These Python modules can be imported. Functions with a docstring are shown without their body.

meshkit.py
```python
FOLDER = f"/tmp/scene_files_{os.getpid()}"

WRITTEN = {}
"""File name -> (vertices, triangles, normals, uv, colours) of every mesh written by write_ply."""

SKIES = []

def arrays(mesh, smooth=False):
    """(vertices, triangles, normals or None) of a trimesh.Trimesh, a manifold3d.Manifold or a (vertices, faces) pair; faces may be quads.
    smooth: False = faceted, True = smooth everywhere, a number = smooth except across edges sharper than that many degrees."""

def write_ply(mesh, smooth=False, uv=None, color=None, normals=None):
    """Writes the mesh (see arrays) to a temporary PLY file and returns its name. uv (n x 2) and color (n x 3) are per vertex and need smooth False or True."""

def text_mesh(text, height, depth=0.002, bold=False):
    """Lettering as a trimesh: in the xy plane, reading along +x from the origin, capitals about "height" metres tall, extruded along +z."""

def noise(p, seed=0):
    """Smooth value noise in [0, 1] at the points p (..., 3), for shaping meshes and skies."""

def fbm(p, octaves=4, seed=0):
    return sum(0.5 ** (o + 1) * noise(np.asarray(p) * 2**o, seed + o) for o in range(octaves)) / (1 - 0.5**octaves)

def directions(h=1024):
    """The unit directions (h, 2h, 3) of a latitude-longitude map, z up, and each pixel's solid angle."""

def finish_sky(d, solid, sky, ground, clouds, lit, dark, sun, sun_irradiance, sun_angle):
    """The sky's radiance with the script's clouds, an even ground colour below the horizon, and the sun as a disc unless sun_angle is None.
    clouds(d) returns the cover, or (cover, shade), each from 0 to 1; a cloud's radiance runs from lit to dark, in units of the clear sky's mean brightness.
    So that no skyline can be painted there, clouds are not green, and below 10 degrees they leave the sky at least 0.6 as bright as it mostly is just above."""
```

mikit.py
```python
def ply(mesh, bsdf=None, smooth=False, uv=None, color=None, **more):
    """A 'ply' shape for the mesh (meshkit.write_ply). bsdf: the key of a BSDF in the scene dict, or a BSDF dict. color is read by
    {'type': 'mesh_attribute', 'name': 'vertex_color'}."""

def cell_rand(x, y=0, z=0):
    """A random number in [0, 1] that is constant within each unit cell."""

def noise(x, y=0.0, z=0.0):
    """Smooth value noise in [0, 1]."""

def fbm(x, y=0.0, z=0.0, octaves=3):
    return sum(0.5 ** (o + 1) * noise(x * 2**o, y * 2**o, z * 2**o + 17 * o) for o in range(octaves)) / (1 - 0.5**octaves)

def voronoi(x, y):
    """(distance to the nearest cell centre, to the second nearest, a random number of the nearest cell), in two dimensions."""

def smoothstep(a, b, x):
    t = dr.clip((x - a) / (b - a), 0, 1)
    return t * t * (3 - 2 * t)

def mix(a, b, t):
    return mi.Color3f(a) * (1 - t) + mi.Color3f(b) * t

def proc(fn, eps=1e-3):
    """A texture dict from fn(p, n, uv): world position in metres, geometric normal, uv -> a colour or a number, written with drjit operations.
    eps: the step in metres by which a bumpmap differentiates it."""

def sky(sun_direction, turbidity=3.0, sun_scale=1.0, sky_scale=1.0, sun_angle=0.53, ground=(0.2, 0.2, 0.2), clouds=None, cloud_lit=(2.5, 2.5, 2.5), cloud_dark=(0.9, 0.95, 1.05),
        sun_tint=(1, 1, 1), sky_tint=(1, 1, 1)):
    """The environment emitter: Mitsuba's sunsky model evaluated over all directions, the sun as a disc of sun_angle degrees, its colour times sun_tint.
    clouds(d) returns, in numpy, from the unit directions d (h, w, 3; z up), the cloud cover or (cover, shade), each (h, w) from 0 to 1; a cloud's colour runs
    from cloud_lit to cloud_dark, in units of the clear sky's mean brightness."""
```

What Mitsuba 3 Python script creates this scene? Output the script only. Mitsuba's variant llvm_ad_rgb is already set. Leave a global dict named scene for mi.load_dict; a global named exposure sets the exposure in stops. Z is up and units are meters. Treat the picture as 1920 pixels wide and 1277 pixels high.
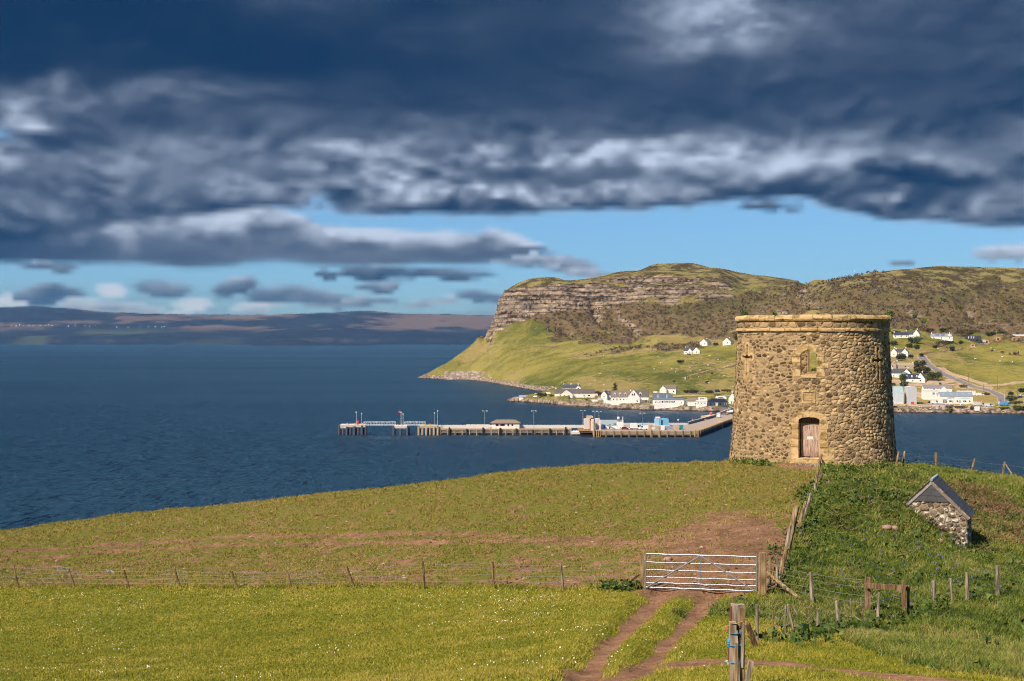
import math, random
import numpy as np
import trimesh, manifold3d, shapely, shapely.geometry as sg
import drjit as dr
import mitsuba as mi
import mikit, meshkit
from mikit import noise, fbm, smoothstep, mix
from scipy.interpolate import RBFInterpolator, PchipInterpolator
from scipy.spatial import Voronoi

# ------------------------------------------------------------------ camera, sky, exposure
F, CX, HY, CAMZ = 2667.0, 960.0, 634.0, 55.0        # focal length and horizon of the photo in its pixels; sea at z = 0
scene, labels = {}, {}
T = mi.ScalarTransform4f
scene['camera'] = {'type': 'perspective', 'fov': math.degrees(2 * math.atan(960 / F)), 'fov_axis': 'x', 'near_clip': 0.5, 'far_clip': 60000.0,
                   'to_world': T().look_at(origin=[0, 0, CAMZ], target=[0, 1000, CAMZ - 1000 * (638.5 - HY) / F], up=[0, 0, 1])}
exposure = 2.0


def sst(a, b, x):
    t = np.clip((x - a) / (b - a), 0, 1)
    return t * t * (3 - 2 * t)


def clouds(d):
    """Cloud cover and shade by azimuth and elevation (degrees x 47): a dark layered deck over a clear strip, small cumulus low down."""
    az, el = np.degrees(np.arctan2(d[..., 0], d[..., 1])), np.degrees(np.arcsin(np.clip(d[..., 2], -1, 1)))
    U, V = 960 + 47.5 * az, 634 - 46.9 * el
    def nz(su, sv, seed, o=4):
        return meshkit.fbm(np.stack([np.where(np.abs(az) < 90, U, 20000 - U) / su, V / sv, U * 0 + 3.3], -1), o, seed) - 0.5
    big, fine = nz(260, 110, 3), nz(60, 34, 9, 5)

    def puff(u, v):                                              # billowing heaps, for edges and for light and shade on them
        out = 0
        for o, (s, a) in enumerate(((190, .42), (95, .30), (48, .19), (26, .09))):
            c_, s_ = math.cos(.5 + 1.1 * o), math.sin(.5 + 1.1 * o)
            x_, y_ = np.where(np.abs(az) < 90, u, 20000 - u) / s, v / (s * .55)
            q = np.stack([x_ * c_ - y_ * s_, x_ * s_ + y_ * c_, u * 0 + o * 9.1], -1)
            n_ = 2 * meshkit.noise(q, 300 + o) - 1
            out = out + a * np.sqrt(n_ * n_ + .02)
        return out
    pu, pv = U + 60 * nz(140, 80, 15, 3), V + 34 * nz(140, 80, 16, 3)
    pf = puff(pu, pv)
    relief = (puff(pu - 9, pv - 15) - pf) * 1.25                   # brighter where the heap faces up and left
    wU, wV = U + 170 * nz(200, 120, 11) + 50 * fine, V + 110 * nz(170, 80, 5) + 44 * fine + 18 * nz(26, 16, 41, 3)
    deck_u = [-900, -200, 0, 200, 480, 600, 800, 1000, 1200, 1350, 1500, 1580, 1650, 1750, 1900, 2100, 2900]
    deck_v = [480, 470, 470, 430, 392, 398, 400, 396, 386, 376, 372, 395, 415, 425, 432, 430, 470]
    B = np.interp(U, deck_u, deck_v)
    dv = wV - B
    Vh = 0.75 * V + 0.25 * wV                                # flat, hard cloud bases
    deck = sst(12, -8, Vh - B + 26 * (pf - .4))
    lens_t = np.interp(wU, [-500, 150, 300, 500, 620, 750, 870, 920, 960, 1040], [395, 402, 392, 396, 414, 440, 446, 432, 448, 474])
    lens_b = np.interp(U, [-500, 900, 1040], [499, 497, 476])
    vt = 0.55 * V + 0.45 * wV
    lens = sst(-8, 8, vt - lens_t - 34 * (pf - .42)) * sst(9, -7, Vh - lens_b) * sst(1075, 985, U)
    depth = np.clip((vt - lens_t) / np.maximum(lens_b - lens_t, 8), 0, 1)
    shade_lens = -0.08 + 0.66 * sst(0.0, 0.8, depth - 1.1 * fine - .6 * nz(80, 30, 67)) + 0.35 * nz(120, 22, 61) + .22 * sst(500, -100, U) - relief * .75 * sst(.9, .2, depth)
    rid = 1 - 2 * np.abs(nz(90, 40, 51, 5) * 2)                  # billows
    low_ = sst(170, 300, V + 60 * big)
    shade_deck = 0.79 - 0.17 * low_ + (.38 + .2 * low_) * big + (.15 + .40 * low_) * nz(150, 46, 21, 5) + (.10 + .20 * low_) * fine - .14 * (rid - .6) * low_
    def g(cu, cv, ru, rv, amp):
        return amp * np.exp(-(((wU - cu) / ru) ** 2 + ((wV - cv) / rv) ** 2))
    lit = (g(1060, 290, 270, 22, .75) + g(770, 345, 110, 30, .8) + g(1030, 358, 270, 17, .75) + g(640, 303, 130, 18, .65) + g(60, 225, 80, 34, .5) + g(105, 262, 45, 12, .5)
           + g(1360, 40, 130, 60, .55) + g(1270, 100, 110, 30, .3) + g(1600, 90, 420, 120, .16) + g(250, 200, 260, 26, .3) + g(230, 300, 260, 40, .12) + g(300, 385, 300, 24, .3) + g(820, 240, 90, 28, .22) + g(480, 365, 150, 20, .45)
           + g(1480, 310, 300, 40, .34) + g(1680, 392, 110, 14, .4) + g(10, 325, 28, 30, .55) + g(150, 330, 120, 40, .15) + g(1850, 400, 120, 20, .2))
    dark = g(1740, 342, 110, 20, .45) + g(1650, 325, 40, 20, .25) - g(1800, 300, 320, 26, .16) - g(1780, 402, 260, 24, .30) + g(150, 90, 420, 90, .18) + g(600, 130, 300, 50, .12)
    shade_deck = shade_deck - lit * (.64 + 1.2 * fine + .5 * (rid - .5) + .9 * nz(70, 26, 57)) + dark + .25 * sst(60, 10, B - Vh) - relief * (.14 + .36 * low_ + .7 * np.clip(lit, 0, .8))
    hole = g(28, 283, 34, 12, .95) + g(590, 388, 40, 9, .7)
    deck = deck * (1 - np.clip(hole, 0, 1))
    cov, sh = lens, np.clip(shade_lens, 0, 1)
    k = deck
    sh = sh * (1 - k) + np.clip(shade_deck, 0, 1) * k
    cov = np.maximum(cov, deck)
    low = [(100, 559, 62, 17, .85), (20, 568, 46, 15, .05), (218, 552, 30, 15, -.15), (312, 536, 52, 20, .8), (360, 560, 44, 14, -.1), (432, 542, 42, 15, .75), (606, 518, 20, 9, .85),
           (692, 514, 58, 14, .85), (852, 522, 100, 12, .9), (540, 560, 100, 18, .75), (705, 541, 38, 11, .75), (640, 570, 90, 12, .6), (905, 567, 70, 12, .7), (1445, 391, 56, 13, .75),
           (1690, 500, 22, 6, .8), (1890, 482, 70, 16, .25), (1010, 497, 150, 14, .45), (1120, 507, 120, 12, .35), (100, 508, 48, 8, .7), (240, 580, 110, 12, .35), (800, 575, 60, 10, .3),
           (480, 575, 60, 12, .1), (-120, 540, 90, 20, .6), (2060, 470, 100, 22, .4), (2300, 500, 120, 25, .5), (-380, 550, 140, 22, .6)]
    for cu, cv, ru, rv, s in low:
        yy = (wV * .5 + V * .5 - cv) / rv
        r2 = ((U * .6 + wU * .4 - cu) / ru) ** 2 + np.where(yy > 0, yy * 1.5, yy) ** 2
        c = sst(1.6, .5, r2 + 1.2 * fine + 2.6 * (pf - .36)) * 0.97
        s2 = np.clip(s * .8 + 0.25 * yy - .02 + .3 * fine - relief * .7, 0, 1)
        sh = np.where(c > cov, s2, sh)
        cov = np.maximum(cov, c)
    pale = 0.55 * sst(520, 610, V) * sst(.36, .62, nz(170, 24, 31) + 0.5) + .22 * sst(520, 630, V)
    sh = np.where(pale > cov, .45, sh)
    cov = np.maximum(cov, pale)
    # the rest of the sky: the same deck, breaking up overhead and around the sun
    P = d / np.maximum(d[..., 2:], 0.08)
    n = meshkit.fbm(np.stack([P[..., 0] * 1.1, P[..., 1] * 1.1, P[..., 0] * 0 + 7.7], -1), 5, 2)
    thick = 0.80 - 0.55 * sst(24, 48, el)
    oc = sst(0, .22, n - 1 + thick) * sst(0, 5, el + 6 * (n - .5))
    os_ = np.clip(.95 - .9 * sst(20, 50, el) + 1.2 * (n - .5), 0, 1)
    sh = 1 - (1 - np.clip(sh, 0, 1)) ** 2.15
    w = sst(28, 22.5, np.abs(az)) * sst(21, 15.5, el)
    return oc * (1 - w) + cov * w, os_ * (1 - w) + np.clip(sh, 0, 1) * w


SUN_AZ, SUN_EL = math.radians(-42), math.radians(41)
sun_dir = (math.sin(SUN_AZ) * math.cos(SUN_EL), -math.cos(SUN_AZ) * math.cos(SUN_EL), math.sin(SUN_EL))
scene['sky'] = mikit.sky(sun_dir, turbidity=2.5, sun_scale=1.0, sky_scale=1.0, clouds=clouds, cloud_lit=(2.0, 2.42, 3.2), cloud_dark=(.012, .115, .355),
                         sun_tint=(.96, 1.0, 1.10), sky_tint=(.52, .76, 1.0), ground=(.06, .08, .07))

# ------------------------------------------------------------------ helpers
rng = np.random.default_rng(7)


def at(x, y, Y):
    """The place that the photo shows at pixel (x, y), Y metres ahead."""
    return np.array([(x - CX) / F * Y, Y, CAMZ - (y - HY) / F * Y])


def num(key):
    if key not in scene and key not in THINGS:
        return key
    k = 1
    while f'{key}_{k:03d}' in scene or f'{key}_{k:03d}' in THINGS:
        k += 1
    return f'{key}_{k:03d}'


THINGS = set()


def slot(key):
    return key if key in THINGS and key not in scene else num(key)


def thing(name, label, category, group=None, kind=None):
    key = num(name)
    THINGS.add(key)
    labels[key] = {'label': label, 'category': category}
    if group:
        labels[key]['group'] = group
    if kind:
        labels[key]['kind'] = kind
    return key


def struct(name, shape, label=None):
    scene[name] = shape
    labels[name] = {'kind': 'structure'}
    if label:
        labels[name]['label'] = label


class MB:
    """Collects coloured pieces of ONE part; placed by an origin and a turn about z."""

    def __init__(self, origin=(0, 0, 0), yaw=0.0):
        self.o, self.c, self.s = np.array(origin, float), math.cos(yaw), math.sin(yaw)
        self.v, self.f, self.k, self.n = [], [], [], 0

    def mesh(self, v, f, col):
        v, f = np.asarray(v, float), np.asarray(f, int)
        if f.shape[1] == 4:
            f = np.vstack([f[:, [0, 1, 2]], f[:, [0, 2, 3]]])
        v = v[f.reshape(-1)]
        f = np.arange(len(v)).reshape(-1, 3)
        w = np.stack([v[:, 0] * self.c - v[:, 1] * self.s, v[:, 0] * self.s + v[:, 1] * self.c, v[:, 2]], 1) + self.o
        self.v.append(w)
        self.f.append(f + self.n)
        col = np.asarray(col, float)
        self.k.append(np.broadcast_to(col, (len(v), 3)))
        self.n += len(v)
        return self

    def box(self, c, s, col, yaw=0.0, tilt=(0, 0)):
        m = trimesh.creation.box(extents=s)
        m.apply_transform(trimesh.transformations.euler_matrix(tilt[0], tilt[1], yaw))
        return self.mesh(m.vertices + np.array(c), m.faces, col)

    def b2(self, lo, hi, col):
        lo, hi = np.array(lo, float), np.array(hi, float)
        return self.box((lo + hi) / 2, hi - lo, col)

    def prism(self, pts, lo, hi, col, axis='y'):
        """A polygon drawn in xz (axis y), yz (axis x) or xy (axis z), extruded from lo to hi."""
        poly = sg.Polygon(pts)
        if not poly.exterior.is_ccw:
            poly = sg.polygon.orient(poly)
        m = trimesh.creation.extrude_polygon(poly, hi - lo, engine='earcut')
        v = m.vertices.copy()
        if axis == 'z':
            w, f = np.stack([v[:, 0], v[:, 1], v[:, 2] + lo], 1), m.faces
        elif axis == 'y':
            w, f = np.stack([v[:, 0], v[:, 2] + lo, v[:, 1]], 1), m.faces[:, ::-1]
        else:
            w, f = np.stack([v[:, 2] + lo, v[:, 0], v[:, 1]], 1), m.faces
        return self.mesh(w, f, col)

    def tube(self, p0, p1, r0, r1=None, col=(.5, .5, .5), sides=7, cap=True):
        r1 = r0 if r1 is None else r1
        p0, p1 = np.array(p0, float), np.array(p1, float)
        z = (p1 - p0) / np.linalg.norm(p1 - p0)
        x = np.cross(z, [0, 0, 1] if abs(z[2]) < .9 else [1, 0, 0])
        x /= np.linalg.norm(x)
        y = np.cross(z, x)
        a = np.arange(sides) * 2 * np.pi / sides
        ring = np.cos(a)[:, None] * x + np.sin(a)[:, None] * y
        v = np.vstack([p0 + ring * r0, p1 + ring * r1, [p0], [p1]])
        i = np.arange(sides)
        j = (i + 1) % sides
        f = [np.stack([i, j, j + sides], 1), np.stack([i, j + sides, i + sides], 1)]
        if cap:
            f += [np.stack([j, i, i * 0 + 2 * sides], 1), np.stack([i + sides, j + sides, i * 0 + 2 * sides + 1], 1)]
        return self.mesh(v, np.vstack(f), col)

    def path(self, pts, r, col, sides=5):
        for p, q in zip(pts[:-1], pts[1:]):
            self.tube(p, q, r, r, col, sides, cap=True)
        return self

    def sphere(self, c, r, col, sub=1, squash=(1, 1, 1)):
        m = trimesh.creation.icosphere(subdivisions=sub, radius=1)
        return self.mesh(m.vertices * r * np.array(squash) + np.array(c), m.faces, col)

    def put(self, key, bsdf='vc_matte', smooth=False):
        key = slot(key)
        v, f, k = np.vstack(self.v), np.vstack(self.f), np.vstack(self.k)
        if smooth:
            m = trimesh.Trimesh(v, f, process=False)
            m.merge_vertices()
            scene[key] = mikit.ply((np.array(m.vertices), np.array(m.faces)), bsdf, smooth=True, color=np.tile(k[0], (len(m.vertices), 1)))
        else:
            scene[key] = mikit.ply((v, f), bsdf, smooth=False, color=k)
        return key


def grid_faces(a, b):
    i, j = np.meshgrid(np.arange(a - 1), np.arange(b - 1), indexing='ij')
    q = np.stack([i * b + j, (i + 1) * b + j, (i + 1) * b + j + 1, i * b + j + 1], -1).reshape(-1, 4)
    return np.vstack([q[:, [0, 1, 2]], q[:, [0, 2, 3]]])


def nfbm(x, y, z=0.0, o=4, seed=0):
    x, y = np.asarray(x, float), np.asarray(y, float)
    return meshkit.fbm(np.stack([x, y, np.zeros_like(x) + z], -1), o, seed) - .5


def principled(color, rough=.85, spec=.3, **more):
    c = color if isinstance(color, dict) else {'type': 'rgb', 'value': list(color)}
    return {'type': 'twosided', 'bsdf': {'type': 'principled', 'base_color': c, 'roughness': rough, 'specular': spec, **more}}


VC = {'type': 'mesh_attribute', 'name': 'vertex_color'}
scene['vc_matte'] = principled(VC, .9, .2)
scene['vc_gloss'] = principled(VC, .28, .5)
scene['dark_glass'] = principled((.015, .02, .028), .08, .6)
scene['leaf'] = {'type': 'twosided', 'bsdf': {'type': 'principled', 'base_color': VC, 'roughness': .65, 'specular': .25}}
# ------------------------------------------------------------------ near ground
CTRL = [(1210, 1106, 47.0), (1420, 1114, 45.5), (1385, 1285, 22.5), (1150, 1277, 24.5), (960, 1277, 27), (500, 1277, 33), (0, 1277, 38), (1920, 1277, 25), (1870, 1124, 44), (1647, 1170, 39.5),
        (1535, 1195, 35), (1420, 1202, 32.5), (25, 1102, 64), (235, 1102, 62), (440, 1102, 59.5), (660, 1103, 56), (795, 1104, 54), (925, 1104, 52), (1053, 1106, 50), (-300, 1103, 68),
        (0, 1010, 94), (300, 963, 92), (600, 933, 89.5), (780, 918, 88), (960, 893, 86.5), (1080, 880, 85.5), (1200, 877, 84.5), (1300, 874, 84), (1380, 871, 84), (-300, 1066, 97), (-600, 1110, 100),
        (1470, 1060, 49), (1490, 960, 60), (1515, 925, 66), (1540, 882, 76), (1520, 871, 79),
        (1815, 1036, 58), (1700, 975, 62), (1650, 992, 57.5), (1680, 875, 84), (1760, 886, 85), (1830, 896, 85), (1920, 913, 85), (2100, 940, 87), (1880, 1042, 58), (1900, 960, 70), (1600, 1050, 51),
        (1740, 1062, 52), (2200, 1080, 52), (2300, 1250, 34), (1600, 905, 72), (1250, 960, 65), (600, 1010, 72), (200, 1040, 77), (1500, 1277, 23.5), (-400, 1277, 44)]
cp = np.array([at(*c) for c in CTRL])
extra = [(-60, 118, 31), (-30, 112, 31), (-10, 106, 33), (5, 104, 34), (17, 103, 35), (30, 104, 34), (60, 110, 31), (-80, 145, -6), (-20, 140, -6), (20, 138, -6), (70, 142, -6), (0, 160, -14), (-90, 120, 26),
         (0, 0, 53.3), (12, 0, 53.2), (-12, 0, 53.0), (25, 0, 53), (-30, 2, 52), (0, 9, 52.4), (10, 10, 52.2), (-12, 10, 51.9), (22, 12, 51.6), (-30, 14, 50.5), (3, 15, 51.1), (9, 15, 51.1), (0, -20, 53.4),
         (30, -20, 53.2), (-40, -20, 52.4), (-65, 60, 40.5), (-70, 90, 38.5), (-60, 30, 44), (50, 40, 48.5), (48, 70, 48), (60, 20, 51)]
cp = np.vstack([cp, extra])
_rbf = RBFInterpolator(cp[:, :2], cp[:, 2], kernel='thin_plate_spline', smoothing=.4)


def base_ground(X, Y):
    X, Y = np.asarray(X, float), np.asarray(Y, float)
    return _rbf(np.stack([X.ravel(), Y.ravel()], -1)).reshape(X.shape)


# a fine table of the ground for quick lookups
GX, GY = np.linspace(-95, 95, 571), np.concatenate([np.linspace(-20, 20, 60)[:-1], np.linspace(20, 100, 360)[:-1], np.linspace(100, 165, 70)])
_gz = base_ground(*np.meshgrid(GX, GY, indexing='ij'))
from scipy.interpolate import RegularGridInterpolator
_gi = RegularGridInterpolator((GX, GY), _gz, bounds_error=False, fill_value=None)


def G(X, Y):
    return _gi(np.stack([np.asarray(X, float), np.asarray(Y, float)], -1)).reshape(np.shape(X))


def hit(x, y, far=100.0):
    """Where the line of sight through photo pixel (x, y) first meets the near ground."""
    Y = np.arange(16, far, .03)
    p = np.stack([(x - CX) / F * Y, Y, CAMZ - (y - HY) / F * Y], -1)
    below = np.nonzero(p[:, 2] <= G(p[:, 0], p[:, 1]))[0]
    k = below[0] if len(below) else int(np.argmin(p[:, 2] - G(p[:, 0], p[:, 1])))
    return np.array([p[k, 0], p[k, 1], G(p[k, 0], p[k, 1])])


def hits(pts):
    return np.array([hit(*p) for p in pts])


def seg_dist(X, Y, line):
    """Distance to a polyline in plan, and how far along it (0..1 per segment)."""
    best = np.full(X.shape, 1e9)
    for p, q in zip(line[:-1], line[1:]):
        d = q[:2] - p[:2]
        t = np.clip(((X - p[0]) * d[0] + (Y - p[1]) * d[1]) / (d @ d), 0, 1)
        best = np.minimum(best, np.hypot(X - p[0] - t * d[0], Y - p[1] - t * d[1]))
    return best


fence_left_line = hits([(-260, 1103), (25, 1101), (130, 1102), (235, 1101), (330, 1101), (440, 1101), (540, 1102), (660, 1102), (795, 1103), (925, 1103), (1053, 1105), (1197, 1106)])
gate_l, gate_r = hit(1210, 1107), hit(1420, 1113)
rut_l = hits([(1240, 1110), (1205, 1145), (1165, 1180), (1120, 1225), (1080, 1277)])
rut_r = hits([(1340, 1112), (1310, 1140), (1275, 1175), (1235, 1215), (1180, 1262), (1140, 1277)])
rut_side = hits([(1200, 1240), (1280, 1243), (1370, 1240), (1480, 1248), (1600, 1262), (1740, 1277)])
for r_ in (rut_l, rut_r):
    pass
rut_l = np.vstack([rut_l, rut_l[-1] + (rut_l[-1] - rut_l[-2]) * 4])
rut_r = np.vstack([rut_r, rut_r[-1] + (rut_r[-1] - rut_r[-2]) * 4])
ruin_line = hits([(1450, 1108), (1465, 1090), (1478, 1030), (1492, 985), (1507, 955), (1520, 925), (1533, 895), (1540, 876)])
stripe1 = hits([(-100, 1040), (200, 1023), (420, 1008), (640, 1003), (860, 1000), (1060, 1010), (1240, 1022), (1440, 1030)])
stripe2 = hits([(-100, 1052), (200, 1034), (440, 1022), (660, 1018), (900, 1014), (1060, 1018), (1250, 1028), (1430, 1040)])
stripe3 = hits([(-100, 1075), (240, 1066), (500, 1062), (800, 1058), (1100, 1056)])
mud_c = hit(1380, 1035)
door_path = hit(1495, 878)


def side_of(X, Y, line):
    """+ beyond the line (farther from the camera), - before it."""
    o = np.argsort(line[:, 0])
    return Y - np.interp(X, line[o, 0], line[o, 1])


BOUND = np.vstack([fence_left_line, [gate_r]])


def regions(X, Y):
    """soil 0..1, kind 0 (near pasture) .. 1 (poached far field), 2 = rough bank on the right"""
    beyond = side_of(X, Y, BOUND)
    ro = np.argsort(ruin_line[:, 1])
    rx = np.interp(Y, ruin_line[ro, 1], ruin_line[ro, 0])
    wob = 3 * nfbm(X / 4, Y / 4, 9, 3, 77)
    right = sst(-.3, .5, X - rx) * sst(38, 44, Y) + sst(6.5, 11, X + 2 * wob + .25 * (Y - 30)) * sst(46, 42, Y) * (.35 + .65 * sst(22, 31, Y + 1.5 * wob))
    right = np.clip(right, 0, 1)
    far = sst(-.2, .5, beyond) * (1 - right)
    n1, n2, n3 = nfbm(X / 2.2, Y / 2.2, 0, 4, 1), nfbm(X / .55, Y / .55, 3, 3, 2), nfbm(X / 9, Y / 9, 5, 3, 4)
    lowband = sst(36, 4, beyond) * far
    soil = far * np.clip(.02 + .36 * lowband + .8 * n1 + 1.1 * n2 + .35 * n3, 0, .88)
    for ln, wd, am in ((stripe1, .42, .72), (stripe2, .40, .68), (stripe3, .7, .35)):
        soil = np.maximum(soil, far * am * sst(wd * 1.8, wd * .5, seg_dist(X, Y, ln) + .5 * n2))
    mud = np.hypot((X - mud_c[0]) / 3.6, (Y - mud_c[1]) / 9.5)
    soil = np.maximum(soil, far * sst(1.25, .55, mud + .9 * n1 + .4 * n2) * .95)
    gap = np.hypot((X - (gate_l[0] + gate_r[0]) / 2) / 2.6, (Y - 47.6) / 3.0)
    soil = np.maximum(soil, sst(1.2, .6, gap + .5 * n2 + .5 * n1) * .95)
    dp = np.hypot((X - door_path[0]) / 1.1, (Y - door_path[1]) / 2.0)
    soil = np.maximum(soil, sst(1.2, .6, dp + .5 * n2) * .8 * far)
    dl, dr_ = seg_dist(X, Y, rut_l), seg_dist(X, Y, rut_r)
    nearw = .23 + .14 * sst(32, 24, Y)
    soil = np.maximum(soil, sst(nearw + .22, nearw - .05, dl + .35 * n2 + .3 * n1))
    soil = np.maximum(soil, sst(nearw + .22, nearw - .05, dr_ + .35 * n2 + .3 * n1))
    ds = seg_dist(X, Y, rut_side)
    soil = np.maximum(soil, sst(.95, .25, ds + 1.0 * n2 + .7 * n1) * .85)
    return np.clip(soil, 0, 1), far, right, dl, dr_, beyond


_hb = hit(1812, 1036)
_haz = math.atan2(_hb[0], _hb[1]) + math.radians(5)


def hut_mound(X, Y):
    dx, dy = X - _hb[0], Y - _hb[1]
    u, w = dx * math.cos(_haz) - dy * math.sin(_haz) + 1.45, dx * math.sin(_haz) + dy * math.cos(_haz)
    return 1.18 * sst(1.7, -1.3, u) * sst(-7.5, -3.0, u) * sst(-3.6, -.25, w) * sst(7, 2.5, w)


def detail(X, Y):
    soil, far, right, dl, dr_, beyond = regions(X, Y)
    w = sst(18, 24, Y) * sst(110, 98, Y)
    z = .16 * nfbm(X / 3.1, Y / 3.1, 0, 3, 8) + .07 * nfbm(X / .8, Y / .8, 0, 3, 9) * (1 + 1.0 * far) + .09 * nfbm(X / .3, Y / .3, 0, 2, 19) * far
    z = z - .20 * sst(.62, .18, dl) - .17 * sst(.6, .18, dr_) + .05 * sst(.5, .75, dl) * sst(1.1, .75, dl)
    z = z + right * (.35 * nfbm(X / 2.6, Y / 2.6, 0, 3, 12) + .14 * nfbm(X / .9, Y / .9, 0, 2, 14))
    tower_flat = np.hypot(X - TC[0], Y - TC[1])
    return z * w * sst(4.2, 6.2, tower_flat) + hut_mound(X, Y)


TC = np.array([(1523.5 - CX) / F * 83.6, 83.6])                # centre of the tower in plan
gx = np.concatenate([np.linspace(-95, -42, 40)[:-1], np.linspace(-42, 42, 440), np.linspace(42, 95, 40)[1:]])
gy = np.concatenate([np.linspace(-20, 20, 40)[:-1], np.geomspace(20, 100, 470)[:-1], np.linspace(100, 165, 60)])
gX, gY = np.meshgrid(gx, gy, indexing='ij')
_soil, _far, _right, *_ = regions(gX, gY)
gZ = _gi(np.stack([gX, gY], -1)) + detail(gX, gY)
_gi2 = RegularGridInterpolator((gx, gy), gZ, bounds_error=False, fill_value=None)


def GZ(X, Y):
    """Height of the finished near ground."""
    return _gi2(np.stack([np.asarray(X, float), np.asarray(Y, float)], -1)).reshape(np.shape(X))


def on(x, y):
    p = hit(x, y)
    p[2] = GZ(p[0], p[1])
    return p


def ground_fn(p, n, uv):
    a, b, c = noise(p.x * 1.3, p.y * 1.3), fbm(p.x * 5, p.y * 5, 0, 3), noise(p.x * 22, p.y * 22)
    d = fbm(p.x * .35, p.y * .35, 3.0, 2)
    soil = smoothstep(.38, .62, uv.x + (b - .5) * .7 + (c - .5) * .25)
    grass = mix((.10, .12, .014), (.20, .20, .028), b * .6 + d * .5)
    rough = mix((.045, .085, .018), (.13, .155, .035), b * .8 + c * .2)
    bank = smoothstep(1.4, 1.6, uv.y)
    grass = grass * (1 - bank) + rough * bank
    poached = mix((.12, .125, .025), (.16, .115, .04), smoothstep(.3, .7, b + (a - .5) * .4))
    f = smoothstep(.4, .9, uv.y) * (1 - bank)
    grass = grass * (1 - f * .8) + poached * f * .8
    dirt = mix((.115, .062, .036), (.28, .16, .095), b * .8 + c * .6 - .15)
    dirt = dirt * (.75 + .5 * a)
    return grass * (1 - soil) + dirt * soil


def ground_bump(p, n, uv):
    return fbm(p.x * 14, p.y * 14, 0, 3)


scene['ground_mat'] = {'type': 'twosided', 'bsdf': {'type': 'bumpmap', 'scale': .07, 'tex': mikit.proc(ground_bump, .02), 'bsdf': {'type': 'principled', 'base_color': mikit.proc(ground_fn), 'roughness': .95, 'specular': .1}}}
kind = np.where(_right > .5, 2.0, _far)
struct('pasture_ground', mikit.ply((np.stack([gX, gY, gZ], -1).reshape(-1, 3), grid_faces(len(gx), len(gy))), 'ground_mat', smooth=True, uv=np.stack([_soil, kind], -1).reshape(-1, 2)),
       'grassy field with brown trampled earth and a rutted track')

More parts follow.
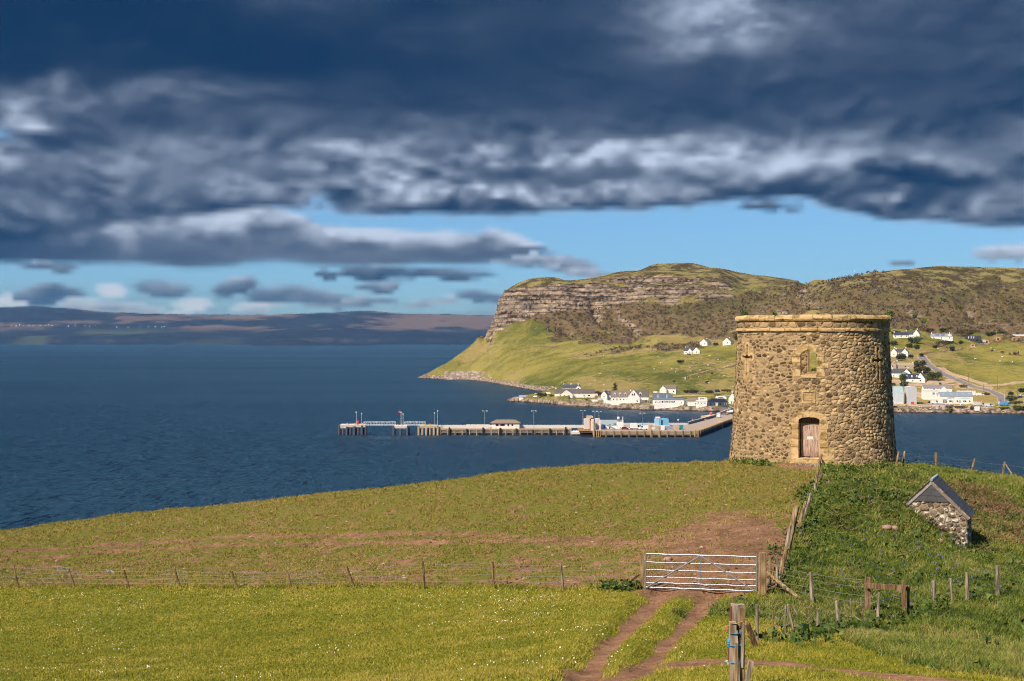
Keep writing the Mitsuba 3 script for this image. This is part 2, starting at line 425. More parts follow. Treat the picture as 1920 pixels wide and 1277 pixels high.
# ------------------------------------------------------------------ sea
def sea_bump(p, n, uv):
    far = 1 / (1 + p.y * .0012)
    return .5 * fbm(p.x * .16, p.y * .30, 0, 3) + 1.1 * fbm(p.x * .30, p.y * .085, 3.0, 3) + .8 * fbm(p.x * .05, p.y * .02, 5.0, 3)


def sea_col(p, n, uv):
    s = fbm(p.x * .0016, p.y * .005, 0, 3)
    w = smoothstep(.45, .65, fbm(p.x * .0008 + 5, p.y * .0045, 9.0, 2))
    return mix((.0055, .029, .056), (.0115, .043, .074), s * .6 + w * .4)


scene['sea_mat'] = {'type': 'twosided', 'bsdf': {'type': 'bumpmap', 'scale': 3.2, 'tex': mikit.proc(sea_bump, .3), 'bsdf': {'type': 'principled', 'base_color': mikit.proc(sea_col), 'roughness': .16, 'specular': .40}}}
struct('sea', mikit.ply((np.array([[-30000, -3000, 0], [30000, -3000, 0], [30000, 40000, 0], [-30000, 40000, 0]], float), np.array([[0, 1, 2], [0, 2, 3]])), 'sea_mat'), 'dark blue rippled sea water of a bay')

# ------------------------------------------------------------------ the headland and the hills behind the bay
SEA = F * CAMZ
PROF = {  # photo column: (row, metres ahead) from the shore up to the skyline
    760: [(711, 1905), (710.5, 1930)],
    785: [(709.6, 1940), (707.5, 1965)],
    820: [(711.5, 1893), (700, 1940), (689, 2000)],
    850: [(711.5, 1893), (690, 1960), (671, 2040)],
    880: [(713, 1857), (680, 1960), (648, 2060)],
    905: [(716, 1789), (680, 1900), (640, 2030), (622, 2070)],
    925: [(719, 1726), (690, 1820), (640, 1970), (612, 2050), (597, 2072)],
    936: [(721, 1686), (690, 1800), (640, 1940), (606, 2030), (580, 2046), (562, 2060)],
    950: [(724, 1630), (690, 1760), (640, 1915), (602, 2005), (572, 2018), (546, 2030), (544, 2060)],
    975: [(728, 1560), (690, 1730), (640, 1890), (597, 1985), (566, 2000), (540, 2014), (529, 2075)],
    1000: [(733, 1482), (690, 1690), (640, 1860), (594, 1965), (563, 1985), (537, 1998), (521, 2080)],
    1035: [(736, 1438), (690, 1640), (640, 1840), (592, 1955), (560, 1972), (534, 1980), (520, 2085)],
    1066: [(762, 1146), (751, 1148), (738, 1290), (690, 1580), (640, 1820), (590, 1945), (557, 1966), (531, 1973), (527, 2090)],
    1100: [(763.5, 1133), (753, 1135), (738, 1275), (690, 1540), (640, 1800), (592, 1940), (556, 1963), (530, 1971), (523, 2100)],
    1180: [(768, 1095), (757, 1096), (738, 1275), (690, 1480), (640, 1740), (592, 1920), (552, 1955), (537, 1960), (533, 1975), (519, 1981), (509, 2140)],
    1240: [(770, 1079), (759, 1080), (737, 1280), (690, 1460), (640, 1700), (592, 1890), (550, 1944), (535, 1949), (530, 1965), (514, 1972), (505, 2130), (493, 2180)],
    1290: [(771, 1070), (760, 1071), (737, 1280), (690, 1440), (640, 1680), (595, 1870), (552, 1938), (536, 1944), (531, 1962), (518, 1969), (506, 2130), (492, 2170)],
    1340: [(772, 1063), (761, 1062), (736, 1290), (690, 1430), (640, 1650), (600, 1830), (560, 1925), (545, 1931), (538, 1955), (525, 1962), (504, 2190)],
    1400: [(772, 1063), (761, 1062), (736, 1280), (690, 1420), (640, 1620), (605, 1790), (565, 1910), (535, 2010), (513, 2200)],
    1490: [(773, 1055), (762, 1055), (745, 1150), (700, 1300), (640, 1520), (600, 1680), (560, 1830), (540, 1950), (526, 2150)],
    1530: [(773, 1055), (762, 1055), (750, 1110), (700, 1250), (640, 1460), (600, 1600), (560, 1720), (540, 1800), (524, 1880)],
    1600: [(774, 1048), (763, 1047), (752, 1105), (700, 1230), (640, 1420), (600, 1540), (560, 1650), (535, 1740), (517, 1800)],
    1700: [(774.5, 1044), (764, 1043), (753, 1105), (700, 1220), (640, 1400), (600, 1520), (555, 1640), (525, 1740), (504, 1810)],
    1760: [(775, 1040), (764, 1040), (753, 1105), (700, 1230), (640, 1410), (600, 1540), (550, 1670), (520, 1760), (498, 1830)],
    1850: [(776, 1033), (765, 1033), (755, 1090), (716, 1190), (640, 1430), (600, 1560), (550, 1690), (520, 1770), (500, 1840)],
    1920: [(777, 1026), (767, 1026), (755, 1090), (716, 1190), (640, 1430), (600, 1560), (550, 1690), (520, 1770), (502, 1840)],
    2100: [(778, 1019), (768, 1019), (755, 1090), (716, 1190), (640, 1420), (600, 1550), (550, 1690), (518, 1780), (498, 1850)],
    2500: [(782, 991), (770, 991), (755, 1080), (716, 1180), (640, 1400), (600, 1520), (550, 1660), (510, 1760), (480, 1860)],
    3200: [(790, 940), (775, 940), (755, 1060), (700, 1180), (640, 1350), (600, 1480), (540, 1620), (500, 1740), (460, 1860)]}
HYs = np.concatenate([np.geomspace(900, 1130, 70)[:-1], np.linspace(1130, 1900, 210)[:-1], np.linspace(1900, 2230, 180)[:-1], np.linspace(2230, 3400, 24)])
_cols, _zs = [], []
for xc, pr in PROF.items():
    pr = np.array(pr, float)
    yy, zz = pr[:, 1].copy(), CAMZ - (pr[:, 0] - HY) / F * pr[:, 1]
    zz[0] = 0
    yy = np.maximum.accumulate(yy + np.arange(len(yy)) * 1.5)
    back = 400 if xc < 1100 else 1200
    yy = np.concatenate([[yy[0] - 60, yy[0] - 10], yy, [yy[-1] + (60 if xc < 930 else 180), yy[-1] + back]])
    zz = np.concatenate([[-9, -2.0], zz, [zz[-1] * .86 - (14 if xc < 930 else 1), -20 if xc < 1100 else zz[-1] * .55]])
    _zs.append(PchipInterpolator(yy, zz, extrapolate=False)(HYs))
    _zs[-1] = np.where(np.isnan(_zs[-1]), np.where(HYs < yy[0], -9, zz[-1]), _zs[-1])
    _cols.append(xc)
_zs = np.array(_zs)
HXs = np.concatenate([np.linspace(760, 1960, 580)[:-1], np.linspace(1960, 3200, 80)])
hz = PchipInterpolator(np.array(_cols, float), _zs, axis=0)(HXs)
hPX, hY = np.meshgrid(HXs, HYs, indexing='ij')
hX = (hPX - CX) / F * hY
spit_f = np.interp(hPX, [940, 950, 975, 1000, 1040, 1066], [1262, 1232, 1216, 1202, 1173, 1146])
spit_b = np.interp(hPX, [940, 950, 975, 1000, 1020, 1040, 1066], [1246, 1246, 1262, 1285, 1330, 1420, 1460])
spit = sst(0, 7, hY - spit_f) * sst(0, 16, spit_b - hY) * sst(938, 956, hPX) * sst(1075, 1066, hPX)
hz = np.where(hPX < 1075, np.maximum(hz, spit * np.interp(hPX, [950, 985, 1066], [1.5, 3.8, 5.2]) * 1.25 - 9 * (spit <= 0)), hz)


def slope_of(z):
    gy_ = np.gradient(z, axis=1) / np.gradient(hY, axis=1)
    gx_ = np.gradient(z, axis=0) / np.maximum(np.gradient(hX, axis=0), .1)
    return np.hypot(gx_, gy_)


steep = sst(.75, 1.5, slope_of(hz)) * sst(30, 60, hz)
hill_n = sst(2, 25, hz)
gully = np.abs(nfbm(hX / 70, hY / 200, 2, 3, 5))
hz = hz + hill_n * ((6 - 4.8 * sst(90, 125, hz)) * nfbm(hX / 130, hY / 130, 0, 4, 31) + (4.0 - 3.0 * sst(90, 125, hz)) * nfbm(hX / 28, hY / 28, 0, 4, 33) - 9 * sst(.12, .0, gully) * sst(30, 70, hz) * sst(122, 100, hz)) + sst(.5, 3, hz) * .9 * nfbm(hX / 9, hY / 9, 0, 2, 35)
# rock: ledges and buttresses on the steep faces
strat = hz / 11 + 2.4 * nfbm(hX / 90, hY / 90, 1, 3, 41)
ledge = (strat - np.floor(strat))
steep = steep * sst(152, 136, hz)
hz = hz + steep * (6.5 * (sst(.25, .75, ledge) - .5) + 9 * nfbm(hX / 14, hY / 60, hz.mean(), 4, 43))
hz = np.where(hY > 2350, np.minimum(hz, hz[:, [np.searchsorted(HYs, 2350)]] + 4), hz)
shore_n = sst(6, .3, hz) * sst(-2, .2, hz)
hz = hz + shore_n * 2.2 * nfbm(hX / 5, hY / 5, 0, 3, 51)
_hi = RegularGridInterpolator((HXs, HYs), hz, bounds_error=False, fill_value=None)


def HZ(X, Y):
    X, Y = np.asarray(X, float), np.asarray(Y, float)
    return _hi(np.stack([CX + X / Y * F, Y], -1)).reshape(np.shape(X))


def hhit(x, y):
    """Where the line of sight through (x, y) meets the hills; flat shore land if it meets none."""
    Y = np.arange(1000, 2400, .5)
    z = CAMZ - (y - HY) / F * Y
    k = np.nonzero(z <= _hi(np.stack([np.full_like(Y, x), Y], -1)))[0]
    k = k[0] if len(k) else int(np.argmin(np.abs(z - 5)))
    return np.array([(x - CX) / F * Y[k], Y[k], max(_hi([[x, Y[k]]])[0], .5)])


def hline(pts):
    return np.array([hhit(*p) for p in pts])


# land use by place: 0 green pasture, 1 brown scrub, 2 bare sandy ground, 3 tarmac  (uv.x = brown amount, uv.y = 1 sandy, 2 tarmac)
def patch(pts, soft):
    poly = np.array([hhit(*p)[:2] for p in pts])
    return poly, soft


brown = np.zeros_like(hz)
ppx, ppy = hPX, HY + F * (CAMZ - hz) / hY


def band(x, pts):
    p = np.array(pts, float)
    return np.interp(x, p[:, 0], p[:, 1])


n_a, n_b = nfbm(hX / 60, hY / 60, 0, 4, 61), nfbm(hX / 16, hY / 16, 0, 3, 62)
# scrub wood lies on the middle slope between these heights above the sea
zlo = band(hX, [(-60, 400), (-20, 110), (60, 46), (150, 50), (260, 66), (330, 78), (420, 60), (520, 50), (620, 55), (800, 55)])
zhi = band(hX, [(-60, 92), (0, 92), (60, 96), (120, 102), (200, 104), (300, 106), (380, 124), (430, 140), (520, 124), (640, 124), (800, 128)])
brown = sst(-10, 12, hz - zlo + 60 * n_a + 26 * n_b) * sst(10, -10, hz - zhi + 30 * n_a)
brown = np.where(hX < -5, brown * .5, brown)
sandy, tar = np.zeros_like(hz), np.zeros_like(hz)
for pts, w in (([(1760, 690), (1775, 699), (1800, 706), (1825, 714), (1850, 723), (1885, 720), (1935, 715)], 3.5), ([(1228, 743), (1260, 743), (1300, 741), (1345, 741), (1382, 742)], 7), ([(1725, 727), (1760, 724), (1800, 720)], 2.5),
               ([(1665, 716), (1690, 716)], 8), ([(1705, 722), (1755, 718), (1790, 712)], 6), ([(1720, 738), (1740, 745)], 6), ([(1800, 725), (1850, 728)], 5), ([(1670, 760), (1720, 760), (1780, 762), (1850, 762)], 8)):
    sandy = np.maximum(sandy, sst(w * 1.2, w * .8, seg_dist(hX, hY, hline(pts)) + 4 * n_b))
for pts, w in (([(1728, 668), (1740, 683), (1760, 697), (1780, 706), (1800, 715), (1825, 725), (1850, 731), (1868, 738), (1880, 745), (1880, 755), (1850, 762)], 4.0), ([(1275, 737.5), (1300, 737), (1340, 735), (1385, 733)], 3),
               ([(1660, 757), (1720, 757), (1770, 759)], 6), ([(1880, 757), (1930, 755)], 5)):
    tar = np.maximum(tar, sst(w + 1, w - 1, seg_dist(hX, hY, hline(pts))))
walls_far = [[(1150, 664), (1230, 657), (1290, 645), (1340, 636)], [(1170, 706), (1240, 700), (1290, 689), (1340, 683), (1385, 677)], [(1225, 720), (1290, 707), (1330, 695), (1385, 684)], [(1100, 640), (1180, 634), (1240, 628)],
             [(960, 655), (1040, 650)], [(1720, 668), (1790, 656), (1850, 646), (1935, 636)], [(1290, 618), (1340, 608), (1385, 602)]]
hedge = np.zeros_like(hz)
for w_ in walls_far:
    hedge = np.maximum(hedge, sst(3.5, 1.0, seg_dist(hX, hY, hline(w_)) + 3 * n_b))


def hill_fn(p, n, uv):
    a, b = fbm(p.x * .012, p.y * .012, p.z * .012, 4), fbm(p.x * .06, p.y * .06, p.z * .06, 3)
    c = fbm(p.x * .35, p.y * .35, p.z * .35, 2)
    green = mix((.062, .078, .014), (.225, .195, .046), smoothstep(.3, .7, a * .55 + b * .3 + c * .25 - .02))
    dry = smoothstep(.46, .66, fbm(p.x * .02, p.y * .009, 4.0, 4) + (c - .5) * .3)
    green = green * (1 - dry * .75) + mix((.20, .155, .055), (.30, .235, .095), c) * dry * .75
    scrub = mix((.075, .050, .026), (.20, .15, .068), c * .7 + b * .4 - .1)
    scrub = scrub * (1 - .5 * smoothstep(.5, .65, a)) + mix((.05, .06, .015), (.10, .10, .03), c) * .5 * smoothstep(.5, .65, a)
    k = smoothstep(.35, .65, uv.x + (c - .5) * .5 + (b - .5) * .4)
    land = green * (1 - k) + scrub * k
    top = smoothstep(108, 126, p.z + (a - .5) * 40)
    moor = mix((.045, .032, .018), (.20, .17, .065), smoothstep(.38, .66, b + (c - .5) * .5))
    land = land * (1 - top * .82) + moor * top * .82
    rockn = fbm(p.x * .05, p.y * .05, p.z * .22, 4)
    rock = mix((.035, .028, .021), (.32, .245, .18), smoothstep(.32, .68, rockn * .6 + c * .4))
    bed = p.z * .16 + 1.6 * fbm(p.x * .008, p.y * .008, 2.0, 3)
    bed = bed - dr.floor(bed)
    rock = rock * (.42 + .75 * smoothstep(.08, .3, bed) * smoothstep(1.0, .85, bed)) * (.75 + .5 * noise(p.x * .09, p.y * .09, p.z * .03))
    st = smoothstep(.74, .52, n.z + (b - .5) * .3) * smoothstep(20, 55, p.z)
    boulder = smoothstep(.66, .72, fbm(p.x * .11, p.y * .11, p.z * .05, 3) + .05 * smoothstep(.8, .6, n.z)) * smoothstep(.9, .75, n.z)
    land = land * (1 - st) + rock * st
    land = land * (1 - boulder * .6) + mix((.16, .12, .09), (.32, .27, .22), c) * boulder * .6
    sand = mix((.30, .20, .12), (.46, .36, .25), c)
    s = smoothstep(.15, .6, dr.minimum(uv.y, 1.0))
    land = land * (1 - s) + sand * s
    t = smoothstep(1.3, 1.7, uv.y)
    land = land * (1 - t) + mix((.15, .145, .15), (.20, .19, .19), c) * t
    shore = smoothstep(4.2, 2.6, p.z + (c - .5) * 2.5)
    pebble = mix((.09, .07, .055), (.42, .34, .27), smoothstep(.2, .8, noise(p.x * .55, p.y * .55) * .6 + c * .4))
    land = land * (1 - shore) + pebble * shore
    wet = smoothstep(1.3, .5, p.z)
    return land * (1 - wet * .8)


def hill_bump(p, n, uv):
    return fbm(p.x * .18, p.y * .18, p.z * .18, 4)


scene['hill_mat'] = {'type': 'twosided', 'bsdf': {'type': 'bumpmap', 'scale': 3.2, 'tex': mikit.proc(hill_bump, .6), 'bsdf': {'type': 'principled', 'base_color': mikit.proc(hill_fn), 'roughness': .95, 'specular': .1}}}
huv = np.stack([np.maximum(np.clip(brown, 0, 1), hedge * .9), np.where(tar > .3, 2.0 * tar, np.clip(sandy, 0, 1))], -1)
struct('hills', mikit.ply((np.stack([hX, hY, hz], -1).reshape(-1, 3), grid_faces(len(HXs), len(HYs))), 'hill_mat', smooth=True, uv=huv.reshape(-1, 2)), 'green headland with cliffs and brown scrub slopes behind the bay')

# ------------------------------------------------------------------ far land across the water
fx = np.linspace(-900, 1300, 420)
fy = np.concatenate([np.linspace(11900, 12600, 50)[:-1], np.linspace(12600, 15200, 60), [16500, 18500]])
fPX, fY = np.meshgrid(fx, fy, indexing='ij')
fX = (fPX - CX) / F * fY
sky_y = np.interp(fPX, [-900, -400, -200, 0, 60, 120, 200, 300, 400, 500, 600, 680, 760, 850, 930, 1000, 1300], [560, 585, 588, 577, 574, 578, 585, 590, 591, 592, 588, 584, 588, 590, 592, 594, 596])
ztop = CAMZ + (HY - sky_y) / F * 14800
cliff = np.interp(fPX, [-900, 0, 300, 470, 520, 600, 800, 1300], [90, 70, 75, 60, 75, 92, 80, 70])
jag = 120 * nfbm(fX / 700, fY / 700, 0, 4, 71)
t1, t2 = sst(12060, 12190, fY + jag), sst(12200, 14800, fY)
fZ = -12 + t1 * (cliff + 12) + t2 * (ztop - cliff) + (30 * nfbm(fX / 500, fY / 500, 0, 5, 73) + 22 * nfbm(fX / 130, fY / 130, 0, 3, 74) * t1) * t1 - sst(15200, 18500, fY) * 400


def far_fn(p, n, uv):
    a, b = fbm(p.x * .0011, p.y * .0016, 0, 4), fbm(p.x * .006, p.y * .006, 0, 3)
    land = mix((.010, .009, .010), (.095, .066, .048), smoothstep(.46, .66, a + (b - .5) * .35) * smoothstep(95, 170, p.z + (b - .5) * 60))  # lighter brown patches on the upper slopes: sunlit ground painted into the colour
    pasture = smoothstep(.42, .6, fbm(p.x * .0016, p.y * .0012, 8.0, 3)) * smoothstep(170, 80, p.z) * smoothstep(-2000, -2900, p.x)
    land = land * (1 - pasture) + mix((.03, .045, .016), (.06, .07, .025), b) * pasture
    rock = mix((.010, .011, .013), (.15, .125, .108), fbm(p.x * .012, p.y * .012, p.z * .004, 3))
    st = smoothstep(.75, .5, n.z)
    return land * (1 - st) + rock * st


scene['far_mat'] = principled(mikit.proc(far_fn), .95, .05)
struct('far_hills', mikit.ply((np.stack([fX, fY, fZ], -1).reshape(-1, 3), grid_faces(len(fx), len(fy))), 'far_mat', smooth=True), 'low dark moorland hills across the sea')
ix = np.linspace(440, 720, 120)
iy = np.linspace(10350, 10700, 24)
iPX, iY = np.meshgrid(ix, iy, indexing='ij')
iX = (iPX - CX) / F * iY
ih = np.interp(iPX, [440, 462, 480, 510, 545, 575, 600, 640, 690, 720], [-12, -5, 20, 38, 44, 36, 20, 9, 3, -12])
iZ = (ih + 12) * sst(10350, 10470, iY) * sst(10700, 10540, iY) - 12 + 14 * nfbm(iX / 60, iY / 60, 0, 4, 81)
scene['islet_mat'] = principled(mikit.proc(lambda p, n, uv: mix((.006, .007, .007), (.022, .020, .014), fbm(p.x * .02, p.y * .02, 0, 3))), .95, .05)
struct('islet', mikit.ply((np.stack([iX, iY, iZ], -1).reshape(-1, 3), grid_faces(len(ix), len(iy))), 'islet_mat', smooth=True), 'low dark rocky islet in front of the far hills')

# ------------------------------------------------------------------ air
scene['air'] = {'type': 'homogeneous', 'albedo': {'type': 'rgb', 'value': [.80, .91, .99]}, 'sigma_t': {'type': 'rgb', 'value': [0.7e-5, 1.6e-5, 3.1e-5]}, 'phase': {'type': 'isotropic'}}
scene['haze'] = {'type': 'cube', 'to_world': T().translate([0, 8500, 229]).scale([16000, 11000, 251]), 'bsdf': {'type': 'null'}, 'interior': {'type': 'ref', 'id': 'air'}}
labels['haze'] = {'label': 'thin bluish air over the bay', 'category': 'haze', 'kind': 'stuff'}
scene['camera']['medium'] = {'type': 'ref', 'id': 'air'}
# ------------------------------------------------------------------ materials of the near buildings and fences
def stone_fn(p, n, uv):
    a, b = fbm(p.x * 6, p.y * 6, p.z * 6, 3), fbm(p.x * 34, p.y * 34, p.z * 34, 2)
    buff = mix((.37, .25, .13), (.78, .58, .345), b * .6 + a * .3)
    grey = mix((.05, .037, .027), (.19, .13, .075), b * .7 + a * .3)
    c = grey * (1 - uv.x) + buff * uv.x
    c = c * (.72 + .5 * uv.y)
    lichen = smoothstep(.60, .72, a + (b - .5) * .3)
    c = c * (1 - lichen * .55) + mix((.34, .25, .10), (.52, .45, .30), b) * lichen * .55
    return c * (1 - .55 * smoothstep(.62, .75, b) * (1 - uv.x))


def mortar_fn(p, n, uv):
    a, b = fbm(p.x * 3, p.y * 3, p.z * 3, 4), fbm(p.x * 25, p.y * 25, p.z * 25, 3)
    c = mix((.24, .165, .092), (.57, .42, .24), a * .6 + b * .45)
    return c * (1 - .5 * smoothstep(.58, .72, b))


def dressed_fn(p, n, uv):
    a, b = fbm(p.x * 2.5, p.y * 2.5, p.z * 2.5, 4), fbm(p.x * 20, p.y * 20, p.z * 28, 3)
    c = mix((.45, .305, .145), (.74, .535, .285), a * .7 + b * .35)
    moss = smoothstep(.48, .64, fbm(p.x * 1.7, p.y * 1.7, p.z * 4, 4))
    c = c * (1 - moss * .6) + mix((.10, .07, .035), (.46, .29, .07), b) * moss * .6
    return c * (1 - .5 * smoothstep(.55, .7, fbm(p.x * 5 + 9, p.y * 5, p.z * 3, 4)))


def grain(p):
    return fbm(p.x * 28, p.y * 28, p.z * 2.2, 3)


def wood_grey_fn(p, n, uv):
    g, a = grain(p), noise(p.x * 3, p.y * 3, p.z * 3)
    return mix((.13, .10, .075), (.46, .385, .31), smoothstep(.25, .75, g)) * (.7 + .5 * a)


def wood_brown_fn(p, n, uv):
    g, a = grain(p), noise(p.x * 3, p.y * 3, p.z * 3)
    return mix((.09, .052, .03), (.31, .20, .115), smoothstep(.25, .75, g)) * (.7 + .5 * a)


def wood_tan_fn(p, n, uv):
    g, a = grain(p), noise(p.x * 3, p.y * 3, p.z * 3)
    return mix((.13, .085, .045), (.44, .32, .175), smoothstep(.25, .75, g)) * (.7 + .5 * a)


def slate_fn(p, n, uv):
    a, b = fbm(p.x * 9, p.y * 9, p.z * 9, 3), fbm(p.x * 40, p.y * 40, p.z * 40, 2)
    return mix((.028, .031, .040), (.085, .09, .105), a * .5 + b * .3 + uv.x * .5 - .15)


scene['stone_mat'] = {'type': 'twosided', 'bsdf': {'type': 'bumpmap', 'scale': .05, 'tex': mikit.proc(lambda p, n, uv: fbm(p.x * 13, p.y * 13, p.z * 13, 3), .006), 'bsdf': {'type': 'principled', 'base_color': mikit.proc(stone_fn), 'roughness': .92, 'specular': .15}}}
scene['mortar_mat'] = {'type': 'twosided', 'bsdf': {'type': 'bumpmap', 'scale': .10, 'tex': mikit.proc(lambda p, n, uv: fbm(p.x * 9, p.y * 9, p.z * 9, 4), .01), 'bsdf': {'type': 'principled', 'base_color': mikit.proc(mortar_fn), 'roughness': .95, 'specular': .1}}}
scene['dressed_mat'] = {'type': 'twosided', 'bsdf': {'type': 'bumpmap', 'scale': .04, 'tex': mikit.proc(lambda p, n, uv: fbm(p.x * 8, p.y * 8, p.z * 8, 4), .01), 'bsdf': {'type': 'principled', 'base_color': mikit.proc(dressed_fn), 'roughness': .9, 'specular': .15}}}
for nm, fn in (('wood_grey', wood_grey_fn), ('wood_brown', wood_brown_fn), ('wood_tan', wood_tan_fn)):
    scene[nm] = principled(mikit.proc(fn), .85, .15)
scene['slate_mat'] = principled(mikit.proc(slate_fn), .5, .4)
scene['hut_stone_mat'] = {'type': 'twosided', 'bsdf': {'type': 'bumpmap', 'scale': .05, 'tex': mikit.proc(lambda p, n, uv: fbm(p.x * 14, p.y * 14, p.z * 14, 3), .006), 'bsdf': {'type': 'principled', 'roughness': .92, 'specular': .15, 'base_color': mikit.proc(
    lambda p, n, uv: mix(mix((.075, .056, .04), (.30, .225, .15), uv.x * .7 + .4 * fbm(p.x * 30, p.y * 30, p.z * 30, 2)), (.60, .57, .52),
                         smoothstep(.575, .64, fbm(p.x * 7, p.y * 7, p.z * 7, 3) + .10 * uv.y - .10 * smoothstep(48.0, 48.9, p.z))))}}}
scene['galvanised'] = principled((.34, .38, .44), .4, .5, metallic=.6)
scene['wire_mat'] = principled((.42, .42, .44), .5, .5, metallic=.6)


def ring_stone(ring, h, lo, place, dome=1.0, seed=0):
    """One stone: a rounded cushion on the polygon ring; place maps (s, z, t) to the world."""
    c = ring.mean(0)
    n = len(ring)
    r_ = np.random.default_rng(seed)
    jit = r_.uniform(.6, 1.15, n)
    rows = [(ring, lo), (c + (ring - c) * .97, h * .45 * jit), (c + (ring - c) * .80, h * .95 * jit), (c + (ring - c) * .42, h * (1.02 + .1 * dome))]
    pts = [np.column_stack([q, np.broadcast_to(t, n)]) for q, t in rows] + [np.array([[c[0], c[1], h * (1.05 + .12 * dome)]])]
    v = place(np.vstack(pts))
    i = np.arange(n)
    j = (i + 1) % n
    f = []
    for k in range(3):
        a, b = k * n, (k + 1) * n
        f += [np.stack([a + i, a + j, b + j], 1), np.stack([a + i, b + j, b + i], 1)]
    f.append(np.stack([3 * n + i, 3 * n + j, i * 0 + 4 * n], 1))
    return v, np.vstack(f)


def rubble(s0, s1, z0, z1, ds, dz, seed, gap, avoid=None, drop=None):
    """Irregular stones that fill a rectangle of wall: a list of (outline, area)."""
    r_ = np.random.default_rng(seed)
    ns, nz_ = max(1, int((s1 - s0) / ds)), max(1, int((z1 - z0) / dz))
    pts = []
    for j in range(-1, nz_ + 1):
        off = r_.uniform(0, 1)
        for i in range(-1, ns + 1):
            pts.append((s0 + (i + off + r_.uniform(-.34, .34)) * (s1 - s0) / ns, z0 + (j + .5 + r_.uniform(-.36, .36)) * (z1 - z0) / nz_))
    pts = np.array(pts)
    pts = pts[r_.random(len(pts)) > .27]
    k = np.array([1, ds / dz])
    vor = Voronoi(pts * k)
    dom = shapely.box(s0, z0, s1, z1)
    out = []
    for i, reg in enumerate(vor.point_region):
        idx = vor.regions[reg]
        if not idx or -1 in idx:
            continue
        p = sg.Polygon(vor.vertices[idx] / k).intersection(dom)
        if avoid is not None:
            p = p.difference(avoid)
        g_ = gap(pts[i]) if callable(gap) else gap
        p = p.buffer(-g_ - .02).buffer(.02 + 0.0, join_style='round')
        if p.geom_type == 'MultiPolygon':
            p = max(p.geoms, key=lambda q: q.area)
        if p.is_empty or p.area < .010 or (drop is not None and r_.random() < drop(pts[i])):
            continue
        L = p.exterior.length
        m = int(np.clip(L / .09, 8, 12))
        ring = np.array([p.exterior.interpolate(q * L / m).coords[0] for q in range(m)])
        if not p.exterior.is_ccw:
            ring = ring[::-1]
        out.append((ring, p.area))
    return out


def emit_stones(parent, stones, place, bsdf, tone, h, seed, front, most=300, piece='stone'):
    """The stones that show largest become parts of their own, the rest one part."""
    r_ = np.random.default_rng(seed)
    order = np.argsort([-a * (front(r.mean(0))) for r, a in stones])
    rest = []
    for q, k in enumerate(order):
        ring, a = stones[k]
        v, f = ring_stone(ring, h * r_.uniform(.65, 1.35), -.05, place, seed=k)
        uv = np.tile([tone(ring.mean(0), r_), r_.random()], (len(v), 1))
        if q < most and front(ring.mean(0)) > .05:
            scene[num(f'{parent}__{piece}')] = mikit.ply((v, f), bsdf, smooth=True, uv=uv)
        else:
            rest.append((v, f, uv))
    if rest:
        o, vs, fs, us = 0, [], [], []
        for v, f, u in rest:
            vs.append(v); fs.append(f + o); us.append(u); o += len(v)
        key = f'{parent}__smaller_{piece}s'
        scene[key] = mikit.ply((np.vstack(vs), np.vstack(fs)), bsdf, smooth=True, uv=np.vstack(us))
        labels[key] = {'kind': 'stuff'}


# ------------------------------------------------------------------ the round tower
FVt = TC / np.linalg.norm(TC)
RVt = np.array([FVt[1], -FVt[0]])


def RZ(z):
    return 4.32 + np.clip(55.35 - z, 0, 20) * .0545 + .16 * np.exp(-(np.asarray(z) - 47.6) * 1.4)


def tower_place(q):
    """(s along the wall, z, t out from it) -> world; s = 0 faces the camera."""
    q = np.asarray(q, float)
    r = RZ(q[:, 1])
    a = q[:, 0] / r
    rr = r + q[:, 2]
    return np.column_stack([TC[0] + rr * (np.sin(a) * RVt[0] - np.cos(a) * FVt[0]), TC[1] + rr * (np.sin(a) * RVt[1] - np.cos(a) * FVt[1]), q[:, 1]])


def radial_prism(deg_, poly, t0, t1, R=4.5):
    """A polygon in (s, z) pushed through the wall along the radius at deg_."""
    a = math.radians(deg_)
    out = np.array([math.sin(a) * RVt[0] - math.cos(a) * FVt[0], math.sin(a) * RVt[1] - math.cos(a) * FVt[1], 0])
    tan = np.array([math.cos(a) * RVt[0] + math.sin(a) * FVt[0], math.cos(a) * RVt[1] + math.sin(a) * FVt[1], 0])
    m = manifold3d.Manifold.extrude(manifold3d.CrossSection([list(map(tuple, np.array(poly)))]), t1 - t0)
    me = m.to_mesh()
    v = me.vert_properties[:, :3]
    w = np.array([TC[0], TC[1], 0]) + (R + t0 + v[:, 2:3]) * out + v[:, 0:1] * tan + np.array([0, 0, 1]) * v[:, 1:2]
    # tan x up = out is right-handed here, so winding is kept
    mm = manifold3d.Manifold(manifold3d.Mesh(vert_properties=np.ascontiguousarray(w, np.float32), tri_verts=np.ascontiguousarray(me.tri_verts, np.uint32)))
    return mm


def arch(w, z0, zs, zt, pointed=False, n=8):
    """Outline of an opening: width w, from z0 up to the springing zs and the crown zt."""
    if pointed:
        t = np.linspace(0, 1, n)
        x = w / 2 * (1 - t)
        z = zs + (zt - zs) * (1 - (1 - t) ** 1.9) * .86 + (zt - zs) * .14 * t
        right = np.column_stack([x, z])
        left = np.column_stack([-x[::-1], z[::-1]])[1:]
    else:
        t = np.linspace(0, np.pi / 2, n)
        right = np.column_stack([w / 2 * np.cos(t), zs + (zt - zs) * np.sin(t)])
        left = np.column_stack([-right[::-1, 0], right[::-1, 1]])[1:]
    return np.vstack([[[-w / 2, z0], [w / 2, z0]], right, left])


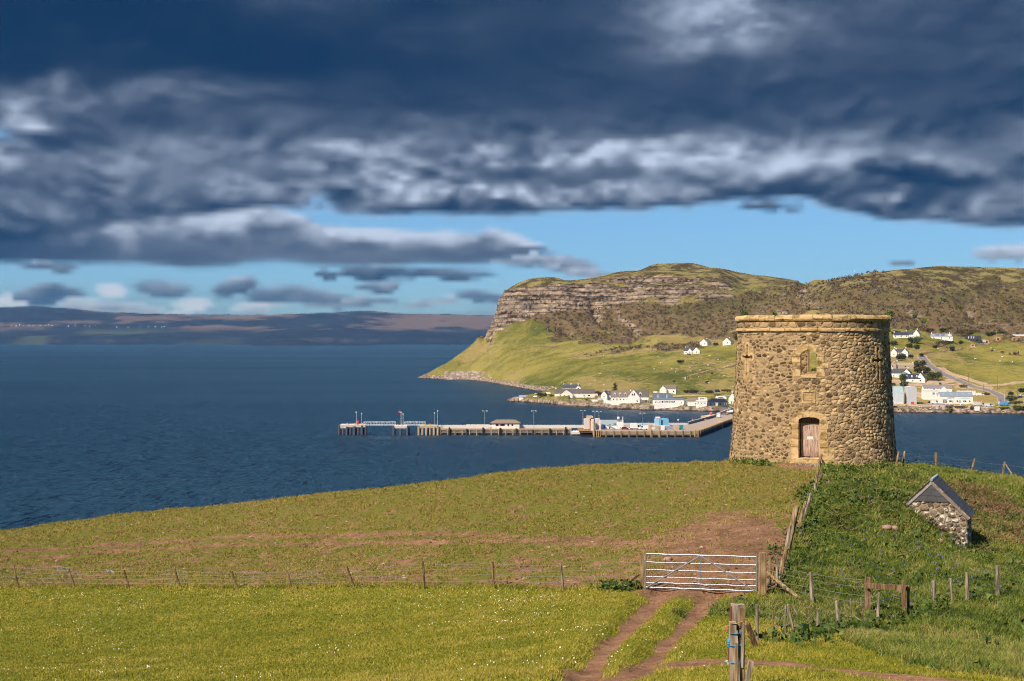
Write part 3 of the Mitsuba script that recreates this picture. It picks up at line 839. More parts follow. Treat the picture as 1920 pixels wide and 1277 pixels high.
DOOR_A, WIN_A, PLQ_A = -2.3, -2.6, -2.7
S = lambda a, z=51.5: math.radians(a) * RZ(z)
door_open, win_open = arch(1.16, 48.30, 50.40, 50.60), arch(.90, 52.95, 54.08, 54.38, True)
back_open = arch(.85, 52.95, 54.2, 54.6, True)
def cross_poly(h0=-1.02, h1=.62, arm=.44, w=.075, knob=.13):
    return shapely.union_all([shapely.box(-w, h0, w, h1), shapely.box(-arm, -w * .8, arm, w * .8)] + [sg.Point(x, z).buffer(knob, 6) for x, z in ((0, h0), (0, h1), (-arm, 0), (arm, 0))] + [sg.Point(0, 0).buffer(.15, 6)])
CROSS = cross_poly()
cross_at = ((55, 53.75), (-57, 53.9))

tower = thing('stone_tower', 'round roofless rubble stone tower with arched door and pointed window on the grassy knoll', 'tower')
zprof = np.linspace(46.4, 55.36, 30)
outer = [(float(RZ(z)), float(z)) for z in zprof]
cs = manifold3d.CrossSection([outer + [(3.5, 55.36), (3.5, 46.4)]])
body = manifold3d.Manifold.revolve(cs, 144).translate([TC[0], TC[1], 0])
for a_, poly, t0, t1 in ((DOOR_A, door_open, -1.4, 1), (WIN_A, win_open, -1.6, 1), (180 - 3, back_open, -1.6, 1), (-100, win_open, -1.6, 1)):
    body = body - radial_prism(a_, poly, t0, t1)
for a_, zc in cross_at:
    ring = np.array(CROSS.exterior.coords)[:-1]
    ring = ring if CROSS.exterior.is_ccw else ring[::-1]
    body = body - radial_prism(a_, ring + [0, zc], -.42, .6)
wall = f'{tower}__wall'
scene[wall] = mikit.ply(body, 'mortar_mat', smooth=40)

fr = shapely.union_all([shapely.box(-.95, 48.2, .97, 50.85), shapely.box(.9, 48.15, 1.35, 48.95), shapely.box(-1.1, 48.15, -.9, 48.9)])
def shift(g_, a):
    return shapely.affinity.translate(g_, S(a), 0)
import shapely.affinity
door_frame = shift(sg.Polygon(arch(1.90, 47.5, 50.55, 50.9)).union(shapely.box(.8, 47.5, 1.36, 48.9)).union(shapely.box(-1.12, 47.5, -.8, 48.75)), DOOR_A)
win_frame = shift(sg.Polygon(arch(1.72, 52.85, 53.95, 54.68, True)).union(shapely.box(.6, 53.35, 1.1, 53.95)), WIN_A)
plq = shift(shapely.box(-.40, 51.32, .40, 52.12), PLQ_A)
crosses = [shapely.affinity.translate(CROSS.buffer(.16, join_style='mitre'), S(a_, zc), zc) for a_, zc in cross_at]
back = shapely.affinity.translate(sg.Polygon(arch(1.2, 52.8, 54.2, 54.8, True)), S(177), 0)
side = shapely.affinity.translate(sg.Polygon(arch(1.2, 52.8, 54.2, 54.8, True)), S(-100), 0)
avoid = shapely.union_all([door_frame, win_frame, plq, *crosses, back, side]).buffer(.01)


def gap_fn(p):
    a = math.degrees(p[0] / 4.5)
    return .018 + .015 * (1 - sst(-25, 12, a)) if a > -120 else .03


def drop_fn(p):
    a = math.degrees(p[0] / 4.5)
    return .14 * (1 - sst(-30, 5, a)) * (a > -120)


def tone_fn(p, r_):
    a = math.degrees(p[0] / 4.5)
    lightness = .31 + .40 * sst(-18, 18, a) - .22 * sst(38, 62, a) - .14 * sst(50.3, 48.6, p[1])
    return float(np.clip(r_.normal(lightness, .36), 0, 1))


SF = math.pi * 4.55
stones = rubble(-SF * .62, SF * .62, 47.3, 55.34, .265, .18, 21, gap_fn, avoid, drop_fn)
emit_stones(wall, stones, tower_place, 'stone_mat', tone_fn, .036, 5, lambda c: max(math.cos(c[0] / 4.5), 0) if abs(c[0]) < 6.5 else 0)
rear = rubble(SF * .62, SF * 1.38, 47.3, 55.34, .48, .33, 22, .022, shapely.affinity.translate(avoid, 0, 0))
inner = rubble(-SF * .30, SF * .30, 51.6, 55.34, .34, .24, 23, .022, shapely.affinity.translate(sg.Polygon(arch(1.0, 52.8, 54.2, 54.7, True)), math.radians(3) * 3.5, 0))


def inner_place(q):
    a = math.pi - q[:, 0] / 3.5
    rr = 3.5 - q[:, 2]
    return np.column_stack([TC[0] + rr * (np.sin(a) * RVt[0] - np.cos(a) * FVt[0]), TC[1] + rr * (np.sin(a) * RVt[1] - np.cos(a) * FVt[1]), q[:, 1]])


def lump(key, stones, place, tone, h, seed):
    r_ = np.random.default_rng(seed)
    o, vs, fs, us = 0, [], [], []
    for k, (ring, a) in enumerate(stones):
        v, f = ring_stone(ring, h * r_.uniform(.6, 1.4), -.05, place, seed=k)
        vs.append(v); fs.append(f + o); us.append(np.tile([tone(ring.mean(0), r_), r_.random()], (len(v), 1))); o += len(v)
    scene[key] = mikit.ply((np.vstack(vs), np.vstack(fs)), 'stone_mat', smooth=True, uv=np.vstack(us))
    labels[key] = {'kind': 'stuff'}


lump(f'{wall}__rear_stones', rear, tower_place, tone_fn, .05, 8)
lump(f'{wall}__inner_stones', inner, inner_place, lambda p, r_: r_.uniform(.2, .9), .05, 9)


def blocks(parent, piece, polys, place, t0, t1, bsdf='dressed_mat', cell=.22, bevel=.012):
    """Dressed stones: each outline in (s, z) becomes a slab from depth t0 to t1, bent on to the wall."""
    for poly in polys:
        poly = poly.buffer(-.006)
        for p in getattr(poly, 'geoms', [poly]):
            if p.is_empty:
                continue
            p = sg.polygon.orient(p.segmentize(cell))
            m = trimesh.creation.extrude_polygon(p, t1 - t0, engine='earcut')
            v = m.vertices.copy()
            c = v[:, :2].mean(0)
            out_ = v[:, 2] > (t1 - t0) / 2
            v[out_, :2] = c + (v[out_, :2] - c) * .985
            v[:, 2] += t0 + np.where(out_, rng.uniform(-.008, .012), 0)
            scene[num(f'{parent}__{piece}')] = mikit.ply((place(v), m.faces), bsdf, smooth=25)


def sub(poly, cuts):
    out = [poly]
    return out


# door surround: jamb blocks and a two-piece arched head
dfz = [47.6, 48.22, 48.95, 49.4, 49.95, 50.28]
dpoly = []
hole_ = shift(sg.Polygon(arch(1.16, 47.0, 50.40, 50.60, n=10)), DOOR_A)
for k, (a, b) in enumerate(zip(dfz[:-1], dfz[1:])):
    wl, wr = (.95, .98) if k % 2 else (1.08, 1.05)
    if k == 1:
        wr, wl = 1.38, .98
    if k == 0:
        wl, wr = 1.2, 1.42
    dpoly += [shift(shapely.box(-wl, a, -.5, b), DOOR_A).difference(hole_), shift(shapely.box(.5, a, wr, b), DOOR_A).difference(hole_)]
head = shift(sg.Polygon(arch(1.95, 50.28, 50.55, 50.92, n=10)), DOOR_A).difference(hole_)
dpoly += [head.intersection(shapely.box(S(DOOR_A) - 2, 50, S(DOOR_A), 52)), head.intersection(shapely.box(S(DOOR_A), 50, S(DOOR_A) + 2, 52))]
blocks(f'{tower}__door_surround', 'block', dpoly, tower_place, -.35, .035)
# window surround
wh = shift(sg.Polygon(arch(.90, 52.5, 54.08, 54.38, True, n=10)), WIN_A)
wpoly = []
for k, (a, b) in enumerate(zip([52.85, 53.3, 53.62, 53.98], [53.3, 53.62, 53.98])):
    wl, wr = ((.98, .88), (.86, 1.08), (.92, .86))[k]
    wpoly += [shift(shapely.box(-wl, a, -.4, b), WIN_A).difference(wh), shift(shapely.box(.4, a, wr, b), WIN_A).difference(wh)]
whead = shift(sg.Polygon(arch(1.74, 53.98, 54.10, 54.70, True, n=10)), WIN_A).difference(wh)
wpoly += [whead.intersection(shapely.box(S(WIN_A) - 2, 50, S(WIN_A), 56)), whead.intersection(shapely.box(S(WIN_A), 50, S(WIN_A) + 2, 56))]
blocks(f'{tower}__window_surround', 'block', wpoly, tower_place, -.35, .035)
blocks(tower, 'window_sill', [shift(shapely.box(-.44, 52.78, .44, 52.96), WIN_A)], tower_place, -.7, .06)
blocks(f'{tower}__rear_window_surround', 'block', [shapely.affinity.translate(sg.Polygon(arch(1.1, 52.85, 54.2, 54.75, True)), S(177), 0).difference(shapely.affinity.translate(sg.Polygon(arch(.83, 52.8, 54.2, 54.58, True)), S(177), 0))], tower_place, -.3, .03)
# plaque: frame, recessed field and raised square
px_ = S(PLQ_A)
frame_o, frame_i = shapely.box(px_ - .38, 51.34, px_ + .38, 52.10), shapely.box(px_ - .27, 51.45, px_ + .27, 51.99)
blocks(f'{tower}__plaque', 'frame', [frame_o.difference(frame_i)], tower_place, -.2, .05)
blocks(f'{tower}__plaque', 'field', [frame_i], tower_place, -.2, -.01)
blocks(f'{tower}__plaque', 'tablet', [shapely.box(px_ - .18, 51.54, px_ + .18, 51.90)], tower_place, -.1, .035)
# cross shaped arrow slits: dressed surrounds in four pieces each
for a_, zc in cross_at:
    s_ = S(a_, zc)
    shape = shapely.affinity.translate(CROSS.buffer(.15, join_style='mitre'), s_, zc).difference(shapely.affinity.translate(CROSS, s_, zc))
    qs = [shapely.box(s_ - 2, zc - 2, s_ + 2, zc - .42), shapely.box(s_ - 2, zc - .42, s_, zc + .3), shapely.box(s_, zc - .42, s_ + 2, zc + .3), shapely.box(s_ - 2, zc + .3, s_ + 2, zc + 2)]
    par = num(f'{tower}__arrow_slit')
    THINGS.add(par)
    blocks(par, 'block', [shape.intersection(q) for q in qs], tower_place, -.3, .03, cell=.15)


def ring_seg(a0, a1, prof, n=5, seed=0):
    """A piece of a moulded ring: prof is a closed (t, z) outline."""
    r_ = np.random.default_rng(seed)
    prof = np.array(prof) + np.column_stack([r_.uniform(-.012, .012, len(prof)), r_.uniform(-.010, .010, len(prof))])
    m, A = len(prof), np.linspace(a0, a1, n)
    v = []
    for a in A:
        rr = 4.32 + prof[:, 0]
        v.append(np.column_stack([TC[0] + rr * (math.sin(a) * RVt[0] - math.cos(a) * FVt[0]), TC[1] + rr * (math.sin(a) * RVt[1] - math.cos(a) * FVt[1]), prof[:, 1]]))
    v = np.vstack(v)
    i, j = np.meshgrid(np.arange(n - 1), np.arange(m), indexing='ij')
    q = np.stack([i * m + j, (i + 1) * m + j, (i + 1) * m + (j + 1) % m, i * m + (j + 1) % m], -1).reshape(-1, 4)
    caps = [[0, k, k + 1] for k in range(1, m - 1)] + [[(n - 1) * m, (n - 1) * m + k + 1, (n - 1) * m + k] for k in range(1, m - 1)]
    return v, np.vstack([q[:, [0, 2, 1]], q[:, [0, 3, 2]], caps])


for nm, cnt, prof, ph in (('string_course', 30, [(-.5, 55.365), (.07, 55.365), (.13, 55.41), (.13, 55.50), (.08, 55.55), (-.5, 55.55)], .3),
                          ('coping', 26, [(-.55, 55.96), (.09, 55.96), (.15, 55.99), (.20, 56.08), (.17, 56.20), (.08, 56.29), (-.1, 56.31), (-.55, 56.28)], .0)):
    for k in range(cnt):
        a0, a1 = -math.pi + (k + ph) * 2 * math.pi / cnt + .0035, -math.pi + (k + 1 + ph) * 2 * math.pi / cnt - .0035
        v, f = ring_seg(a0, a1, prof, 6, k + cnt)
        v[:, 2] += rng.uniform(-.010, .012)
        scene[num(f'{tower}__{nm}__stone')] = mikit.ply((v, f), 'dressed_mat', smooth=35)
fz = [(-.5, 55.555), (.055, 55.555), (.055, 55.955), (-.5, 55.955)]
v, f = ring_seg(-math.pi, math.pi, fz, 145)
scene[f'{tower}__frieze'] = mikit.ply((v, f), 'mortar_mat', smooth=40)
frz = rubble(-SF * .55, SF * .55, 55.57, 55.94, .36, .37, 31, .03, None)
emit_stones(f'{tower}__frieze', frz, lambda q: tower_place(q + [0, 0, .055]), 'stone_mat', lambda p, r_: float(np.clip(r_.normal(.36, .25), 0, 1)), .03, 6, lambda c: max(math.cos(c[0] / 4.4), 0) if abs(c[0]) < 6.5 else 0, most=40)

# plank door with a small white notice
def tower_flat(a_, R):
    a = math.radians(a_)
    out = np.array([math.sin(a) * RVt[0] - math.cos(a) * FVt[0], math.sin(a) * RVt[1] - math.cos(a) * FVt[1], 0])
    tan = np.array([math.cos(a) * RVt[0] + math.sin(a) * FVt[0], math.cos(a) * RVt[1] + math.sin(a) * FVt[1], 0])
    return lambda q: np.array([TC[0], TC[1], 0]) + (R + np.asarray(q)[:, 2:3]) * out + np.asarray(q)[:, 0:1] * tan + np.asarray(q)[:, 1:2] * np.array([0, 0, 1.0])


scene['door_wood'] = principled(mikit.proc(lambda p, n, uv: mix((.34, .225, .175), (.68, .52, .43), smoothstep(.2, .8, fbm(p.x * 38, p.y * 38, p.z * 2.4, 3))) * (.8 + .3 * noise(p.x * 2, p.y * 2, p.z * 4)) * (1 - .35 * smoothstep(49.0, 48.4, p.z))), .8, .15)
RD = float(RZ(49.3)) - .50
pl = tower_flat(DOOR_A, RD)


def slab(key, place, lo, hi, bsdf, smooth=False, color=None):
    m = trimesh.creation.box(bounds=[lo, hi])
    scene[num(key)] = mikit.ply((place(m.vertices), m.faces), bsdf, smooth=smooth, **({} if color is None else {'color': np.tile(color, (8, 1))}))


for k in range(8):
    x0 = -.47 + k * .1275
    slab(f'{tower}__door__plank', pl, [x0 + .004, 48.36 + rng.uniform(0, .03), -.04], [x0 + .1235, 50.23, rng.uniform(-.004, .006)], 'door_wood')
slab(f'{tower}__door__ledge', pl, [-.46, 48.62, -.09], [.54, 48.78, -.045], 'door_wood')
slab(f'{tower}__door__notice', pl, [-.13, 49.33, .012], [.19, 49.50, .02], 'vc_matte', color=(.8, .76, .74))
labels[f'{tower}__door__notice'] = {'label': 'small blank-looking white notice on the door'}
slab(f'{tower}__door__lock_plate', pl, [.42, 49.30, .012], [.49, 49.47, .022], 'vc_matte', color=(.45, .42, .38))
slab(f'{tower}__door_lintel', pl, [-.66, 50.26, -.16], [.66, 50.42, -.05], 'wood_brown')
slab(f'{tower}__doorstep', tower_flat(DOOR_A, float(RZ(48.2))), [-.78, 48.02, -.9], [.72, 48.33, .20], 'dressed_mat')
steps = thing('timber_steps', 'worn earth steps with weathered timber risers below the tower door', 'steps')
for k, (yy_, ww) in enumerate(((.65, 1.35), (1.15, 1.25), (1.65, 1.3))):
    pf = tower_flat(DOOR_A, float(RZ(48.2)) + yy_)
    c_ = pf([[0, 0, 0]])[0]
    zg = float(GZ(c_[0], c_[1]))
    slab(f'{steps}__riser', pf, [-ww / 2, zg - .2, -.05], [ww / 2, zg + .09, .05], 'wood_grey')


def shrub_leaves(mb, c, r, n, cols, size=.09, seed=0, flat=.8, core=.35):
    """Leaf sized faces spread through a lumpy volume."""
    r_ = np.random.default_rng(seed)
    d = r_.normal(size=(n, 3))
    d /= np.linalg.norm(d, axis=1, keepdims=True)
    rad = r * (core + (1 - core) * r_.random(n) ** .6)
    lum = 1 + .5 * (meshkit.noise(d * 2.1 + seed * 3.1, seed) - .5)
    p = np.array(c) + d * (rad * lum)[:, None] * np.array([1, 1, flat])
    u = r_.normal(size=(n, 3))
    u /= np.linalg.norm(u, axis=1, keepdims=True)
    w = np.cross(u, r_.normal(size=(n, 3)))
    w /= np.linalg.norm(w, axis=1, keepdims=True) + 1e-9
    s = size * r_.uniform(.6, 1.4, n)[:, None]
    v = np.stack([p - u * s - w * s * .5, p + u * s, p + w * s * .9], 1).reshape(-1, 3)
    ci = np.array(cols)[r_.integers(0, len(cols), n)] * r_.uniform(.7, 1.3, (n, 1))
    mb.v.append(v); mb.f.append(np.arange(3 * n).reshape(-1, 3) + mb.n); mb.k.append(np.repeat(ci, 3, 0)); mb.n += 3 * n
    return mb


GREENS = [(.045, .085, .018), (.07, .12, .022), (.10, .14, .03), (.035, .06, .016)]
for (x, y, lab, r_) in ((1395, 588, 'small green shrub sprouting from the left end of the tower coping', .27), (1669, 592, 'round dark green shrub sprouting from the right end of the tower coping', .22), (1452, 590, 'thin yellow-green weeds growing on top of the tower coping', .14)):
    Yp = 83.0 if y != 590 else 80.5
    c = at(x, y, Yp)
    c[2] = 56.30 + r_ * .55
    key = thing('wall_top_shrub', lab, 'shrub')
    mb = MB()
    shrub_leaves(mb, c, r_, int(900 * r_), GREENS[1:3], .05, seed=int(x))
    mb.put(f'{key}__leaves', 'leaf')
    MB().tube([c[0], c[1], 56.2], [c[0], c[1], c[2]], .02, .01, (.12, .08, .05)).put(f'{key}__stem')
c = tower_flat(177, 4.0)([[0, 52.98, 0]])[0]
key = thing('sill_weeds', 'green weeds growing on the sill inside the tower window', 'weeds')
mb = MB()
shrub_leaves(mb, c + [0, 0, .08], .34, 160, GREENS[1:3], .05, seed=3, flat=.4)
mb.put(key, 'leaf')

# ------------------------------------------------------------------ the little stone hut with a slate roof
hb = hit(1812, 1036)
hut = thing('stone_hut', 'tiny stone hut with a steep slate roof, half buried in the grassy bank', 'hut')
az_ = math.atan2(hb[0], hb[1]) + math.radians(5)
hR, hF = np.array([math.cos(az_), -math.sin(az_), 0]), np.array([math.sin(az_), math.cos(az_), 0])     # to the right along the gable; back along the ridge
HW, HD, HE, HH = 2.72, 2.0, 1.46, 1.32
hz0 = float(hb[2]) + .02
ho = np.array([hb[0], hb[1], hz0]) - hR * HW / 2


def hut_place(front):
    def fn(q):
        q = np.asarray(q, float)
        if front:                                          # (s, z, t): gable wall
            return ho + q[:, 0:1] * hR + q[:, 1:2] * [0, 0, 1] - q[:, 2:3] * hF
        return ho + hR * HW / 2 + (q[:, 0:1]) * hF + q[:, 1:2] * [0, 0, 1] + q[:, 2:3] * hR
    return fn


gable = [(-HW / 2, -1.6), (HW / 2, -1.6), (HW / 2, HE), (0, HE + HH), (-HW / 2, HE)]
m = trimesh.creation.extrude_polygon(sg.Polygon(gable), HD, engine='earcut')
vv = m.vertices
scene[f'{hut}__wall'] = mikit.ply((ho + vv[:, 0:1] * hR + vv[:, 1:2] * np.array([0, 0, 1.0]) + vv[:, 2:3] * hF, m.faces[:, ::-1]), 'hut_mortar')
scene['hut_mortar'] = principled(mikit.proc(lambda p, n, uv: mix((.22, .185, .14), (.46, .40, .33), fbm(p.x * 16, p.y * 16, p.z * 16, 3))), .95, .1)
gpoly = sg.Polygon([(-HW / 2, -.6), (HW / 2, -.6), (HW / 2, HE), (HW / 2 * .60, HE + HH * .42), (-HW / 2 * .60, HE + HH * .42), (-HW / 2, HE)]).buffer(-.01)
st = [(r, a) for r, a in rubble(-HW / 2, HW / 2, -.6, HE + HH * .7, .25, .19, 41, .014, shapely.box(-5, -5, 5, 5).difference(gpoly))]
emit_stones(f'{hut}__wall', st, hut_place(True), 'hut_stone_mat', lambda p, r_: r_.uniform(0, 1), .05, 11, lambda c: 1.0)
lump_ = rubble(0.0, HD, -.6, HE, .26, .2, 42, .014, None)
o, vs, fs, us = 0, [], [], []
for k, (ring, a) in enumerate(lump_):
    v, f = ring_stone(ring, .05, -.05, hut_place(False), seed=k)
    vs.append(v); fs.append(f + o); us.append(np.tile([rng.random(), rng.random()], (len(v), 1))); o += len(v)
scene[f'{hut}__wall__side_stones'] = mikit.ply((np.vstack(vs), np.vstack(fs)), 'hut_stone_mat', smooth=True, uv=np.vstack(us))
labels[f'{hut}__wall__side_stones'] = {'kind': 'stuff'}
# roof: boards and slates on both slopes
slen = math.hypot(HW / 2, HH) + .16
for sgn in (1, -1):
    down = hR * sgn * (HW / 2) + np.array([0, 0, -HH])
    down /= np.linalg.norm(down)
    nrm = hR * sgn * HH + np.array([0, 0, HW / 2])
    nrm /= np.linalg.norm(nrm)
    apex = ho + np.array([0, 0, HE + HH]) + nrm * .07
    courses = 12
    for c_ in range(courses):
        u0 = c_ * slen / courses
        off = .5 * (c_ % 2)
        for q in range(9):
            w0, w1 = -.10 + (q - off + .5 * 0) * (HD + .2) / 8.5 + .004, -.10 + (q + 1 - off) * (HD + .2) / 8.5 - .004
            w0, w1 = max(w0, -.10), min(w1, HD + .10)
            if w1 - w0 < .04:
                continue
            lift0, lift1 = .012, .032 + rng.uniform(0, .006)
            pts = []
            for (u, w, l) in ((u0 - .05, w0, 0), (u0 - .05, w1, 0), (u0 + slen / courses + rng.uniform(-.008, .008), w1, 1), (u0 + slen / courses + rng.uniform(-.008, .008), w0, 1)):
                b_ = apex + down * u + hF * w
                pts += [b_ + nrm * ((lift1 if l else lift0) - .012), b_ + nrm * (lift1 if l else lift0)]
            pts = np.array(pts)
            f = np.array([[1, 3, 5], [1, 5, 7], [0, 4, 2], [0, 6, 4], [4, 6, 7], [4, 7, 5], [0, 1, 7], [0, 7, 6], [2, 4, 5], [2, 5, 3]])
            scene[num(f'{hut}__roof__slate')] = mikit.ply((pts, f), 'slate_mat', uv=np.tile([rng.random(), 0], (8, 1)))
    bd = MB()
    p0, p1 = apex - nrm * .06 - hF * .10, apex + down * slen - nrm * .06 - hF * .10
    for e_, col in ((0, (.34, .31, .33)),):
        q0, q1 = p0 - nrm * .07, p1 - nrm * .07
        V8 = np.array([p0, p1, q1, q0, p0 + hF * .05, p1 + hF * .05, q1 + hF * .05, q0 + hF * .05])
        bd.mesh(V8, np.array([[0, 1, 2, 3], [7, 6, 5, 4], [0, 4, 5, 1], [1, 5, 6, 2], [2, 6, 7, 3], [3, 7, 4, 0]]), col if sgn < 0 else (.24, .20, .17))
    bd.put(f'{hut}__roof__verge_board')
    V8 = np.array([apex + a * hF + b * down + c * nrm for a in (-.05, HD + .08) for b in (.0, slen) for c in (-.075, -.005)])
    scene[num(f'{hut}__roof__boarding')] = mikit.ply((V8, np.array([[0, 1, 3], [0, 3, 2], [4, 7, 5], [4, 6, 7], [0, 4, 5], [0, 5, 1], [2, 3, 7], [2, 7, 6], [1, 5, 7], [1, 7, 3], [0, 2, 6], [0, 6, 4]])), 'wood_grey')
rp = MB()
rp.tube(ho + [0, 0, HE + HH + .10] - hF * .11, ho + [0, 0, HE + HH + .10] + hF * (HD + .10), .06, .06, (.30, .34, .42), 8)
rp.put(f'{hut}__roof__ridge_cap')
ptop = ho + [0, 0, HE + HH] - hF * .03
zb, zt_ = HE + HH * .40, HE + HH * .96
for c_ in range(3):
    za, zc_ = zb + (zt_ - zb) * c_ / 3, zb + (zt_ - zb) * (c_ + 1) / 3 + .03
    wa, wb = (HE + HH - za) / HH * HW / 2 - .07, max((HE + HH - zc_) / HH * HW / 2 - .07, .02)
    k = (3, 2, 1)[c_]
    for q in range(k):
        xs = [-wa + 2 * wa * q / k + .004, -wa + 2 * wa * (q + 1) / k - .004, -wb + 2 * wb * (q + 1) / k - .004, -wb + 2 * wb * q / k + .004]
        pts = [ho + hR * x + np.array([0, 0, z]) - hF * t for t in (.03, .055 - .012 * 0) for x, z in zip(xs, (za, za, zc_, zc_))]
        pts = np.array(pts)
        pts[4:6] -= hF * .022
        scene[num(f'{hut}__gable_slates__slate')] = mikit.ply((pts, np.array([[4, 5, 6], [4, 6, 7], [0, 2, 1], [0, 3, 2], [0, 1, 5], [0, 5, 4], [1, 2, 6], [1, 6, 5], [2, 3, 7], [2, 7, 6], [3, 0, 4], [3, 4, 7]])), 'slate_mat', uv=np.tile([rng.uniform(.4, 1), 0], (8, 1)))

# ------------------------------------------------------------------ gate, posts and fences
def stake(key, base, top, r, bsdf='wood_grey', square=False, taper=.9, sides=7, sink=.35):
    """A rough fence post from its foot in the ground to its top."""
    base, top = np.array(base, float), np.array(top, float)
    ax = (top - base) / np.linalg.norm(top - base)
    b = base - ax * sink
    n = 6
    tt = np.linspace(0, 1, n)
    x = np.cross(ax, [0, 1, 0]); x /= np.linalg.norm(x)
    y = np.cross(ax, x)
    a = np.arange(sides) * 2 * np.pi / sides + rng.random()
    rad = np.ones(sides)
    if square:
        a = np.array([.25, .75, 1.25, 1.75]) * np.pi
        sides, rad = 4, np.full(4, 1.25)
    v = []
    for t in tt:
        w = r * (1 + (taper - 1) * t) * rad * rng.uniform(.92, 1.08, sides)
        wob = rng.normal(0, r * .06, 3)
        v.append(b + (top - b) * t + wob + (np.cos(a) * w)[:, None] * x + (np.sin(a) * w)[:, None] * y)
    v[-1] = v[-1] + ax * rng.uniform(-r * .35, r * .35, (sides, 1))
    v = np.vstack(v + [[top + ax * r * .2], [b]])
    i, j = np.meshgrid(np.arange(n - 1), np.arange(sides), indexing='ij')
    q = np.stack([i * sides + j, i * sides + (j + 1) % sides, (i + 1) * sides + (j + 1) % sides, (i + 1) * sides + j], -1).reshape(-1, 4)
    s_ = np.arange(sides)
    f = np.vstack([q[:, [0, 2, 1]], q[:, [0, 3, 2]], np.stack([(n - 1) * sides + (s_ + 1) % sides, (n - 1) * sides + s_, s_ * 0 + n * sides], 1)])
    k = slot(key)
    scene[k] = mikit.ply((v, f), bsdf, smooth=40)
    return k


def stake_px(key, bx, by, tx, ty, r, bsdf='wood_grey', **kw):
    b = on(bx, by)
    t = at(tx, ty, b[1] - .0)
    stake(key, b, t, r, bsdf, **kw)
    return b, t


def wires(key, pts_b, pts_t, fracs, r=.0045, sag=.03):
    for fr_ in fracs:
        line = [b + (t - b) * fr_ for b, t in zip(pts_b, pts_t)]
        out = []
        for p, q in zip(line[:-1], line[1:]):
            for s in (0, .25, .5, .75):
                c = p + (q - p) * s
                c = c - np.array([0, 0, sag * 4 * s * (1 - s)])
                out.append(c)
        out.append(line[-1])
        MB().path(out, r, (.4, .4, .4), 4).put(key, 'wire_mat')


gate = thing('field_gate', 'galvanised tubular steel field gate with two diagonal braces across the rutted track', 'gate')
gl, gr_ = on(1211, 1107), on(1419, 1113)
gl[2] += .05; gr_[2] += .03
gd = (gr_ - gl)
gs = lambda t, h: gl + gd * t + np.array([0, 0, h])
heights = [.03, .19, .38, .61, .86, 1.13]
for k, h in enumerate(heights):
    MB().tube(gs(0, h), gs(1, h), .026 if k in (0, 5) else .020, None, (.6, .6, .6), 8).put(f'{gate}__rail', 'galvanised', True)
for t in (0, 1):
    MB().tube(gs(t, -.01), gs(t, 1.16), .028, None, (.6, .6, .6), 8).put(f'{gate}__end_stile', 'galvanised', True)
MB().tube(gs(.5, .03), gs(.5, 1.13), .02, None, (.6, .6, .6), 8).put(f'{gate}__centre_stile', 'galvanised', True)
off_ = np.array([-gd[1], gd[0], 0]) / np.linalg.norm(gd[:2]) * -.035
for a, b in ((.02, .49), (.98, .51)):
    MB().tube(gs(a, .05) + off_, gs(b, 1.10) + off_, .021, None, (.6, .6, .6), 8).put(f'{gate}__brace', 'galvanised', True)
for t, h in ((-.012, .25), (-.012, .9)):
    MB().box(gs(t, h), (.10, .03, .05), (.3, .3, .3)).put(f'{gate}__hinge', 'galvanised')
MB().box(gs(1.012, .72), (.12, .025, .04), (.3, .3, .3)).put(f'{gate}__latch', 'galvanised')
gp = thing('gate_post', 'brown timber post with a sloping stay at the left end of the steel gate', 'post')
stake_px(f'{gp}__post', 1205, 1104, 1204, 1042, .085, 'wood_tan', square=True)
b_, t_ = on(1205, 1104), on(1157, 1102)
stake(f'{gp}__stay', t_ + [0, -.1, -.05], b_ + [-.08, 0, .55], .05, 'wood_tan', sink=.1)
gp2 = thing('gate_post', 'thick weathered timber post with a sloping stay at the right end of the steel gate', 'post')
stake_px(f'{gp2}__post', 1430, 1117, 1430, 1038, .125, 'wood_tan', square=True)
b_, t_ = on(1436, 1117), on(1506, 1130)
stake(f'{gp2}__stay', t_, b_ + [0, 0, .75], .06, 'wood_tan', sink=.1)
stake_px(f'{gp2}__stake', 1444, 1102, 1444, 1047, .05, 'wood_tan')

wf = thing('wire_fence', 'low wire fence with thin dark leaning stakes between the two fields', 'fence')
pb, pt = [], []
for k, (bx, by, tx, ty) in enumerate([(-80, 1102, -90, 1062), (35, 1102, 25, 1060), (141, 1103, 129, 1067), (242, 1102, 232, 1069), (338, 1102, 327, 1067), (445, 1102, 434, 1071), (547, 1102, 537, 1069), (664, 1103, 650, 1062), (796, 1104, 793, 1053), (926, 1104, 923, 1053), (1056, 1106, 1051, 1057)]):
    b, t = stake_px(f'{wf}__stake', bx, by, tx, ty, .045, 'wood_brown' if k < 10 else 'wood_grey', sides=6)
    pb.append(b); pt.append(t)
k_ = stake_px(f'{wf}__stake', 685, 1102, 664, 1056, .022, 'wood_tan', sides=5)
pb.append(on(1203, 1104)); pt.append(pb[-1] + [0, 0, 1.0])
wires(f'{wf}__wire', pb, pt, (.28, .5, .72, .92))
for (px_a, t_a) in ((1, .85), (2, .75)):
    c = pb[px_a] + (pt[px_a] - pb[px_a]) * .86 + (pb[px_a + 1] - pb[px_a]) * t_a
    mb = MB()
    for q in range(5):
        mb.box(c + rng.normal(0, .07, 3) * [1.6, .5, .4], (.16, .02, .05), (.55, .60, .68), yaw=rng.random(), tilt=(rng.random(), rng.random()))
    key = thing('plastic_scrap', ('pale plastic scrap caught on the wire, left one of two', 'pale plastic scrap caught on the wire, right one of two')[px_a - 1], 'litter')
    mb.put(key)

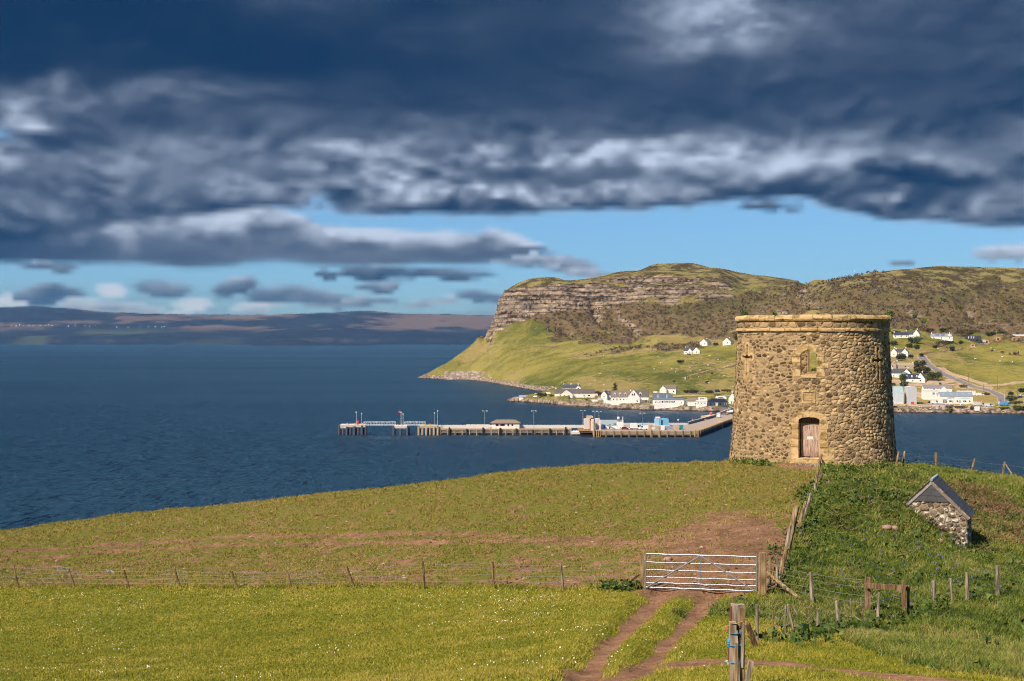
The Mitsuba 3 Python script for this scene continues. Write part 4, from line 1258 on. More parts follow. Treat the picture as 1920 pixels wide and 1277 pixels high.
df = thing('derelict_fence', 'collapsed old fence of leaning weathered posts climbing from the gate to the tower', 'fence')
ruin = [(1461, 1090, 1475, 1028, .085), (1470, 1062, 1481, 985, .07), (1475, 1036, 1494, 949, .125), (1482, 1006, 1489, 955, .06), (1496, 990, 1511, 941, .075), (1507, 979, 1520, 925, .055), (1513, 958, 1538, 912, .065),
        (1526, 916, 1543, 888, .06), (1529, 908, 1540, 852, .085), (1457, 1100, 1457, 1042, .045), (1545, 952, 1534, 930, .035), (1550, 954, 1540, 938, .05), (1543, 908, 1543, 898, .05), (1529, 962, 1530, 955, .07), (1500, 1008, 1501, 999, .08)]
pb, pt = [], []
for k, (bx, by, tx, ty, r) in enumerate(ruin):
    b, t = stake_px(f'{df}__post', bx, by, tx, ty, r, ('wood_tan', 'wood_grey', 'wood_tan', 'wood_brown')[k % 4], taper=.85)
    if k in (0, 2, 4, 6, 8):
        pb.append(b); pt.append(t)
wires(f'{df}__wire', pb, pt, (.45, .8), sag=.12)

sf = thing('skyline_fence', 'row of leaning tan stakes on the grassy skyline to the right of the tower', 'fence')
pb, pt = [], []
for (bx, by, tx, ty, r) in ((1612, 882, 1620, 851, .05), (1680, 877, 1685, 846, .06), (1692, 877, 1697, 846, .065), (1755, 880, 1755, 849, .075), (1821, 887, 1828, 860, .06), (1879, 894, 1884, 866, .06), (1990, 906, 1992, 878, .06)):
    Yb = np.interp(bx, [1600, 1680, 1760, 1920, 2000], [77.5, 80.3, 83.5, 84, 84])
    b = at(bx, by, Yb); b[2] = GZ(b[0], b[1])
    t = at(tx, ty, Yb)
    stake(f'{sf}__stake', b, t, r, 'wood_tan')
    if bx > 1613:
        pb.append(b); pt.append(t)
b = at(1903, 912, 82); b[2] = GZ(b[0], b[1])
stake(f'{sf}__stay', b, at(1885, 869, 84), .04, 'wood_grey')
wires(f'{sf}__wire', pb, pt, (.45, .85), sag=.08)

rf = thing('paddock_fence', 'sparse wire fence of short grey stakes curving across the rough grass at lower right', 'fence')
pb, pt = [], []
for k, (bx, by, tx, ty, r, m_) in enumerate([(1420, 1204, 1420, 1134, .042, 'wood_grey'), (1449.5, 1202, 1449.5, 1146, .017, 'wood_brown'), (1472, 1202, 1473, 1136, .024, 'wood_grey'), (1492, 1204, 1477, 1134, .04, 'wood_grey'), (1534, 1195, 1534, 1141, .035, 'wood_grey'),
        (1575, 1184, 1568, 1127, .048, 'wood_grey'), (1597, 1172, 1595, 1122, .02, 'wood_grey'), (1621, 1168, 1614, 1121, .02, 'wood_tan'), (1646, 1169, 1648, 1111, .045, 'wood_grey'),
        (1753, 1144, 1750, 1089, .06, 'wood_grey'), (1786, 1138, 1782, 1085, .035, 'wood_grey'), (1814, 1136, 1813, 1074, .06, 'wood_grey'), (1871, 1124, 1871, 1061, .06, 'wood_grey'), (1985, 1108, 1985, 1046, .06, 'wood_grey')]):
    b, t = stake_px(f'{rf}__stake', bx, by, tx, ty, r, m_)
    pb.append(b); pt.append(t)
wires(f'{rf}__wire', pb, pt, (.25, .5, .75, .95), r=.0035)

xf = thing('track_fence', 'strained wires with one stake running from the gate to the wooden stile', 'fence')
s0, s1, s2 = on(1434, 1117), on(1523, 1133), on(1627, 1148)
stake(f'{xf}__stake', s1, at(1520, 1073, s1[1]), .055, 'wood_grey')
wires(f'{xf}__wire', [s0, s1, s2], [s0 + [0, 0, 1.1], at(1520, 1073, s1[1]), s2 + [0, 0, 1.05]], (.3, .5, .75, .95), r=.005)
sl = thing('timber_stile', 'low brown timber frame of three posts and one cross rail beside the wire fence', 'stile')
b1, t1_ = stake_px(f'{sl}__post', 1627, 1148, 1627, 1083, .085, 'wood_brown', square=True)
b2, t2_ = stake_px(f'{sl}__post', 1695, 1160, 1693, 1088, .05, 'wood_brown', square=True)
b3, t3_ = stake_px(f'{sl}__post', 1703, 1157, 1703, 1102, .045, 'wood_brown', square=True)
Lr, Rr = at(1624, 1098, b1[1] - .13), at(1706, 1103, b3[1] - .09)
dR = Rr - Lr
m = trimesh.creation.box(extents=[np.linalg.norm(dR), .045, .15])
rot = trimesh.geometry.align_vectors([1, 0, 0], dR / np.linalg.norm(dR))
m.apply_transform(rot); m.apply_translation((Lr + Rr) / 2)
scene[f'{sl}__rail'] = mikit.ply(m, 'wood_brown')

# the old gatepost at the bottom edge, with ropes and a loose stake
bp = thing('old_gatepost', 'split grey timber gatepost tied with blue and orange twine at the bottom edge', 'post')
B0 = on(1387, 1287)
Yp = B0[1]
def plank(key, p0, p1, w, d, bsdf, dy=0.0):
    p0, p1 = at(*p0, Yp + dy), at(*p1, Yp + dy)
    ax = p1 - p0
    L = np.linalg.norm(ax)
    m = trimesh.creation.box(extents=[w, d, L]).subdivide().subdivide()
    v = m.vertices.copy()
    v[:, :2] *= (1 + .10 * (meshkit.noise(v * [9, 9, 5] + len(scene), 3) - .5))[:, None]
    rot = trimesh.geometry.align_vectors([0, 0, 1], ax / L)[:3, :3]
    k = num(key)
    scene[k] = mikit.ply((v @ rot.T + (p0 + p1) / 2, m.faces), bsdf, smooth=30)
    return k
plank(f'{bp}__timber', (1383, 1300), (1383.5, 1133), .19, .16, 'wood_grey', .0)
plank(f'{bp}__timber', (1375, 1300), (1373.5, 1166), .10, .12, 'wood_grey', -.14)
plank(f'{bp}__timber', (1384, 1300), (1378, 1182), .075, .06, 'wood_grey', -.17)
plank(f'{bp}__timber', (1390, 1252), (1393, 1168), .05, .06, 'wood_grey', -.13)
plank(f'{bp}__timber', (1389, 1300), (1391.5, 1140), .085, .07, 'wood_tan', -.10)
plank(f'{bp}__timber', (1379, 1300), (1380.5, 1205), .05, .05, 'wood_tan', -.20)
plank(f'{bp}__stay', (1396, 1300), (1409, 1240), .075, .05, 'wood_grey', -.25)
plank(f'{bp}__back_stake', (1378, 1140), (1377, 1118), .045, .04, 'wood_tan', .12)
plank(f'{bp}__rusty_pipe', (1366, 1240), (1371, 1137), .03, .03, 'rust_mat', -.05)
scene['rust_mat'] = principled((.20, .06, .045), .7, .3)
for (x0, x1, y, col, nm) in ((1368, 1394, 1186, (.02, .26, .62), 'blue_twine'), (1367, 1394, 1209, (.02, .30, .68), 'blue_twine'), (1369, 1394, 1166.5, (.58, .36, .05), 'orange_twine'), (1369, 1393, 1241, (.05, .28, .6), 'blue_twine')):
    P = [at(x0, y, Yp - .06), at(x0 + 2, y + 2, Yp - .215), at((x0 + x1) / 2, y + 3, Yp - .225), at(x1 - 1, y - 1, Yp - .12), at(x1, y, Yp + .05)]
    MB().path(P, .009, col, 5).put(f'{bp}__{nm}')
MB().path([at(1367, 1198, Yp - .1), at(1366, 1206, Yp - .16), at(1367.5, 1214, Yp - .12)], .02, (.03, .33, .75), 6).put(f'{bp}__blue_twine')
MB().path([at(1366, 1174, Yp - .1), at(1360, 1176, Yp - .14), at(1363, 1183, Yp - .12), at(1360, 1187, Yp - .1)], .008, (.75, .25, .12), 5).put(f'{bp}__orange_twine')
mb = MB()
for q in range(7):
    mb.tube(at(1363, 1239, Yp - .1), at(1363 + rng.uniform(-5, 5), 1241 + rng.uniform(-4, 6), Yp - .1), .010, .004, (.35, .68, .62), 4)
mb.put(f'{bp}__green_twine')
ls = thing('leaning_stake', 'short dark stake leaning beside the old split gatepost', 'stake')
b = on(1417, 1213)
stake(ls, b, at(1401, 1169, b[1] - .2), .07, 'wood_brown')
for (x, y, s, lab) in ((1663, 1003, .16, 'small pinkish stone in the grass left of the hut'), (1677, 1006, .14, 'small brown stone with a hollow beside the pinkish stone'), (1763, 1028, .11, 'small reddish stone in front of the stone hut'), (1252, 1053, .13, 'small grey stone on the bare earth behind the gate')):
    c = on(x, y)
    m = trimesh.creation.icosphere(subdivisions=2)
    v = m.vertices * (1 + .5 * (meshkit.noise(m.vertices * 1.7 + x, 5) - .5))[:, None] * s * np.array([1.2, 1, .8]) + c + [0, 0, s * .3]
    key = thing('stone', lab, 'stone')
    scene[key] = mikit.ply((v, m.faces), 'vc_matte', smooth=True, color=np.tile([.40, .26, .20], (len(v), 1)))
# ------------------------------------------------------------------ the pier
def U(px, Y):
    return (px - CX) / F * Y


def zat(y, Y):
    return CAMZ - (y - HY) / F * Y


CONC, TAN_, DARKW, WHITE = (.46, .42, .36), (.36, .27, .17), (.035, .035, .045), (.80, .79, .77)


def pile(key, px, Y, z0, z1, r, col, sides=8):
    MB().tube([U(px, Y), Y, z0], [U(px, Y), Y, z1], r, r, col, sides).put(key, smooth=True)


pier = thing('pier', 'long pier on timber piles with a pale parapet reaching out into the bay', 'pier')
# seaward dolphin, walkway, second dolphin
for key, x0, x1, Y, z1, n, col, pc in (('dolphin', 636, 686, 806, 5.9, 8, (.50, .48, .46), (.075, .08, .105)), ('dolphin', 738, 764, 804, 5.4, 3, (.55, .54, .52), (.085, .085, .11)), ('pier_head', 785, 821, 806, 5.4, 6, (.44, .37, .26), (.36, .29, .21))):
    dk = num(f'{pier}__{key}')
    MB().b2([U(x0 + 1, Y), Y, z1 - 1.4], [U(x1 - 1, Y), Y + 9, z1], col).put(dk)
    for i in range(n):
        px = x0 + (x1 - x0) * i / (n - 1)
        pile(f'{dk}__pile', px, Y + .2 + (i % 2) * .5, -2, z1 - .5 - .3 * (i % 3), .68, np.array(pc) * rng.uniform(.8, 1.25))
        if i % 2 == 0:
            pile(f'{dk}__pile', px + 2.5, Y + 7.5, -2, z1 - 1.4, .62, np.array(pc) * .7)
    for i in range(2 if n < 8 else 3):
        px = x0 + (x1 - x0) * (.3 + .28 * i)
        MB().tube([U(px, Y), Y + 2, z1], [U(px, Y), Y + 2, z1 + .9], .45, .3, (.62, .40, .05), 7).put(f'{dk}__bollard')
    if n == 8:
        MB().box([U(670, Y), Y + 2, z1 + 1.2], (1.1, 1, 2.4), (.55, .06, .07)).put(f'{dk}__red_locker')
        labels[f'{dk}__red_locker'] = {'label': 'red box on the outermost pier dolphin'}
        MB().box([U(645, Y), Y + 1.0, z1 - 1.2], (4.0, 1.8, 1.6), (.6, .58, .55)).put(f'{dk}__concrete_cap')
for xa, xb in ((682, 742), (758, 798)):
    wk = num(f'{pier}__walkway')
    Yw = 809
    za, zb = zat(797, Yw), zat(791.5, Yw)
    mb = MB().b2([U(xa, Yw), Yw, za - .25], [U(xb, Yw), Yw + 1.6, za + .3], (.50, .58, .68))
    mb.put(wk)
    L = U(xb, Yw) - U(xa, Yw)
    for side_ in (0, 1.6):
        MB().tube([U(xa, Yw), Yw + side_, zb], [U(xb, Yw), Yw + side_, zb], .16, None, (.58, .66, .75), 6).put(f'{wk}__handrail')
    nb = int(L / 1.7)
    for i in range(nb + 1):
        xx = U(xa, Yw) + L * i / nb
        MB().tube([xx, Yw, za], [xx, Yw, zb], .10, None, (.55, .62, .72), 5).put(f'{wk}__truss_bar')
        if i < nb:
            MB().tube([xx, Yw, za if i % 2 else zb], [xx + L / nb, Yw, zb if i % 2 else za], .08, None, (.55, .62, .72), 5).put(f'{wk}__truss_bar')
# outer deck
Yd, zd = 808, 3.4
MB().b2([U(820, Yd), Yd, zd - 1.5], [U(1072, Yd), Yd + 9, zd], (.28, .23, .17)).put(f'{pier}__deck')
MB().b2([U(822, Yd + 8.6), Yd + 8.2, zd], [U(1100, Yd + 8.6), Yd + 8.6, 5.15], (.62, .61, .60)).put(f'{pier}__parapet')
MB().b2([U(874, Yd + 6.2), Yd + 6.2, zd], [U(918, Yd + 6.2), Yd + 6.6, 5.6], (.66, .64, .62)).put(f'{pier}__parapet')
MB().b2([U(820, Yd - .3), Yd - .35, zd - .75], [U(1071, Yd - .3), Yd - .05, zd - .1], TAN_).put(f'{pier}__fender_beam')
MB().b2([U(820, Yd - .3), Yd - .3, zd - 2.1], [U(1071, Yd - .3), Yd - .05, zd - 1.75], (.30, .22, .14)).put(f'{pier}__fender_beam')
for i, px in enumerate(np.arange(826, 1072, 13.6)):
    pile(f'{pier}__pile', px, Yd - .4, -2, zd - .5, .32, np.array((.42, .33, .22)) * rng.uniform(.7, 1.2), 6)
    pile(f'{pier}__pile', px + 5, Yd + 6, -2, zd - 1.4, .35, (.10, .08, .06), 6)
for px in (843, 875, 906, 938, 968, 999, 1031, 1061):
    pile(f'{pier}__fender', px, Yd - 1.0, -2, zd + rng.uniform(-.6, 1.4), .52, np.array(DARKW) * rng.uniform(.8, 1.4), 7)
# inner berth: deck on timber face
Yi = 791
MB().prism([(U(1112, Yi), Yi), (U(1309, Yi), Yi), (U(1330, 826), 826), (U(1352, 870), 870), (U(1378, 924), 924), (U(1402, 975), 975), (U(1412, 1068), 1068), (U(1378, 1068), 1068), (U(1368, 1000), 1000), (U(1342, 931), 931), (U(1291, 852), 852), (U(1112, 848), 848)],
           1.5, 3.35, (.27, .225, .19), axis='z').put(f'{pier}__quay')
MB().b2([U(1112, Yi), Yi + .8, 1.0], [U(1308, Yi), Yi + 3, 3.2], (.30, .24, .17)).put(f'{pier}__quay_face')
for z0, z1, c in ((2.35, 3.30, (.38, .30, .20)), (1.45, 1.85, (.48, .39, .25)), (.55, .8, (.12, .09, .07))):
    MB().b2([U(1125, Yi), Yi - .25, z0], [U(1304, Yi), Yi + .05, z1], c).put(f'{pier}__fender_beam')
for i, px in enumerate(np.arange(1136, 1310, 14.4)):
    MB().box([U(px, Yi), Yi - .55, .8], (.62, .5, 5.6), np.array((.26, .18, .12)) * rng.uniform(.8, 1.3)).put(f'{pier}__fender_post')
for px, top in ((1114, 8.4), (1119, 3.8), (1122.5, 3.6), (1126, 3.7), (1220.5, 6.4), (1236, 5.6)):
    pile(f'{pier}__pile', px, Yi - .6, -2, top, .5 if px < 1116 else .34, (.40, .30, .16), 7)
for px in (1303, 1306.5, 1310, 1313):
    pile(f'{pier}__pile', px, Yi + (px - 1303) * .3, -2, 3.9, .4, (.47, .33, .15), 7)
side_pts = [(1313, 797), (1330, 826), (1352, 870), (1378, 924), (1402, 975)]
for (xa, Ya), (xb, Yb) in zip(side_pts[:-1], side_pts[1:]):
    A_, B_ = np.array([U(xa, Ya), Ya]), np.array([U(xb, Yb), Yb])
    n_ = int(np.linalg.norm(B_ - A_) / 3.2)
    for i in range(n_):
        q = A_ + (B_ - A_) * (i + .5) / n_
        MB().tube([q[0] + .35, q[1] - .25, -2], [q[0] + .35, q[1] - .25, 3.6], .38, .34, np.array((.06, .05, .05)) * rng.uniform(.7, 1.6), 6).put(f'{pier}__pile')
        MB().box([q[0] + .3, q[1] - .3, 3.75], (.9, .9, .55), (.50, .34, .14)).put(f'{pier}__kerb_block')
tow = num(f'{pier}__fender_tower')
MB().b2([U(1345, 872), 869, -2], [U(1354, 872), 874, 3.9], (.50, .36, .19)).put(tow)
for pa, pb_, hgt, c in (((1291, 852), (1342, 931), 1.5, (.20, .22, .25)), ((1344, 950), (1382, 1060), 1.2, (.36, .39, .43))):
    A_, B_ = np.array([U(*pa), pa[1]]), np.array([U(*pb_), pb_[1]])
    d_ = B_ - A_
    MB([*((A_ + B_) / 2), 3.35], math.atan2(d_[1], d_[0])).b2([-np.linalg.norm(d_) / 2, -.25, -.1], [np.linalg.norm(d_) / 2, .25, hgt], c).b2([-np.linalg.norm(d_) / 2, -.35, hgt], [np.linalg.norm(d_) / 2, .35, hgt + .15], (.5, .48, .45)).put(f'{pier}__sea_wall')
MB().prism([(U(1318, 935), 945), (U(1342, 931), 931), (U(1352, 955), 958), (U(1334, 965), 965)], -1, 3.3, (.48, .36, .22), 'z').put(f'{pier}__slipway')
MB().b2([U(1118, 846), 846.5, 3.35], [U(1290, 846), 847, 4.5], (.52, .52, .53)).put(f'{pier}__parapet')

# linkspan with its grey lifting towers
lk = thing('linkspan', 'ferry ramp slung between pale grey lifting towers in the middle of the pier', 'ferry ramp')
MB().b2([U(1086, 800), 796, 2.1], [U(1113, 800), 826, 3.0], (.20, .12, .08)).put(f'{lk}__ramp')
MB().b2([U(1084, 797), 795.5, 3.0], [U(1106, 797), 796, 3.5], (.40, .25, .12)).put(f'{lk}__ramp_edge')
MB().b2([U(1088, 800), 797, -.6], [U(1113, 800), 824, 1.4], (.02, .02, .025)).put(f'{lk}__float')
MB().b2([U(1072, 806), 802, .8], [U(1087, 806), 812, 2.2], (.62, .62, .62)).put(f'{lk}__landing')
for x0, x1, y0, y1, Y, c in ((1095, 1106, 785, 805, 806, (.60, .58, .56)), (1100, 1112, 780.5, 790, 812, (.55, .50, .45)), (1108.5, 1113.5, 786, 808, 800, (.64, .62, .60)), (1116, 1124.5, 784.5, 806, 806, (.58, .56, .54)), (1124, 1127, 789, 808, 800, (.62, .60, .58))):
    MB().b2([U(x0, Y), Y, zat(y1, Y)], [U(x1, Y), Y + 3, zat(y0, Y)], c).put(f'{lk}__tower')
MB().b2([U(1105.6, 805), 804.6, zat(805, 805)], [U(1107.6, 805), 805.4, zat(786, 805)], (.50, .18, .05)).put(f'{lk}__rusty_guide')
MB().sphere([U(1109.5, 804), 803, zat(786.5, 804)], 1.0, (.02, .02, .02), 2).put(f'{lk}__sheave', smooth=True)
MB().b2([U(1100, 806), 805.8, zat(780.8, 806)], [U(1110, 806), 810, zat(779.8, 806)], (.55, .28, .10)).put(f'{lk}__tower_cap')


def lamp_post(px, ytop, Y, zb, lab, heads=2, col=(.52, .55, .60), r=.10):
    key = thing('lamp_post', lab, 'lamp post', 'lamp posts along the pier')
    x, zt = U(px, Y), zat(ytop, Y)
    MB().tube([x, Y, zb], [x, Y, zt], r * 1.5, r, col, 6).put(f'{key}__column')
    if heads == 2:
        MB().tube([x - .9, Y, zt], [x + .9, Y, zt], .06, None, col, 5).put(f'{key}__arm')
        for s in (-1, 1):
            MB().box([x + s * 1.15, Y, zt], (.9, .5, .32), (.78, .78, .76)).put(f'{key}__lantern')
    else:
        MB().box([x, Y, zt + .2], (.55, .5, .7), (.75, .75, .74)).put(f'{key}__lantern')


lamp_post(668, 773.5, 812, 5.9, 'lamp post on the outermost dolphin, the taller of its two', 1)
lamp_post(678, 776, 811, 5.9, 'lamp post on the outermost dolphin, the shorter of its two, by the walkway', 1)
lamp_post(752, 774, 810, 5.4, 'lamp post with a red flag on the second dolphin', 1)
MB().box([U(750, 810) - .3, 810, zat(772.5, 810)], (1.6, .08, 1.1), (.55, .07, .06)).put('lamp_post_002__flag')
lamp_post(755.8, 777, 809, 5.4, 'shorter lamp post beside the flagged one on the second dolphin', 1)
lamp_post(814.5, 775, 812, 5.4, 'thin lamp post without a lantern glow on the pier head', 1, (.30, .32, .35))
lamp_post(820.5, 771.5, 813, 5.4, 'lamp post with a pale lantern on the pier head', 1)
for px, yt, Y, lab in ((909, 770.5, 816, 'twin lamp post just left of the shelter building'), (1001, 770.5, 816, 'twin lamp post right of the shelter building'), (1093, 770, 822, 'twin lamp post left of the grey lifting towers'),
                       (1115.5, 771, 822, 'left one of the two twin lamp posts above the lifting towers'), (1123, 771.8, 818, 'right one of the two twin lamp posts above the lifting towers'), (1204.5, 774.8, 838, 'thin twin lamp post behind the white vans on the quay')):
    lamp_post(px, yt, Y, 3.4, lab, 2, (.30, .33, .37) if px < 1200 else (.2, .24, .28), .08 if px > 1200 else .10)
for px, yt, Y, zb, lab in ((1271.5, 786, 850, 3.4, 'thin signal post with a round pale sign at the back of the quay'),):
    key = thing('signal_post', lab, 'signal post')
    MB().tube([U(px, Y), Y, zb], [U(px, Y), Y, zat(yt + 2, Y)], .07, None, (.45, .45, .45), 5).put(f'{key}__pole')
    MB().tube([U(px, Y), Y - .1, zat(yt + 1, Y)], [U(px, Y), Y, zat(yt + 1, Y)], .55, None, (.75, .75, .75), 10).put(f'{key}__disc')
key = thing('warning_board', 'red and white board on the sea wall of the pier road', 'sign')
MB().b2([U(1297.5, 862), 862, zat(791, 862)], [U(1299.8, 862), 862.2, zat(785.5, 862)], (.72, .30, .28)).put(f'{key}__board')
MB().tube([U(1298.6, 862), 862.1, 3.4], [U(1298.6, 862), 862.1, zat(790, 862)], .08, None, (.5, .5, .5), 5).put(f'{key}__post')


# ------------------------------------------------------------------ houses
GREYR, SLATEC, NAVY, BROWNR, WALLW = (.14, .125, .12), (.085, .095, .12), (.05, .06, .085), (.20, .17, .145), (.82, .81, .79)


class Wing:
    """One gabled block of a building: ridge along local x, front towards local -y."""

    def __init__(self, key, o, yaw, L, D, H, R, roof, wall=WALLW, hip=0.0, over=.25, first=False):
        self.key, self.o, self.yaw, self.L, self.D, self.H, self.R = key, np.array(o, float), yaw, L, D, H, R
        w = MB(o, yaw)
        if hip > 0:
            w.b2([-L / 2, -D / 2, -1.5], [L / 2, D / 2, H], wall)
        else:
            w.prism([(-D / 2, -1.5), (D / 2, -1.5), (D / 2, H), (0, H + R), (-D / 2, H)], -L / 2, L / 2, wall, axis='x')
        w.put(f'{key}__wall')
        self.roof = num(f'{key}__roof')
        r = MB(o, yaw)
        e = over * R / (D / 2)
        t = .22
        if hip > 0:
            V = np.array([[-L / 2 - over, -D / 2 - over, H], [L / 2 + over, -D / 2 - over, H], [L / 2 + over, D / 2 + over, H], [-L / 2 - over, D / 2 + over, H], [-L / 2 + hip, 0, H + R], [L / 2 - hip, 0, H + R]])
            r.mesh(V, np.array([[0, 1, 5], [0, 5, 4], [1, 2, 5], [2, 3, 4], [2, 4, 5], [3, 0, 4], [0, 2, 1], [0, 3, 2]]), roof)
        else:
            for s in (-1, 1):
                r.prism([(0, H + R + .02), (s * (D / 2 + over), H - e + .02), (s * (D / 2 + over), H - e + .02 + t), (0, H + R + .02 + t * 1.25)], -L / 2 - over, L / 2 + over, np.array(roof) * (1 if s < 0 else .95), axis='x')
        r.put(self.roof)

    def window(self, x, z, w=1.0, h=1.1, face='front', glass=True, name='window', col=(.02, .025, .03)):
        m = MB(self.o, self.yaw)
        if face == 'front':
            m.b2([x - w / 2, -self.D / 2 - .07, z - h / 2], [x + w / 2, -self.D / 2 + .05, z + h / 2], col)
        elif face == 'left':
            m.b2([-self.L / 2 - .07, x - w / 2, z - h / 2], [-self.L / 2 + .05, x + w / 2, z + h / 2], col)
        else:
            m.b2([self.L / 2 - .05, x - w / 2, z - h / 2], [self.L / 2 + .07, x + w / 2, z + h / 2], col)
        m.put(f'{self.key}__{name}', 'dark_glass' if glass else 'vc_matte')
        return self

    def windows(self, n, z=1.7, w=1.0, h=1.1, face='front', margin=.12):
        span = self.L if face == 'front' else self.D
        for i in range(n):
            self.window((-.5 + margin + (1 - 2 * margin) * (i / max(n - 1, 1) if n > 1 else .5)) * span, z, w, h, face)
        return self

    def chimney(self, x, h=1.5, w=.9, col=None):
        z = self.H + self.R
        m = MB(self.o, self.yaw).box([x, 0, z + h / 2 - .4], (w * .8, w, h + .6), WALLW if col is None else col)
        m.box([x, 0, z + h + .05], (w * .5, w * .5, .5), (.45, .25, .16))
        m.put(f'{self.roof}__chimney')
        return self

    def dormer(self, x, w=1.7, gable=True):
        f = .38
        y = -self.D / 2 * (1 - f)
        z = self.H + self.R * f
        h = self.R * .42
        k = num(f'{self.key}__dormer')
        MB(self.o, self.yaw).prism([(x - w / 2, z - h * .6), (x + w / 2, z - h * .6), (x + w / 2, z + h * .45), (x, z + h * 1.0), (x - w / 2, z + h * .45)], y - .7, y + self.D * .3, WALLW, axis='y').put(k)
        MB(self.o, self.yaw).b2([x - w * .3, y - .78, z - h * .4], [x + w * .3, y - .66, z + h * .4], (.02, .02, .03)).put(f'{k}__pane', 'dark_glass')
        return self

    def skylight(self, x, f=.55, w=.9, h=1.2, col=(.25, .32, .40)):
        y = -self.D / 2 * (1 - f)
        z = self.H + self.R * f + .26
        a = math.atan2(self.R, self.D / 2)
        MB(self.o, self.yaw).box([x, y - .02, z], (w, h, .08), col, tilt=(a, 0)).put(f'{self.roof}__skylight', 'vc_gloss')
        return self

    def door(self, x, face='front', col=(.12, .10, .10), w=.95, h=2.0):
        return self.window(x, h / 2, w, h, face, glass=False, name='door', col=col)


def hp(x, y):
    p = hhit(x, y)
    p[2] = float(HZ(p[0], p[1]))
    return p


def sc(p):
    return p[1] / F          # metres per photo pixel there


def house_key(lab, name='white_house', cat='house', group=None):
    return thing(name, lab, cat, group)


rad = math.radians
# spit: bungalows
p = hp(1075, 746); s = sc(p)
k = house_key('long low white bungalow with dark grey roof and wide front gable on the spit', 'white_bungalow')
Wing(k, p + [1.5, 6, 0], rad(-4), 75 * s, 9, 3.6, 3.4, GREYR).window(-12, 1.9, 1, 1.6).window(8, 1.9).window(12, 1.9, 1.8).chimney(-16, 1.6)
Wing(k, p + [-5.4, 1.5, 0], rad(86), 10, 22.5 * s, 3.2, 3.6, GREYR).windows(2, 1.8, 1.6, 1.0, 'left', .32)
MB(p + [11.0, 1.2, 0], rad(-4)).b2([-4.0, -.1, .2], [4.0, .1, 2.4], (.30, .36, .42)).put(f'{k}__glazed_porch', 'vc_gloss')
p = hp(1071, 738); p[2] += .6; s = sc(p)
k = house_key('white house behind the long bungalow with white chimneyed gables above its roof', 'white_house')
Wing(k, p + [0, 4, 0], rad(-3), 34 * s, 7, 4.2, 3.0, SLATEC).chimney(-6.6, 1.5).chimney(0, 1.5).chimney(6.6, 1.3)
Wing(k, p + [6.4, 0, 0], rad(87), 6, 5.5, 4.0, 2.8, SLATEC).window(0, 4.0, .9, 1, 'left')
p = hp(980, 748.5); s = sc(p)
k = house_key('tiny white boathouse with a blue-grey roof at the very tip of the spit', 'boathouse', 'boathouse')
Wing(k, p + [0, 2, 0], rad(-8), 12.5 * s, 3.6, 1.5, 1.4, (.30, .34, .42)).window(1.5, 1.0, .6, .6)
for x, y, w, lab, c in ((1003, 744.5, 8, 'small white upturned boat on the grass of the spit beyond the boathouse', (.8, .78, .76)), (1028, 740, 7, 'small white trailer beside the dark bushes left of the long bungalow', (.8, .8, .8)), (1118, 743, 5, 'tiny white trailer right of the long bungalow', (.8, .78, .76))):
    p = hp(x, y); s = sc(p)
    key = thing('upturned_boat' if 'boat' in lab else 'white_trailer', lab, 'boat' if 'boat' in lab else 'trailer')
    L_ = w * s
    if 'boat' in lab:
        MB(p, rad(15)).mesh(np.array([[-L_ / 2, 0, 0], [-L_ / 4, -.8, 0], [L_ / 3, -.8, 0], [L_ / 2, -.5, 0], [L_ / 2, .5, 0], [L_ / 3, .8, 0], [-L_ / 4, .8, 0], [-L_ / 3, 0, 1.0], [L_ / 2, 0, 1.1]]), np.array([[0, 1, 7], [1, 2, 7], [2, 8, 7], [2, 3, 8], [3, 4, 8], [4, 5, 8], [5, 7, 8], [5, 6, 7], [6, 0, 7]]), c).put(key)
    else:
        MB(p, rad(10)).b2([-L_ / 2, -.9, .5], [L_ / 2, .9, 2.1], c).put(f'{key}__body')
        MB(p, rad(10)).tube([0, -1, .35], [0, 1, .35], .35, None, (.03, .03, .03), 8).put(f'{key}__wheels')
p = hp(992.5, 744.5)
key = thing('pole_stack', 'small brown stack of poles leaning together near the boathouse', 'poles')
mb = MB(p)
for a in range(7):
    mb.tube([1.3 * math.cos(a), 1.0 * math.sin(a), -.2], [.2 * math.cos(a + 2), .2 * math.sin(a), 2.3], .14, .08, (.34, .21, .12), 5)
mb.put(key)
# small house with conifer
p = hp(1133, 751); s = sc(p)
k = house_key('small white house with a blue-grey roof and a lean-to porch left of the tall conifer', 'white_cottage', 'house')
Wing(k, p + [1.0, 4, 0], rad(70), 6.5, 5.2, 4.6, 3.0, SLATEC).window(0, 3.4, .8, 1, 'left')
Wing(k, p + [3.6, 7, 0], rad(-14), 7.5, 6.5, 4.2, 3.0, SLATEC).windows(2, 1.6).skylight(0).chimney(-3.2, 1.0)
MB(p + [-3.6, 2.5, 0]).b2([-1.6, -1.6, -.5], [1.6, 1.6, 2.3], (.58, .63, .70)).put(f'{k}__conservatory', 'vc_gloss')
for xa, ya, xb, yb, lab in ((1109, 753.5, 1121, 753, 'short white garden wall left of the small cottage'), (1132, 754.5, 1177, 757, 'long low white garden wall along the stony shore in front of the dormered house')):
    A_, B_ = hp(xa, ya), hp(xb, yb)
    d_ = B_ - A_
    key = thing('garden_wall', lab, 'wall')
    MB((A_ + B_) / 2, math.atan2(d_[1], d_[0])).b2([-np.linalg.norm(d_[:2]) / 2, -.2, -1], [np.linalg.norm(d_[:2]) / 2, .2, 1.5], WALLW).put(key)
